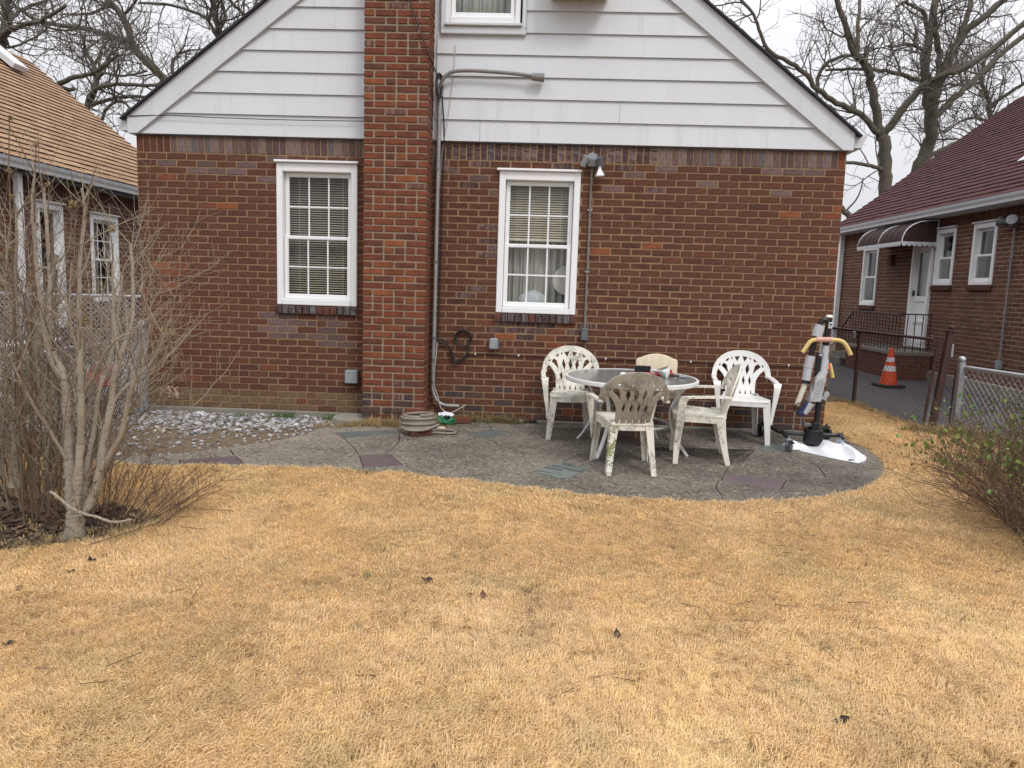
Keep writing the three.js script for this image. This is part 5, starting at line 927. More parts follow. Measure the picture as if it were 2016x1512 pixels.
function backGeometry() {
  const arch = [], inner = [];
  for (let i = 0; i <= 40; i++) { const a = Math.PI * i / 40, x = Math.cos(a), y = Math.sin(a); arch.push([0.283 * Math.sign(x) * Math.pow(Math.abs(x), 0.9), 0.195 + 0.26 * Math.pow(y, 0.92)]); }
  const s = polygon([[-0.138, 0], [0.138, 0], [0.142, 0.06], [0.143, 0.12], [0.15, 0.16], [0.175, 0.21], [0.205, 0.245], [0.222, 0.262], [0.238, 0.225], [0.236, 0.195], ...arch, [-0.236, 0.195], [-0.238, 0.225], [-0.222, 0.262], [-0.205, 0.245], [-0.175, 0.21], [-0.15, 0.16], [-0.143, 0.12], [-0.142, 0.06]]);
  const hole = l => { const p = new THREE.Path(); l.forEach(([x, y], i) => i ? p.lineTo(x, y) : p.moveTo(x, y)); p.closePath(); s.holes.push(p); };
  const diamond = (x, y, w, h, k = 0) => hole([[x - k, y - h / 2], [x + w / 2, y - h * 0.05], [x + k, y + h / 2], [x - w / 2, y + h * 0.05]]);
  for (const x of [-0.104, -0.052, 0, 0.052, 0.104]) hole([[x - 0.011, 0.012], [x + 0.011, 0.012], [x + 0.006, 0.037], [x, 0.06], [x - 0.006, 0.037]]);
  for (const x of [-0.09, -0.03, 0.03, 0.09]) diamond(x, 0.148, 0.03, 0.1);
  for (const x of [-0.066, 0, 0.066]) diamond(x, 0.264, 0.042, 0.12, Math.sign(x) * 0.006);
  for (const m of [-1, 1]) {
    hole([[m * 0.118, 0.215], [m * 0.15, 0.25], [m * 0.192, 0.292], [m * 0.168, 0.325], [m * 0.135, 0.30]]);
    hole([[m * 0.205, 0.287], [m * 0.222, 0.296], [m * 0.206, 0.318], [m * 0.196, 0.312]]);
    hole([[m * 0.128, 0.335], [m * 0.158, 0.346], [m * 0.128, 0.37], [m * 0.112, 0.372]]);
    hole([[m * 0.033, 0.335], [m * 0.066, 0.388], [m * 0.012, 0.398]]);
  }
  hole([[0.086, 0.35], [0.102, 0.378], [0.082, 0.386]]); hole([[-0.086, 0.35], [-0.082, 0.386], [-0.102, 0.378]]);
  const g = subdivide(new THREE.ExtrudeGeometry(s, { depth: 0.007, bevelEnabled: true, bevelSize: 0.002, bevelThickness: 0.004, bevelSegments: 2 }), 0.035), P = g.attributes.position;
  const uv = []; for (let i = 0; i < P.count; i++) { const u = P.getX(i), v = P.getY(i), w = P.getZ(i) - 0.0035; uv.push(u, v); const q = onBack(u, v, w); P.setXYZ(i, ...q); }
  g.setAttribute('uv', new THREE.BufferAttribute(new Float32Array(uv), 2)); const c = toCreasedNormals(g, 0.7); return c;
}
function loft(sections, closed = true) {                           // sections: lists of [x, y, z] of equal length
  const mb = [], n = sections[0].length;
  for (let i = 0; i < sections.length - 1; i++) for (let k = 0; k < n - (closed ? 0 : 1); k++) { const a = sections[i][k], b = sections[i][(k + 1) % n], c = sections[i + 1][(k + 1) % n], d = sections[i + 1][k]; mb.push(a, b, c, a, c, d); }
  if (closed) for (const [s, f] of [[sections[0], 1], [sections[sections.length - 1], 0]]) for (let k = 1; k < n - 1; k++) f ? mb.push(s[0], s[k + 1], s[k]) : mb.push(s[0], s[k], s[k + 1]);
  const g = new THREE.BufferGeometry(); g.setAttribute('position', new THREE.BufferAttribute(new Float32Array(mb.flat()), 3)); g.computeVertexNormals(); return boxUV(g);
}
function angleLeg(top, foot, a0, b0, a1, b1, sx, sz, bow) {        // an L shaped moulded leg; corner at the outside
  const th = 0.009, sec = (p, a, b) => [[0, 0], [-sx * a, 0], [-sx * a, -sz * th], [-sx * th, -sz * th], [-sx * th, -sz * b], [0, -sz * b]].map(([x, z]) => [p[0] + x, p[1], p[2] + z]);
  const out = []; for (let i = 0; i <= 6; i++) { const t = i / 6, e = Math.pow(t, 0.8); out.push(sec([top[0] + (foot[0] - top[0]) * t + bow[0] * Math.sin(t * Math.PI), top[1] + (foot[1] - top[1]) * t, top[2] + (foot[2] - top[2]) * t + bow[1] * Math.sin(t * Math.PI)], a0 + (a1 - a0) * e, b0 + (b1 - b0) * e)); }
  const g = loft(sx * sz > 0 ? out : out.map(s => [...s].reverse())); return g;
}
const CHAIR = (() => {
  const seat = (() => {
    const s = new THREE.Shape(), w = 0.225, b = 0.165, d0 = -0.19, d1 = 0.235; s.moveTo(-b, d0); s.lineTo(b, d0); s.lineTo(w, d1 - 0.06); s.quadraticCurveTo(w, d1, w - 0.06, d1 + 0.006); s.quadraticCurveTo(0, d1 + 0.022, -w + 0.06, d1 + 0.006); s.quadraticCurveTo(-w, d1, -w, d1 - 0.06); s.closePath();
    for (let r = 0; r < 3; r++) for (let c = -3; c <= 3; c++) { if ((r + c) % 2 === 0) continue; const x = c * 0.042, y = -0.12 + r * 0.1, p = new THREE.Path(); p.moveTo(x, y - 0.032); p.quadraticCurveTo(x + 0.01, y, x, y + 0.032); p.quadraticCurveTo(x - 0.01, y, x, y - 0.032); s.holes.push(p); }
    const g = new THREE.ExtrudeGeometry(s, { depth: 0.008, bevelEnabled: true, bevelSize: 0.004, bevelThickness: 0.004, bevelSegments: 2, curveSegments: 8 }); g.rotateX(Math.PI / 2);
    const P = g.attributes.position; for (let i = 0; i < P.count; i++) { const x = P.getX(i), z = P.getZ(i); P.setY(i, P.getY(i) + 0.413 + 0.045 * z + 0.14 * x * x - 0.012 * smooth(0.17, 0.25, z)); } g.deleteAttribute('normal'); return boxUV(toCreasedNormals(g, 0.7));
  })();
  const apron = (() => { const pts = [[-0.165, -0.17], [-0.222, 0.15], [-0.218, 0.2], [-0.17, 0.237], [0, 0.25], [0.17, 0.237], [0.218, 0.2], [0.222, 0.15], [0.165, -0.17]], out = []; for (const [x, z] of spline(pts.map(q => [q[0], q[1], 0]), 40)) { const y = 0.408 + 0.045 * z, n = 0.005; const L = Math.hypot(x, z) || 1; out.push([[x, y, z], [x, y - 0.052, z], [x - x / L * n, y - 0.052, z - z / L * n], [x - x / L * n, y, z - z / L * n]]); } return loft(out); })();
  const rearApron = loft([-1, -0.5, 0, 0.5, 1].map(t => { const x = t * 0.17, z = -0.185 + 0.02 * t * t; return [[x, 0.408, z - 0.004], [x, 0.408, z + 0.004], [x, 0.355, z + 0.002], [x, 0.355, z - 0.006]]; }));
  const arm = s => {
    const e = onBack(s * 0.262, 0.205), path = [[s * 0.262, e[1] + 0.004, e[2] - 0.01], [s * 0.275, e[1] + 0.006, e[2] + 0.08], [s * 0.283, 0.6, 0.03], [s * 0.283, 0.592, 0.15], [s * 0.279, 0.585, 0.192]], C = spline(path, 20), out = [];
    C.forEach((q, i) => { const t = i / 20, w = 0.052 - 0.006 * t, h = 0.011; out.push([[q[0] - w / 2, q[1] - h * 1.6, q[2]], [q[0] - w / 2 + 0.004, q[1], q[2]], [q[0] + w / 2 - 0.004, q[1], q[2]], [q[0] + w / 2, q[1] - h * 1.6, q[2]]]); });
    const g1 = loft(s > 0 ? out : out), dn = [], D = spline([[s * 0.279, 0.588, 0.186], [s * 0.276, 0.555, 0.210], [s * 0.266, 0.45, 0.218], [s * 0.252, 0.33, 0.222], [s * 0.242, 0.2, 0.226]], 14);
    D.forEach((q, i) => { const t = i / 14, w = 0.074 * (1 - 0.75 * t), d = 0.072 * (1 - 0.6 * t) * smooth(-0.35, 0.25, t); dn.push([[q[0] - w / 2, q[1], q[2] + 0.006], [q[0] + w / 2, q[1], q[2] + 0.006], [q[0] + w / 2, q[1], q[2] - d], [q[0] + w / 2 - 0.008, q[1], q[2] - d], [q[0] + w / 2 - 0.008, q[1], q[2] - 0.006], [q[0] - w / 2, q[1], q[2] - 0.006]]); });
    return mergeGeometries([g1, loft(dn)]);
  };
  const leg = (f, s) => f > 0 ? angleLeg([s * 0.222, 0.41, 0.226], [s * 0.25, 0, 0.232], 0.072, 0.075, 0.046, 0.04, s, 1, [0, 0.004]) : angleLeg([s * 0.168, 0.43, -0.185], [s * 0.205, 0, -0.25], 0.066, 0.085, 0.042, 0.04, s, -1, [0, 0.012]);
  return { seat: mergeGeometries([seat, apron, rearApron]), back: backGeometry(), arms: [arm(-1), arm(1)], legs: [[1, -1], [1, 1], [-1, -1], [-1, 1]].map(([f, s]) => leg(f, s)) };
})();
function plasticChair(label, x, z, turn, mats) {
  const t = thing('plastic_chair', label, 'chair', onGround(x, z, 0), 'white plastic lattice back armchairs round the glass table');
  t.quaternion.setFromEuler(new THREE.Euler(0, turn, 0)).premultiply(new THREE.Quaternion().setFromAxisAngle(V(1, 0, 0), 0.035)); t.scale.setScalar(0.985);
  mesh('seat', CHAIR.seat, mats.seat || mats.all, t); const b = mesh('backrest', CHAIR.back, mats.back || mats.all, t); if (mats.back) b.userData.label = 'dirty greyed lattice backrest';
  CHAIR.arms.forEach(g => mesh('armrest', g, mats.all, t));
  CHAIR.legs.forEach((g, i) => { const m = mats['leg' + i]; const o = mesh('leg', g, m || mats.all, t); if (m) o.userData.label = 'rear leg covered in green algae'; });
  return t;
}
plasticChair('stained white plastic armchair facing out beside the wall junction box, leftmost at the table', 4.435, 0.46, 0.06, { all: M.plastic });
plasticChair('dirty white plastic armchair with its back to the lawn and an algae green leg', 4.845, 1.56, Math.PI + 0.12, { all: M.plastic, back: M.plasticDirty, leg3: M.plasticMoss });
plasticChair('white plastic armchair seen from its side, overlapping the cleaner chair behind', 5.52, 1.15, -Math.PI / 2 - 0.1, { all: M.plastic });
plasticChair('cleanest white plastic armchair by the brick wall next to the patient lift', 6.08, 0.33, -0.1, { all: M.plasticClean });

{ // the table
  const t = thing('patio_table', 'round patio table with frosted glass top and white metal rim and curved legs', 'table', onGround(4.94, 0.9, 0)), Y = 0.652, Rt = 0.585;
  t.quaternion.setFromAxisAngle(V(1, 0, 0), 0.012);
  const rim = new THREE.LatheGeometry([[Rt - 0.018, Y], [Rt - 0.003, Y + 0.001], [Rt + 0.002, Y - 0.004], [Rt + 0.002, Y - 0.034], [Rt - 0.004, Y - 0.038], [Rt - 0.009, Y - 0.034], [Rt - 0.009, Y - 0.012], [Rt - 0.018, Y - 0.012], [Rt - 0.018, Y]].map(q => new THREE.Vector2(...q)), 72); mesh('rim', boxUV(rim), M.tableMetal, t);
  const gl = new THREE.CylinderGeometry(Rt - 0.016, Rt - 0.016, 0.006, 64); gl.translate(0, Y - 0.008, 0); mesh('glass_top', boxUV(gl), M.tableGlass, t);
  for (const a of [0.40, 2.18, 3.76, 5.36]) {
    const c = Math.cos(a), s = Math.sin(a), q = [[0.535, 0.625], [0.46, 0.56], [0.385, 0.45], [0.365, 0.34], [0.39, 0.22], [0.46, 0.1], [0.54, -0.005 - 0]], C = spline(q.map(([r, y]) => [r * c, y, r * s]), 28);
    const out = C.map((p, i) => { const b = C[Math.max(0, i - 1)], e = C[Math.min(28, i + 1)], tg = V(...e).sub(V(...b)).normalize(), w = V(-s, 0, c).multiplyScalar(0.016), n = tg.clone().cross(w).normalize().multiplyScalar(0.008); return [[-1, -1], [1, -1], [1, 1], [-1, 1]].map(([k, l]) => V(...p).addScaledVector(w, k).addScaledVector(n, l).toArray()); });
    mesh('leg', loft(out), M.tableMetal, t);
  }
  const ring = new THREE.TorusGeometry(0.35, 0.012, 8, 60); ring.rotateX(Math.PI / 2); ring.translate(0, 0.24, 0); mesh('brace_ring', boxUV(ring), M.tableMetal, t);
}
const TT = (x, z, h = 0) => [x, 0.621 - 0.012 * (z - 0.9) + h, z];  // a point on the table top
{
  const b = thing('hand_brush', 'black bristled hand brush with red handle lying bristles up on the glass table', 'brush', TT(5.04, 0.86)); b.rotation.y = 0.08;
  box(0, 0.02, 0, 0.17, 0.036, 0.066, [0, 0, 0], 0.006).build('brush_block', M.redPlastic, b); new MB().tube([[0.07, 0.014, 0], [0.12, 0.016, 0.01], [0.17, 0.016, 0.025]], [0.014, 0.011, 0.013], 8).build('handle', M.redPlastic, b);
  const br = new MB(), R = mulberry(3); for (let i = 0; i < 16; i++) for (let k = 0; k < 6; k++) { const x = -0.062 + i * 0.0083, z = -0.022 + k * 0.0088; br.bar([x, 0.036, z], [x * 1.04 + rr(-.003, .003, R), 0.092 + rr(-.003, .003, R), z * 1.1], 0.0078, 0.0084); } br.build('bristles', M.blackMatt, b).userData.kind = 'stuff';
}
{
  const b = thing('light_bulb', 'large silver reflector floodlight bulb lying on the glass table', 'light bulb', TT(5.2, 0.9, 0.052)); b.rotation.set(0.3, 1.15, 0.0);
  const g = new THREE.LatheGeometry([[0.013, -0.045], [0.016, -0.035], [0.022, -0.02], [0.042, 0.015], [0.058, 0.05], [0.06, 0.06]].map(q => new THREE.Vector2(...q)), 28); g.rotateX(Math.PI / 2); mesh('reflector', boxUV(g), M.bulbSilver, b);
  const f = new THREE.SphereGeometry(0.115, 24, 8, 0, 2 * Math.PI, 0, 0.55); f.rotateX(Math.PI / 2); f.translate(0, 0, -0.038); mesh('lens', boxUV(f), M.bulbFace, b);
  const c = new THREE.CylinderGeometry(0.013, 0.013, 0.03, 16); c.rotateX(Math.PI / 2); c.translate(0, 0, -0.058); mesh('screw_base', boxUV(c), M.bulbSilver, b);
}
{
  const b = thing('scoop', 'small white plastic scoop left of the red brush on the table', 'scoop', TT(4.87, 0.9)); const g = new THREE.SphereGeometry(0.034, 18, 10); g.scale(1, 0.5, 0.8); g.translate(0, 0.017, 0); mesh('bowl', boxUV(g), M.plasticClean, b); new MB().tube([[0.03, 0.016, 0], [0.08, 0.014, 0.0], [0.12, 0.012, 0.005]], [0.012, 0.008, 0.009], 8).build('handle', M.plastic, b);
  const d = thing('dustpan', 'flat red dustpan behind the silver bulb on the table', 'dustpan', TT(5.27, 0.66)); box(0, 0.008, 0, 0.16, 0.012, 0.12).build('pan', M.redPlastic, d); box(0, 0.02, -0.06, 0.16, 0.035, 0.006).build('rim', M.redPlastic, d); new MB().tube([[0, 0.016, -0.06], [0.03, 0.02, -0.14]], 0.011, 8).build('handle', M.redPlastic, d);
  const p = thing('pliers', 'grey metal pliers with black grips on the right of the table', 'pliers', TT(5.36, 0.86)); for (const s of [-1, 1]) { new MB().tube(spline([[0.02, 0.01, 0], [-0.03, 0.011, s * 0.015], [-0.11, 0.012, s * 0.03]], 8), [0.005, 0.005, 0.006, 0.007, 0.008, 0.008, 0.008, 0.008, 0.007], 8).build('grip', M.black, p); } new MB().tube([[0.015, 0.01, 0], [0.04, 0.01, 0], [0.085, 0.01, 0]], [0.012, 0.013, 0.004], 8).build('jaw', M.galv, p); p.rotation.y = -0.5;
}
{ // the dining chair behind the table
  const t = thing('dining_chair', 'wooden dining chair with arched cream padded backrest behind the glass table', 'chair', [5.25, -0.012, 0.36]); t.rotation.y = -0.08;
  const s = new THREE.Shape(); s.moveTo(-0.185, 0); s.lineTo(0.185, 0); s.lineTo(0.19, 0.14); s.quadraticCurveTo(0.19, 0.165, 0.15, 0.168); s.quadraticCurveTo(0.09, 0.205, 0, 0.21); s.quadraticCurveTo(-0.09, 0.205, -0.15, 0.168); s.quadraticCurveTo(-0.19, 0.165, -0.19, 0.14); s.closePath();
  const g = new THREE.ExtrudeGeometry(s, { depth: 0.02, bevelEnabled: true, bevelSize: 0.012, bevelThickness: 0.014, bevelSegments: 4, curveSegments: 10 }); g.deleteAttribute('normal'); const bk = mesh('backrest', boxUV(toCreasedNormals(g, 0.8)), M.upholstery, t); bk.position.set(0, 0.565, -0.15); bk.rotation.x = -0.12;
  const cu = new THREE.BoxGeometry(0.4, 0.06, 0.38, 6, 3, 6), P = cu.attributes.position; for (let i = 0; i < P.count; i++) { const x = P.getX(i) / 0.2, z = P.getZ(i) / 0.19; if (P.getY(i) > 0) P.setY(i, P.getY(i) + 0.02 * (1 - x * x) * (1 - z * z)); } cu.computeVertexNormals(); cu.translate(0, 0.43, 0.03); mesh('seat', boxUV(cu), M.upholstery, t);
  for (const x of [-0.18, 0.18]) { new MB().bar([x, 0, 0.2], [x, 0.41, 0.2], 0.028, 0.028).build('leg', M.chairWood, t); new MB().tube(spline([[x * 1.02, 0, -0.19], [x, 0.42, -0.145], [x, 0.58, -0.15]], 10), 0.014, 8).build('leg', M.chairWood, t); new MB().bar([x, 0.17, 0.2], [x, 0.17, -0.17], 0.02, 0.016).build('stretcher', M.chairWood, t); }
  new MB().bar([-0.18, 0.19, 0.2], [0.18, 0.19, 0.2], 0.02, 0.016).build('stretcher', M.chairWood, t); new MB().bar([-0.18, 0.17, 0.02], [0.18, 0.17, 0.02], 0.02, 0.016).build('stretcher', M.chairWood, t);
}

// ------------------------------------------------------------------ the patient lift
{
  const t = thing('patient_lift', 'black wheeled patient lift wrapped in plastic film with yellow padded spreader bar', 'patient lift', [6.72, -0.015, 0.5]), L = (x, y, z = 0.5) => [x - 6.72, y + 0.015, z - 0.5];
  const dr = new THREE.LatheGeometry([[0, 0.155], [0.08, 0.155], [0.087, 0.148], [0.088, 0.03], [0.083, 0.02], [0, 0.02]].map(q => new THREE.Vector2(...q)), 32); mesh('base_drum', boxUV(dr), M.black, t);
  new MB().bar([0, 0.15, 0], [0.012, 0.22, 0], 0.09, 0.07).build('mast_socket', M.black, t); box(-0.07, 0.2, 0.02, 0.07, 0.03, 0.05).build('pedal', M.greyDark, t);
  new MB().tube([L(6.738, 0.13), L(6.775, 1.185)], 0.026, 16).build('mast', M.black, t);
  const cap = new THREE.LatheGeometry([[0, 0.03], [0.024, 0.028], [0.032, 0.015], [0.032, 0], [0, 0]].map(q => new THREE.Vector2(...q)), 20); const cp = mesh('mast_cap', boxUV(cap), M.plasticClean, t); cp.position.set(...L(6.776, 1.185));
  box(...L(6.782, 1.12, 0.531), 0.034, 0.055, 0.003, [0, 0, -0.03]).build('label', M.bagWhite, t); box(...L(6.783, 1.128, 0.5335), 0.024, 0.014, 0.002, [0, 0, -0.03], 0.0004).build('label_print', M.blackMatt, t); box(...L(6.782, 1.108, 0.5335), 0.026, 0.006, 0.002, [0, 0, -0.03], 0.0004).build('label_print', M.blackMatt, t);
  const wrap = (a, b, r, m = M.foamWhite, name = 'foam_wrap') => { const R = mulberry(Math.round(a[1] * 999)), C = spline([a, b], 10); new MB().tube(C, C.map(() => r * rr(.93, 1.08, R)), 14).build(name, m, t); };
  const ms = y => L(6.738 + (y - 0.13) * 0.035, y); wrap(ms(0.93), ms(0.80), 0.034); wrap(ms(0.80), ms(0.675), 0.045); wrap(ms(0.675), ms(0.6), 0.034);
  // boom: from the mast top it folds down to the left
  const boom = spline([L(6.765, 1.16), L(6.72, 1.165), L(6.69, 1.09), L(6.66, 0.95), L(6.632, 0.8), L(6.62, 0.66), L(6.615, 0.58)], 40); new MB().tube(boom, 0.024, 14).build('boom', M.black, t);
  wrap(L(6.70, 1.12), L(6.675, 1.01), 0.046); wrap(L(6.638, 0.83), L(6.622, 0.72), 0.042); wrap(L(6.622, 0.72), L(6.613, 0.6), 0.038); wrap(L(6.616, 0.6), L(6.612, 0.57), 0.04, M.black, 'clamp');
  new MB().tube([L(6.612, 0.58), L(6.548, 0.36)], 0.025, 14).build('boom_extension', M.creamTube, t);
  // spreader bar with yellow foam
  for (const [s, z] of [[1, 0.54], [-1, 0.54]]) { const m = s > 0 ? [[6.73, 0.982], [6.86, 0.985], [6.915, 0.962], [6.955, 0.91], [6.985, 0.855]] : [[6.71, 0.982], [6.64, 0.98], [6.605, 0.96], [6.575, 0.915], [6.545, 0.862]]; new MB().tube(spline(m.map(([x, y]) => L(x, y, z)), 18), 0.0195, 12).build('spreader_bar', M.foamYellow, t); }
  new MB().tube([L(6.66, 0.985, 0.54), L(6.80, 0.988, 0.54)], 0.024, 12).build('spreader_hub', M.redPink, t);
  new MB().tube(spline([L(6.83, 0.76, 0.46), L(6.85, 0.7, 0.46), L(6.87, 0.63, 0.46)], 6), 0.018, 12).build('spreader_bar', M.foamYellow, t);
  // actuator
  new MB().tube([L(6.712, 0.97, 0.52), L(6.708, 0.84, 0.52)], 0.012, 10).build('actuator_rod', M.bulbSilver, t); new MB().tube([L(6.708, 0.86, 0.52), L(6.70, 0.6, 0.52)], 0.026, 12).build('actuator', M.black, t); new MB().tube([L(6.72, 0.85, 0.52), L(6.70, 0.83, 0.54)], 0.02, 10).build('actuator_joint', M.galv, t);
  box(...L(6.80, 0.735, 0.5), 0.03, 0.06, 0.05).build('orange_tag', M.coneOrange, t);
  // battery and control box under film
  { const g = new THREE.BoxGeometry(0.092, 0.28, 0.09, 14, 26, 8), P = g.attributes.position; for (let i = 0; i < P.count; i++) { const x = P.getX(i), y = P.getY(i), z = P.getZ(i), k = 1 + 0.5 * (fbm(x * 22 + 9, y * 16 + z * 18 + 9, 999, 5, 3) - 0.5), e = 1 - 0.35 * smooth(0.06, 0.17, y); P.setXYZ(i, x * k * e + y * 0.2 + 0.01, y, z * k * e); } g.deleteAttribute('normal'); const o = mesh('film_wrapped_battery', boxUV(toCreasedNormals(g, 0.55)), M.plasticFilm, t); o.position.set(...L(6.70, 0.55, 0.53)); }
  { const R = mulberry(12), g = new THREE.BoxGeometry(0.045, 0.08, 0.04, 4, 6, 3), P = g.attributes.position; for (let i = 0; i < P.count; i++) P.setXYZ(i, P.getX(i) + rr(-.006, .006, R), P.getY(i) + rr(-.006, .006, R), P.getZ(i) + rr(-.006, .006, R)); g.computeVertexNormals(); const o = mesh('film_wrapped_handset', boxUV(g), M.plasticFilm, t); o.position.set(...L(6.80, 0.46, 0.5)); o.rotation.z = -0.4; const b = mesh('sling_strap', boxUV(chamferBox(0.05, 0.14, 0.05, 0.01)), M.blueFabric, t); b.position.set(...L(6.60, 0.33, 0.53)); b.rotation.z = -0.6; const c = new MB().tube([L(6.605, 0.29, 0.56), L(6.66, 0.39, 0.56)], [0.02, 0.032], 10).build('film_roll', M.plasticFilm, t); }
  for (const k of [0, 1]) { const c = new THREE.TorusGeometry(0.045, 0.005, 6, 24); const o = mesh('hook_ring', boxUV(c), M.black, t); o.position.set(...L(6.55 + k * 0.02, 0.345, 0.53)); o.rotation.set(0.3 + k, 0.4, 0); }
  for (const x of [6.52, 6.585]) { const mb = new MB(); for (let i = 0; i < 13; i++) { const c = new THREE.TorusGeometry(0.006, 0.0016, 4, 10); c.rotateY(i % 2 ? 1.57 : 0); c.translate(...L(x + 0.003 * Math.sin(i), 0.3 - i * 0.0125, 0.53)); mb.geo(boxUV(c)); } mb.build('chain', M.galv, t); }
  // base legs and casters
  new MB().tube(spline([L(6.68, 0.09), L(6.54, 0.09, 0.5), L(6.43, 0.095, 0.47), L(6.36, 0.12, 0.38), L(6.31, 0.14, 0.27)], 24), 0.02, 12).build('base_leg', M.black, t); new MB().tube(spline([L(6.76, 0.09), L(6.9, 0.09, 0.52), L(6.96, 0.095, 0.51), L(6.985, 0.095, 0.5)], 14), 0.021, 12).build('base_leg', M.black, t);
  new MB().tube(spline([L(6.76, 0.1, 0.44), L(6.86, 0.11, 0.3), L(6.95, 0.1, 0.22)], 10), 0.02, 12).build('base_leg', M.black, t); new MB().tube([L(6.44, 0.1, 0.48), L(6.41, 0.09, 0.7)], 0.018, 10).build('base_leg', M.black, t); new MB().tube([L(6.97, 0.1, 0.5), L(6.92, 0.09, 0.68)], 0.018, 10).build('base_leg', M.black, t);
  for (const [x, z, turn, m] of [[6.41, 0.78, 0.25, 1], [6.89, 0.73, 0.9, 1], [6.32, 0.2, 0.1, 0], [6.96, 0.2, 0.6, 0]]) {
    const g = new THREE.Group(); g.name = numbered('caster'); t.add(g); g.position.set(...L(x, slope(z), z)); g.rotation.y = turn; const R = m ? 0.05 : 0.058;
    const w = new THREE.LatheGeometry([[0.012, -0.014], [R - 0.006, -0.015], [R, -0.009], [R, 0.009], [R - 0.006, 0.015], [0.012, 0.014]].map(q => new THREE.Vector2(...q)), 26); w.rotateZ(Math.PI / 2); w.translate(0, R, 0); mesh('wheel', boxUV(w), m ? M.rubberGrey : M.black, g);
    const f = new MB(); for (const s of [-1, 1]) f.bar([s * 0.022, R, 0], [s * 0.02, 2 * R + 0.005, -0.01], 0.006, 0.04, [0, 0, 1]); f.box(0, 2 * R + 0.008, -0.01, 0.052, 0.012, 0.055); f.tube([[0, 2 * R + 0.01, -0.01], [0, 2 * R + 0.03, -0.01]], 0.012, 10); f.build('fork', m ? M.casterFork : M.black, g); if (m) box(0, 2 * R - 0.005, 0.045, 0.03, 0.012, 0.05, [0.3, 0, 0]).build('brake', M.black, g);
  }
}
{ // white plastic bag spread under the lift
  const t = thing('plastic_bag', 'crumpled white plastic bag spread on the patio under the patient lift', 'plastic bag');
  const sheet = (poly, hgt, seed, name) => {
    const inside = (x, z) => { let c = false; for (let i = 0, j = poly.length - 1; i < poly.length; j = i++) if ((poly[i][1] > z) !== (poly[j][1] > z) && x < (poly[j][0] - poly[i][0]) * (z - poly[i][1]) / (poly[j][1] - poly[i][1]) + poly[i][0]) c = !c; return c; };
    const c = [0, 1].map(k => poly.reduce((a, q) => a + q[k], 0) / poly.length), mb = [], rings = 24, n = 120, P = (i, a) => { const t = i / rings, k = (a % n) / n * poly.length, e = Math.floor(k), f = k - e, b = poly[(e + 1) % poly.length], d = poly[e % poly.length], ex = d[0] + (b[0] - d[0]) * f, ez = d[1] + (b[1] - d[1]) * f, x = c[0] + (ex - c[0]) * t, z = c[1] + (ez - c[1]) * t; const fold = Math.abs(fbm(x * 6 + seed + 50, z * 4 + 50, 999, seed, 2) - 0.5) * 2, rid = Math.pow(1 - fold, 3); return [x, slope(z) + 0.004 + hgt * (0.1 + 0.9 * rid) * (1 - Math.pow(t, 3)) * (0.3 + 0.9 * fbm(x * 4 + 9, z * 4 + 9, 999, seed + 3, 2)) * smooth(0.09, 0.3, Math.hypot(x - 6.72, z - 0.5)), z]; };
    for (let i = 0; i < rings; i++) for (let a = 0; a < n; a++) { const q = [P(i, a), P(i, a + 1), P(i + 1, a + 1), P(i + 1, a)]; mb.push(q[0], q[1], q[2], q[0], q[2], q[3]); }
    const g = new THREE.BufferGeometry(); g.setAttribute('position', new THREE.BufferAttribute(new Float32Array(mb.flat()), 3)); const o = mesh(name, boxUV(toCreasedNormals(g, 0.5)), M.bagTwo, t); return o;
  };
  sheet([[6.42, 0.72], [6.44, 0.5], [6.6, 0.36], [6.74, 0.4], [6.72, 0.6], [6.62, 0.7]], 0.13, 3, 'bag_fold'); sheet([[6.52, 0.745], [6.66, 0.62], [6.80, 0.3], [6.95, 0.25], [6.99, 0.5], [7.02, 0.78], [7.06, 0.9], [7.0, 1.02], [6.9, 1.12], [6.72, 0.98]], 0.13, 8, 'bag_sheet');
  mesh('black_print', new MB().tube([onGround(6.84, 1.055, 0.014), onGround(6.87, 1.062, 0.015), onGround(6.9, 1.075, 0.012)], 0.006, 5).geometry(), M.blackMatt, t);
}

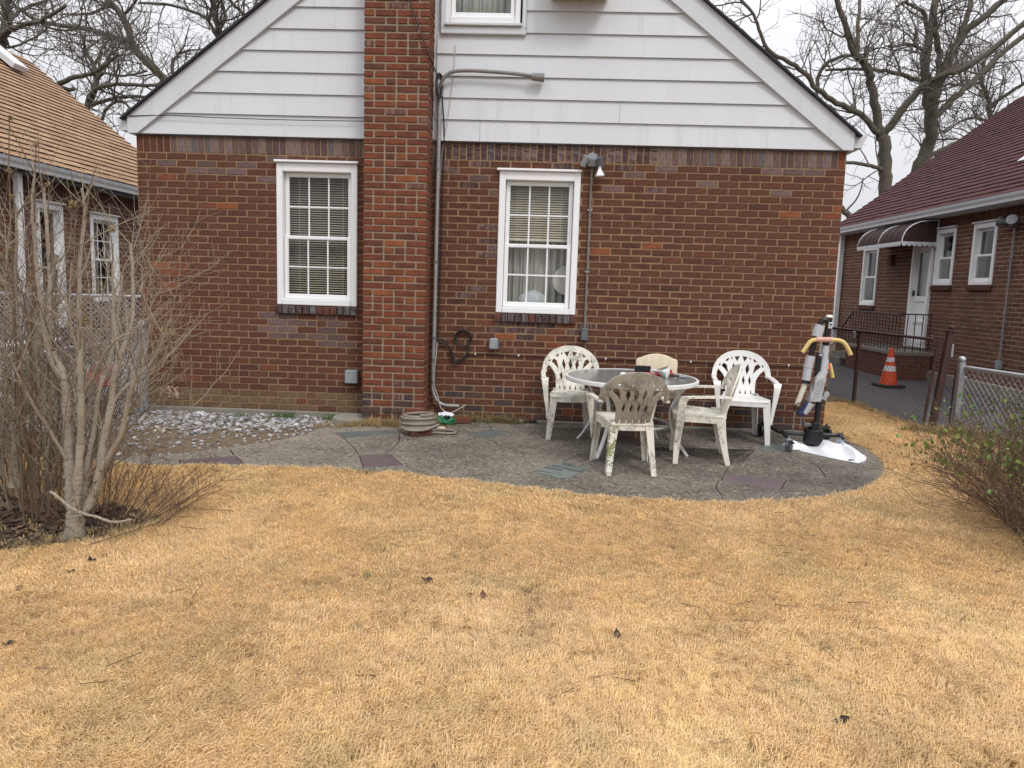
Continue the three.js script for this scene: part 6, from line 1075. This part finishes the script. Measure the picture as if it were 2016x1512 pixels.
// ------------------------------------------------------------------ wall fittings of the brick house
{
  const t = thing('wall_floodlight', 'grey floodlight fixture with one silver bulb above the right window conduit', 'floodlight', [4.555, 0, 0.0]);
  new MB().tube([[0, 0.99, 0.02], [0, 2.56, 0.02]], 0.011, 8).build('conduit', M.conduitOld, t); box(0, 0.93, 0.03, 0.07, 0.125, 0.06).build('switch_box', M.greyDark, t);
  const oc = new THREE.CylinderGeometry(0.055, 0.055, 0.05, 8); oc.rotateX(Math.PI / 2); oc.translate(0, 2.64, 0.03); mesh('junction_box', boxUV(oc), M.greyBox, t); box(0, 2.59, 0.06, 0.09, 0.07, 0.05).build('mount', M.greyDark, t);
  for (const s of [-1, 1]) { const g = new THREE.CylinderGeometry(0.032, 0.03, 0.1, 16); const o = mesh('lamp_holder', boxUV(g), s < 0 ? M.greyBox : M.greyDark, t); o.position.set(s * 0.075, 2.605 - (s > 0 ? 0.01 : 0), 0.09); o.rotation.set(0.35, 0, s < 0 ? -0.35 : 0.12); }
  const b = new THREE.LatheGeometry([[0.012, 0.02], [0.016, 0], [0.02, -0.012], [0.05, -0.055], [0.055, -0.068], [0.05, -0.078], [0, -0.088]].map(q => new THREE.Vector2(...q)), 24); const o = mesh('bulb', boxUV(b), M.bulbSilver, t); o.position.set(0.07, 2.54, 0.11); o.rotation.set(0.3, 0, 0.1);
  for (const y of [1.55, 2.15]) box(0, y, 0.012, 0.05, 0.018, 0.024, [0, 0, 0], 0.003).build('clip', M.galv, t);
  const a = thing('outlet_box', 'pale grey outlet box with closed cover left of the chimney foot', 'electrical box', [2.205, 0.415, 0]); box(0, 0, 0.045, 0.13, 0.135, 0.09, [0, 0, 0], 0.008).build('cover', M.greyBox, a); new MB().tube(spline([[0.03, -0.07, 0.03], [0.05, -0.11, 0.03], [0.13, -0.14, 0.02]], 8), 0.006, 6).build('cord', M.cableBlack, a);
  const c = thing('outlet_box', 'pale grey weatherproof outlet box under the right window', 'electrical box', [3.645, 0.80, 0]); box(0, 0, 0.03, 0.09, 0.115, 0.06, [0, 0, 0], 0.014).build('cover', M.greyBox, c); new MB().tube([[0.052, 0.04, 0.03], [0.052, -0.04, 0.03]], 0.006, 8).build('hinge', M.greyDark, c);
}
{
  const t = thing('conduit_pipe', 'grey vertical conduit pipe in the corner beside the chimney', 'pipe', [3.035, 0, 0]);
  new MB().tube([[0.02, 3.2, 0.055], [0.012, 2.0, 0.055], [0.008, 1.0, 0.055], [0.004, 0.4, 0.055]], 0.021, 12).build('pipe', M.conduit, t);
  new MB().tube(spline([[0.004, 0.42, 0.055], [0.006, 0.32, 0.06], [0.05, 0.21, 0.07], [0.12, 0.165, 0.075], [0.28, 0.158, 0.075]], 20), 0.017, 10).build('elbow', M.conduit, t);
  for (const y of [0.4, 0.62, 0.84, 1.6, 2.5]) { const b = new MB(); b.tube([[0.008, y - 0.012, 0.055], [0.008, y + 0.012, 0.055]], 0.026, 12); b.build('coupling', M.greyDark, t); }
  const g = thing('service_arm', 'long grey curved pipe arm with box shaped head on the white siding', 'pipe');
  new MB().tube(spline([[3.06, 3.25, 0.07], [3.08, 3.32, 0.09], [3.16, 3.395, 0.1], [3.3, 3.415, 0.1], [3.55, 3.41, 0.1], [3.8, 3.395, 0.1], [3.97, 3.375, 0.1]], 40), 0.0175, 12).build('pipe', M.gooseneck, g); const hd = new THREE.CylinderGeometry(0.036, 0.042, 0.12, 6); hd.rotateZ(Math.PI / 2 - 0.06); hd.translate(4.0, 3.368, 0.1); mesh('head', boxUV(hd), M.gooseneck, g);
  const cl = thing('cable_coil', 'black coiled cable hung at the chimney corner below the curved pipe arm', 'cable'); for (let i = 0; i < 7; i++) { const c = new THREE.TorusGeometry(0.095, 0.006, 6, 36); c.scale(0.55, 1.15, 1); c.rotateY(1.15 + rr(-.12, .12)); c.rotateX(rr(-.1, .1)); c.translate(3.055 + rr(-.01, .01), 3.27 + rr(-.012, .012), 0.12 + rr(-.02, .02)); mesh('loop', boxUV(c), M.cableBlack, cl); }
  new MB().tube(spline([[3.075, 3.2, 0.06], [3.1, 2.9, 0.04], [3.095, 2.2, 0.03], [3.09, 1.5, 0.03], [3.085, 1.0, 0.04], [3.08, 0.82, 0.04]], 40), 0.006, 6).build('lead', M.cableBlack, cl);
  new MB().tube(spline([[3.06, 3.32, 0.14], [3.0, 3.45, 0.33], [2.9, 3.7, 0.345], [2.79, 3.97, 0.345], [2.6, 4.5, 0.35]], 20), 0.0065, 6).build('lead', M.cableBlack, cl);
  tag(new MB().tube(spline([[3.193, 3.665, 0.045], [3.18, 3.4, 0.05], [3.13, 2.95, 0.045], [3.08, 2.62, 0.03], [3.065, 2.3, 0.04]], 30), 0.003, 5).build('thin_cable', M.cableWhite), 'thin pale cable hanging from a hole in the white siding below the upper window', 'cable');
  tag(new MB().tube(spline([[-0.03, 2.93, 0.07], [0.3, 2.945, 0.06], [0.9, 2.935, 0.06], [1.6, 2.93, 0.06], [2.37, 2.935, 0.06]], 40), 0.0045, 5).build('siding_cable', M.cableBrown), 'brown cable running along the lowest white siding board left of chimney', 'cable');
  const w = thing('cable_bundle', 'tangled black cables with a hanging coil on the brick right of the conduit pipe', 'cable'), R = mulberry(21);
  for (let i = 0; i < 6; i++) { const c = new THREE.TorusGeometry(0.078 + rr(-.008, .008, R), 0.0052, 6, 40); c.rotateX(rr(-.12, .12, R)); c.translate(3.335 + rr(-.008, .008, R), 0.845 + rr(-.008, .008, R), 0.035 + rr(-.012, .012, R)); mesh('loop', boxUV(c), M.cableBlack, w); }
  for (let i = 0; i < 5; i++) new MB().tube(spline([[3.05, 0.82 + rr(-.02, .02, R), 0.05], [3.13, 0.80 + rr(-.02, .03, R), 0.03], [3.2 + rr(-.01, .01, R), 0.76, 0.035], [3.225 + rr(-.02, .02, R), 0.67, 0.03], [3.25 + rr(-.02, .02, R), 0.6 + rr(-.015, .015, R), 0.03], [3.33, 0.63 + rr(-.01, .01, R), 0.03], [3.4, 0.74 + rr(-.05, .05, R), 0.03]], 30), 0.0048, 5).build('cable', M.cableBlack, w);
  const lc = thing('wall_cable', 'long thin dark cable clipped along the brick wall behind the chairs', 'cable'); new MB().tube(spline([[3.24, 0.6, 0.03], [3.32, 0.645, 0.02], [3.45, 0.687, 0.015], [3.9, 0.69, 0.012], [4.4, 0.685, 0.012], [5.0, 0.687, 0.012], [5.6, 0.69, 0.012], [6.2, 0.68, 0.012], [6.7, 0.678, 0.012], [7.0, 0.672, 0.012]], 90), 0.0055, 6).build('cable', M.cableBrown, lc);
  for (const x of [3.46, 3.9, 4.35, 4.78, 5.2, 5.63, 6.16, 6.6]) box(x, 0.69, 0.014, 0.014, 0.02, 0.014, [0, 0, 0], 0.003).build('clip', M.vinyl, lc);
  tag(new MB().tube(spline([[3.075, 0.8, 0.06], [3.07, 0.66, 0.075], [3.05, 0.4, 0.08], [3.1, 0.24, 0.09], [3.14, 0.13, 0.11], [3.22, 0.09, 0.12], [3.32, 0.135, 0.1], [3.38, 0.17, 0.06]], 40), 0.0055, 6).build('loose_cable', M.cableWhite), 'loose pale grey cable drooping from the foot of the conduit pipe', 'cable');
  const ac = thing('window_unit', 'beige metal unit on the white siding cut off by the top picture edge', 'air conditioner', [4.36, 4.09, 0.03]); box(0, 0.18, 0.16, 0.56, 0.36, 0.32, [0, 0, 0], 0.02).build('housing', M.acBeige, ac); for (let i = 0; i < 6; i++) box(0, 0.06 + i * 0.045, 0.323, 0.48, 0.012, 0.01, [0, 0, 0], 0.002).build('louvre', M.acBeige, ac);
}

// ------------------------------------------------------------------ small things on and by the patio
{
  const R = mulberry(61), t = thing('garden_hose', 'coiled beige garden hose stacked on a brick beside the chimney', 'garden hose', onGround(2.99, 0.62)), C = [];
  for (let i = 0; i <= 300; i++) { const a = i / 300 * 2 * Math.PI * 8.2, k = i / 300, r = 0.165 + 0.012 * Math.sin(a * 0.37) - 0.02 * k; C.push([r * Math.cos(a), 0.045 + 0.135 * k + 0.012 * Math.sin(a + 0.6) * (1 - k * 0.3), r * Math.sin(a)]); }
  new MB().tube(C, 0.0125, 9).build('coil', M.hose, t); const e = C[0];
  new MB().tube(spline([[0.14, 0.05, 0.1], [0.2, 0.04, 0.02], [0.3, 0.02, -0.08], [0.36, 0.014, -0.02], [0.32, 0.014, 0.06], [0.18, 0.016, 0.06], [0.1, 0.03, 0.12]], 40), 0.011, 8).build('tail', M.hose, t); new MB().tube(spline([[-0.17, 0.09, 0.03], [-0.08, 0.055, 0.17], [0.08, 0.06, 0.18], [0.2, 0.09, 0.04]], 20), 0.0125, 8).build('loop', M.hose, t);
  tag(mesh('loose_brick', chamferUV(0.2, 0.06, 0.095, 0.006), M.brickMain3), 'dark brick lying under the coiled beige hose', 'brick', 'loose bricks on the patio').position.set(...onGround(3.03, 0.74, 0.028)); scene.children[scene.children.length - 1].rotation.set(0.035, 0.5, 0);
  tag(mesh('loose_brick', chamferUV(0.2, 0.058, 0.095, 0.006), M.brickMain7), 'red brick lying in dry weeds beside the green bag', 'brick', 'loose bricks on the patio').position.set(...onGround(3.34, 0.13, 0.03)); scene.children[scene.children.length - 1].rotation.set(0, 0.3, 0);
  const b = thing('seed_bag', 'small crumpled green and white bag in the weeds by the wall corner', 'bag', onGround(3.2, 0.24));
  const crump = (w, h, d, m, y, seed, nm) => { const g = new THREE.SphereGeometry(0.5, 18, 12), P = g.attributes.position; for (let i = 0; i < P.count; i++) { const x = P.getX(i), yy = P.getY(i), z = P.getZ(i), k = 1 + 0.9 * (fbm(x * 5 + 9, yy * 5 + z * 6 + 9, 999, seed, 3) - 0.5); P.setXYZ(i, x * k * w, yy * k * h, z * k * d); } g.deleteAttribute('normal'); const o = mesh(nm, boxUV(toCreasedNormals(g, 0.4)), m, b); o.position.y = y; return o; };
  crump(0.17, 0.1, 0.12, M.bagGreen, 0.045, 5, 'bag_body'); crump(0.15, 0.06, 0.09, M.bagWhite, 0.095, 9, 'bag_flap').position.z = -0.02; crump(0.07, 0.03, 0.05, M.blackMatt, 0.09, 3, 'bag_print').position.set(0.02, 0.085, 0.04);
  const st = thing('pale_stone', 'small pale stone beside the tail of the beige hose', 'stone', onGround(3.19, 0.47, 0.015)); const sg = new THREE.IcosahedronGeometry(0.035, 1); sg.scale(1.3, 0.5, 0.9); mesh('stone', boxUV(sg), M.upholstery, st);
  const p = thing('hand_cultivator', 'garden hand fork with black grip lying at the patio edge by the wall', 'hand tool', [3.98, 0.02, 0.02]); p.rotation.y = 0.02;
  new MB().tube([[0.13, 0, 0], [0.0, 0, 0], [-0.01, 0, 0]], [0.016, 0.018, 0.014], 10).build('grip', M.blackMatt, p); new MB().tube([[-0.01, 0, 0], [-0.05, 0, 0]], 0.013, 10).build('ferrule', M.bulbFace, p); new MB().tube([[-0.05, 0, 0], [-0.11, -0.002, 0]], [0.011, 0.006], 8).build('shank', M.galv, p); for (const s of [-1, 0, 1]) new MB().tube(spline([[-0.1, 0, 0], [-0.15, 0.008, s * 0.025], [-0.21, -0.008, s * 0.035]], 6), 0.0035, 6).build('tine', M.galv, p);
  const fs = thing('flat_stone', 'flat grey stone leaning at the left foot of the chimney', 'stone', onGround(2.24, 0.26, 0.02)); const g = new THREE.CylinderGeometry(0.17, 0.2, 0.05, 9); g.scale(1, 1, 0.6); const o = mesh('stone', boxUV(toCreasedNormals(g, 0.3)), M.concretePlain, fs); o.rotation.x = 0.25;
  const yf = thing('yellow_flowers', 'few pale yellow blooms among white pebbles by the shrub', 'flower', onGround(0.75, 1.1)); for (let i = 0; i < 7; i++) { const f = new THREE.IcosahedronGeometry(0.014, 0); f.translate(rr(-.06, .06), rr(.02, .07), rr(-.05, .05)); mesh('bloom', boxUV(f), M.upholstery, yf); }
}
// ------------------------------------------------------------------ pebbles, litter, grass
function inPoly(poly, x, z) { let c = false; for (let i = 0, j = poly.length - 1; i < poly.length; j = i++) if ((poly[i][1] > z) !== (poly[j][1] > z) && x < (poly[j][0] - poly[i][0]) * (z - poly[i][1]) / (poly[j][1] - poly[i][1]) + poly[i][0]) c = !c; return c; }
function scatter(name, label, geo, m, list, kind = 'stuff') {      // list: [matrix, [r, g, b]]
  const im = new THREE.InstancedMesh(geo, m, list.length), c = new THREE.Color();
  list.forEach(([q, k], i) => { im.setMatrixAt(i, q); im.setColorAt(i, c.setRGB(...k)); });
  im.name = numbered(name); im.userData = { label, kind }; im.castShadow = im.receiveShadow = true; scene.add(im); return im;
}
const quat = (x, y, z) => new THREE.Quaternion().setFromEuler(new THREE.Euler(x, y, z, 'YXZ'));
const GRAVEL = [[0.0, 0.01], [2.2, 0.01], [2.1, 0.45], [1.99, 0.83], [1.87, 1.05], [1.53, 1.38], [1.14, 1.70], [0.6, 1.9], [0.25, 1.6], [0.05, 0.4]];
{
  const R = mulberry(71), g = new THREE.IcosahedronGeometry(1, 1), P = g.attributes.position; for (let i = 0; i < P.count; i++) { const v = V(P.getX(i), P.getY(i), P.getZ(i)), k = 0.75 + 0.5 * fbm(v.x * 1.6 + 9, v.y * 1.6 + v.z + 9, 999, 8, 2); P.setXYZ(i, v.x * k, v.y * k * 0.6, v.z * k); } g.computeVertexNormals();
  const list = [], geo = boxUV(mergeVertices(g)); geo.computeVertexNormals();
  for (let i = 0; i < 5200; i++) { const x = rr(0, 2.3, R), z = rr(0, 2.0, R); if (!inPoly(GRAVEL, x, z)) continue; const near = smooth(0.95, 0.15, z - 0.25 * free(x * 3, z * 3, 4)), k = R(); if (k > 0.12 + 0.88 * near) continue; const s = rr(0.006, 0.02, R) * (R() < 0.1 ? 1.6 : 1), w = Math.pow(R(), 0.7), c = rr(0.3, 0.62, R) * w + 0.1; list.push([new THREE.Matrix4().compose(V(x, slope(z) - 0.03 + s * 0.4, z), quat(rr(-.4, .4, R), R() * 6, rr(-.4, .4, R)), V(s * rr(.8, 1.5, R), s, s)), [c, c * 0.98, c * rr(.94, 1.03, R)]]); }
  scatter('gravel', 'white and grey pebbles strewn along the brick wall', geo, M.pebble, list);
}
function bladeTuft(R, n, h, spread, w, aim = 3.1416, lk = 1) {  // aim: how far blades stray from the tuft's own direction                           // a small tuft of bent blades
  const p = [], N = [];
  for (let i = 0; i < n; i++) {
    const a = R() * 6.283, d = R() * spread, x = Math.cos(a) * d, z = Math.sin(a) * d, b = rr(-aim, aim, R), lean = rr(0.25, 1.1, R) * lk, H = h * rr(0.55, 1.15, R), ca = Math.cos(b + 1.57) * w / 2, sa = Math.sin(b + 1.57) * w / 2;
    const m = [x + Math.cos(b) * lean * H * 0.35, H * 0.62, z + Math.sin(b) * lean * H * 0.35], t = [x + Math.cos(b) * lean * H, H * (1 - 0.28 * lean), z + Math.sin(b) * lean * H];
    const q = [[x - ca, -0.004, z - sa], [x + ca, -0.004, z + sa], [m[0] + ca * 0.8, m[1], m[2] + sa * 0.8], [m[0] - ca * 0.8, m[1], m[2] - sa * 0.8]];
    p.push(q[0], q[1], q[2], q[0], q[2], q[3], q[3], q[2], t);
  }
  const g = new THREE.BufferGeometry(); g.setAttribute('position', new THREE.BufferAttribute(new Float32Array(p.flat()), 3)); g.computeVertexNormals(); g.setAttribute('uv', new THREE.BufferAttribute(new Float32Array(p.length * 2), 2)); return g;
}
const LAWN = [[-1.5, 1.6], [0.3, 2.02], [1.19, 2.08], [1.865, 1.99], [2.41, 1.95], [2.97, 1.965], [3.457, 2.06], [3.927, 2.2], [4.372, 2.31], [4.8, 2.365], [5.23, 2.374], [5.52, 2.357], [5.94, 2.252], [6.325, 2.09], [6.63, 1.884], [6.92, 1.54], [7.055, 1.295], [7.192, 0.86], [7.205, 0.385], [7.16, 0.02], [7.03, -0.1], [7.03, -4.5], [8.3, -4.5], [8.3, -0.5], [8.65, -0.4], [9.2, 3], [9.4, 6.6], [-1.5, 6.6]];
const BED1 = [[-1.5, 2.85], [0.6, 2.9], [1.2, 2.98], [1.55, 3.0], [1.86, 3.2], [1.7, 3.55], [1.3, 3.78], [0.6, 3.84], [-1.5, 4.1]], BED2 = [[7.3, 2.65], [7.7, 2.2], [9.2, 1.7], [9.5, 4.3], [7.9, 3.75], [7.2, 3.1]];
{
  const R = mulberry(81);
  const layers = [[0, 9, 0.028, 0.016, 0.0021, 'dry_grass'], [1, 8, 0.032, 0.03, 0.0032, 'dry_grass']];
  const geos = [bladeTuft(R, 12, 0.044, 0.02, 0.0018, 1.7, 0.9), bladeTuft(R, 12, 0.034, 0.02, 0.002, 2.6), bladeTuft(R, 12, 0.034, 0.024, 0.0022, 1.7, 0.9), bladeTuft(R, 12, 0.028, 0.024, 0.0024, 2.6), bladeTuft(R, 11, 0.028, 0.03, 0.0028, 1.8, 0.9), bladeTuft(R, 11, 0.024, 0.03, 0.003, 2.6)], lists = geos.map(() => []);
  const straw = (x, z) => {
    const a = free(x * 1.1, z * 1.6, 11, 4), b = free(x * 6, z * 6, 12, 3), c = free(x * 0.5, z * 0.5, 14, 2), l = 0.92 + 0.2 * (a - 0.3) + 0.3 * (b - 0.5), g = smooth(0.6, 0.75, free(x * 2.3, z * 2.3, 15, 3)) * 0.08;
    const v = rr(0.74, 1.2, R) * l, pale = smooth(0.45, 0.8, c) * 0.2; const w = v * 1.24; return [Math.min(0.95, 0.67 * w * (1 - g * 0.5)), (0.472 + 0.04 * pale) * w, (0.235 + 0.09 * pale) * w * rr(0.85, 1.2, R)];
  };
  const N = 580000;
  for (let i = 0; i < N; i++) {
    const z = 6.5 - 8.9 * Math.pow(R(), 0.85), d = EYE.z - z; if (z < -2.4) continue; const x = EYE.x + 0.3 + rr(-1, 1, R) * (d * 0.84 + 0.9);
    const ex = (free(x * 9, z * 9, 41, 2) - 0.5) * 0.13; if (!inPoly(LAWN, x + ex, z - ex)) continue; if ((inPoly(BED1, x, z) || inPoly(BED2, x, z)) && R() > 0.05) continue;
    if (free(x * 7, z * 7, 33, 2) > 0.74 && R() < 0.6) continue;
    const k = (d > 4.7 ? 4 : d > 3.3 ? 2 : 0) + (R() < 0.5 ? 0 : 1), way = 5.0 + 4.2 * (free(x * 1.3, z * 1.3, 27, 3) - 0.5) + rr(-1.2, 1.2, R), s = rr(0.75, 1.25, R) * (0.8 + 0.5 * free(x * 1.7, z * 1.7, 19, 2));
    lists[k].push([new THREE.Matrix4().compose(V(x, slope(z) - 0.01, z), quat(rr(-.2, .2, R), way, rr(-.2, .2, R)), V(s, s, s)), straw(x, z)]);
  }
  lists.forEach((l, i) => scatter('dry_grass', 'dense short straw coloured lawn grass', geos[i], M.blade, l));
  // longer dry weeds along walls, fence and chimney
  const wg = [bladeTuft(R, 12, 0.11, 0.03, 0.0035), bladeTuft(R, 10, 0.08, 0.03, 0.003)], wl = [[], []];
  const line = (a, b, n, w, hs, tone) => { for (let i = 0; i < n; i++) { const t = R(), x = a[0] + (b[0] - a[0]) * t + rr(-w, w, R), z = a[1] + (b[1] - a[1]) * t + rr(-w, w, R), s = hs * rr(.6, 1.3, R), v = rr(.55, 1.15, R); wl[i % 2].push([new THREE.Matrix4().compose(V(x, slope(z) - 0.012, z), quat(rr(-.4, .4, R), R() * 6.283, rr(-.4, .4, R)), V(s, s, s)), tone.map(c => c * v)]); } };
  const st = [0.45, 0.32, 0.15], ol = [0.30, 0.23, 0.1], gr = [0.09, 0.17, 0.035];
  line([2.36, 0.42], [2.98, 0.37], 130, 0.05, 1.0, st); line([2.0, 0.55], [2.4, 0.45], 60, 0.06, 0.8, st); line([3.0, 0.3], [3.3, 0.1], 90, 0.08, 0.95, ol); line([3.2, 0.07], [4.0, 0.03], 170, 0.04, 0.95, ol); line([4.0, 0.02], [7.0, 0.02], 150, 0.018, 0.5, ol); line([3.03, 0.42], [3.4, 0.3], 50, 0.06, 0.4, st); line([3.02, 0.1], [3.1, 0.3], 50, 0.03, 1.2, ol);
  line([8.1, -0.4], [8.75, -0.2], 260, 0.14, 1.1, st); line([8.2, -2.6], [8.23, -0.5], 260, 0.06, 0.75, st); line([8.6, -0.1], [8.9, 1.2], 180, 0.14, 1.0, st); line([7.05, -2.4], [7.05, 0], 120, 0.04, 0.6, st);
  line([7.3, 2.9], [7.9, 3.7], 200, 0.16, 0.8, [0.4, 0.31, 0.17]); line([1.3, 3.85], [1.9, 3.3], 160, 0.12, 0.6, [0.4, 0.3, 0.15]); line([-0.2, 3.95], [1.3, 3.85], 160, 0.12, 0.55, [0.4, 0.3, 0.15]);
  line([1.45, 0.1], [1.6, 0.16], 30, 0.05, 0.7, gr); line([1.95, 0.2], [2.15, 0.12], 40, 0.06, 0.7, gr); line([1.0, 0.12], [1.15, 0.2], 16, 0.06, 0.4, gr); line([0.9, 0.5], [1.8, 0.25], 30, 0.1, 0.35, gr);
  for (const [x, z] of [[3.37, 4.45], [2.56, 4.83], [1.9, 6.02], [3.95, 5.95], [3.28, 3.9], [2.86, 2.05], [2.2, 5.85], [5.2, 4.7]]) line([x - 0.02, z], [x + 0.02, z], 7, 0.015, 0.5, [0.055, 0.10, 0.03]);
  wl.forEach((l, i) => scatter('weeds', i ? 'short dry weeds at the wall foot' : 'long dry weeds at walls and fences', wg[i], M.blade, l));
  // straw debris on the pebble bed and leaf litter under the shrubs
  const chip = new THREE.BoxGeometry(0.05, 0.002, 0.003), cl = []; for (let i = 0; i < 1500; i++) { const x = rr(0, 2.3, R), z = rr(0.1, 2, R); if (!inPoly(GRAVEL, x, z)) continue; const v = rr(.5, 1.2, R); cl.push([new THREE.Matrix4().compose(V(x, slope(z) - 0.018 + rr(0, .008, R), z), quat(rr(-.2, .2, R), R() * 6, 0), V(rr(.4, 1.3, R), 1, 1)), [0.27 * v, 0.18 * v, 0.1 * v]]); } scatter('debris', 'dry straw and twig bits on the pebble bed', chip, M.blade, cl);
  const lf = new THREE.PlaneGeometry(0.045, 0.032, 3, 2), Q = lf.attributes.position; for (let i = 0; i < Q.count; i++) Q.setZ(i, 0.4 * Q.getX(i) * Q.getX(i) / 0.06 + 0.3 * Math.abs(Q.getY(i)) * 0.4); lf.rotateX(-Math.PI / 2); lf.computeVertexNormals();
  const ll = []; const drop = (poly, n, x0, x1, z0, z1) => { for (let i = 0; i < n; i++) { const x = rr(x0, x1, R), z = rr(z0, z1, R); if (!inPoly(poly, x, z)) continue; const v = rr(.3, 1.3, R), s = rr(.4, 1.2, R); ll.push([new THREE.Matrix4().compose(V(x, slope(z) + rr(.002, .02, R), z), quat(rr(-.35, .35, R), R() * 6, rr(-.35, .35, R)), V(s, s, s)), [0.105 * v, 0.062 * v, 0.038 * v]]); } };
  drop(BED1, 5200, -0.6, 2, 1.6, 3.95); drop(BED2, 1500, 7.2, 9.2, 1.8, 3.9); scatter('leaf_litter', 'dead brown leaves heaped under the shrubs', lf, M.blade, ll);
  const tw = new THREE.CylinderGeometry(0.0012, 0.002, 0.14, 5), tl = []; tw.rotateZ(Math.PI / 2); for (let i = 0; i < 60; i++) { const x = rr(1.8, 8.2, R), z = rr(2.6, 6, R); const v = rr(.5, 1, R), s = rr(.3, 1, R); tl.push([new THREE.Matrix4().compose(V(x, slope(z) + 0.025, z), quat(0, R() * 6, rr(-.15, .15, R)), V(s, 1, 1)), [0.13 * v, 0.08 * v, 0.05 * v]]); } drop([[7.1, -1], [8.6, -1], [8.6, 1.4], [7.3, 1.9]], 20, 7.1, 8.6, -1, 2); scatter('litter', 'thin twig bits scattered on the straw lawn', tw, M.blade, tl);
}
{ // the few leaves and twigs one can pick out on the lawn
  const R = mulberry(91);
  const curl = (label, x, z, s, m, h = 0.02) => { const g = new THREE.PlaneGeometry(s, s * 0.62, 8, 5), P = g.attributes.position; for (let i = 0; i < P.count; i++) { const u = P.getX(i) / s, v = P.getY(i) / s; P.setXYZ(i, u * s, (v * Math.max(0.04, 1 - 3.7 * u * u + 0.25 * Math.sin(u * 22))) * s, s * (1.4 * u * u * 0.5 + 1.2 * v * v + 0.12 * Math.sin(u * 9))); } g.rotateX(-Math.PI / 2); g.computeVertexNormals(); const o = mesh('dead_leaf', boxUV(g), m); o.position.set(...onGround(x, z, h)); o.rotation.set(rr(-.3, .3, R), R() * 6, rr(-.3, .3, R)); tag(o, label, 'leaf', 'fallen leaves on the straw lawn'); };
  const L = (px, pz) => [px, pz];
  curl('dark curled dead leaf with pale veins, lowest on the right of the lawn', 5.288, 4.958, 0.055, M.deadLeafDark);
  curl('reddish brown dead leaf at the left picture edge below the shrubs', 1.7, 4.253, 0.05, M.deadLeaf);
  curl('dark dead leaf at the left picture edge, lower of the two there', 2.003, 4.739, 0.045, M.deadLeafDark);
  curl('dark dead leaf just below the pale shrub trunk, further right', 1.828, 3.886, 0.05, M.deadLeafDark);
  curl('dark dead leaf just below the pale shrub trunk, further left', 1.813, 4.036, 0.04, M.deadLeafDark);
  curl('flat brown dead leaf in the middle of the lawn, furthest left of the middle ones', 3.605, 3.934, 0.055, M.deadLeafDark);
  curl('rusty curled dead leaf right of centre in mid lawn', 3.902, 4.075, 0.05, M.deadLeaf);
  curl('tiny dark dead leaf beside the rusty curled leaf in mid lawn', 3.842, 4.07, 0.03, M.deadLeafDark);
  curl('brown dead leaf near the lower middle of the lawn', 4.524, 4.399, 0.05, M.deadLeafDark);
  curl('dead leaf on the grass between the brown fence and the budding bush', 7.809, 0.496, 0.08, M.deadLeaf);
  const stick = (label, a, b, r) => tag(new MB().tube(spline([onGround(a[0], a[1], 0.03), onGround((a[0] + b[0]) / 2 + 0.02, (a[1] + b[1]) / 2, 0.036), onGround(b[0], b[1], 0.03)], 8), r, 6).build('fallen_twig', M.twigRed), label, 'twig', 'fallen twigs on the straw lawn');
  stick('long thin red twig lying on the lawn beside the shrub bed', [1.704, 3.712], [1.936, 3.255], 0.0022);
  stick('short straight twig right of mid lawn', [5.689, 3.978], [5.794, 3.972], 0.002);
  stick('short twig on the upper left of the lawn near the patio', [1.996, 3.09], [2.243, 3.076], 0.0018);
}

renderer.render(scene, camera);
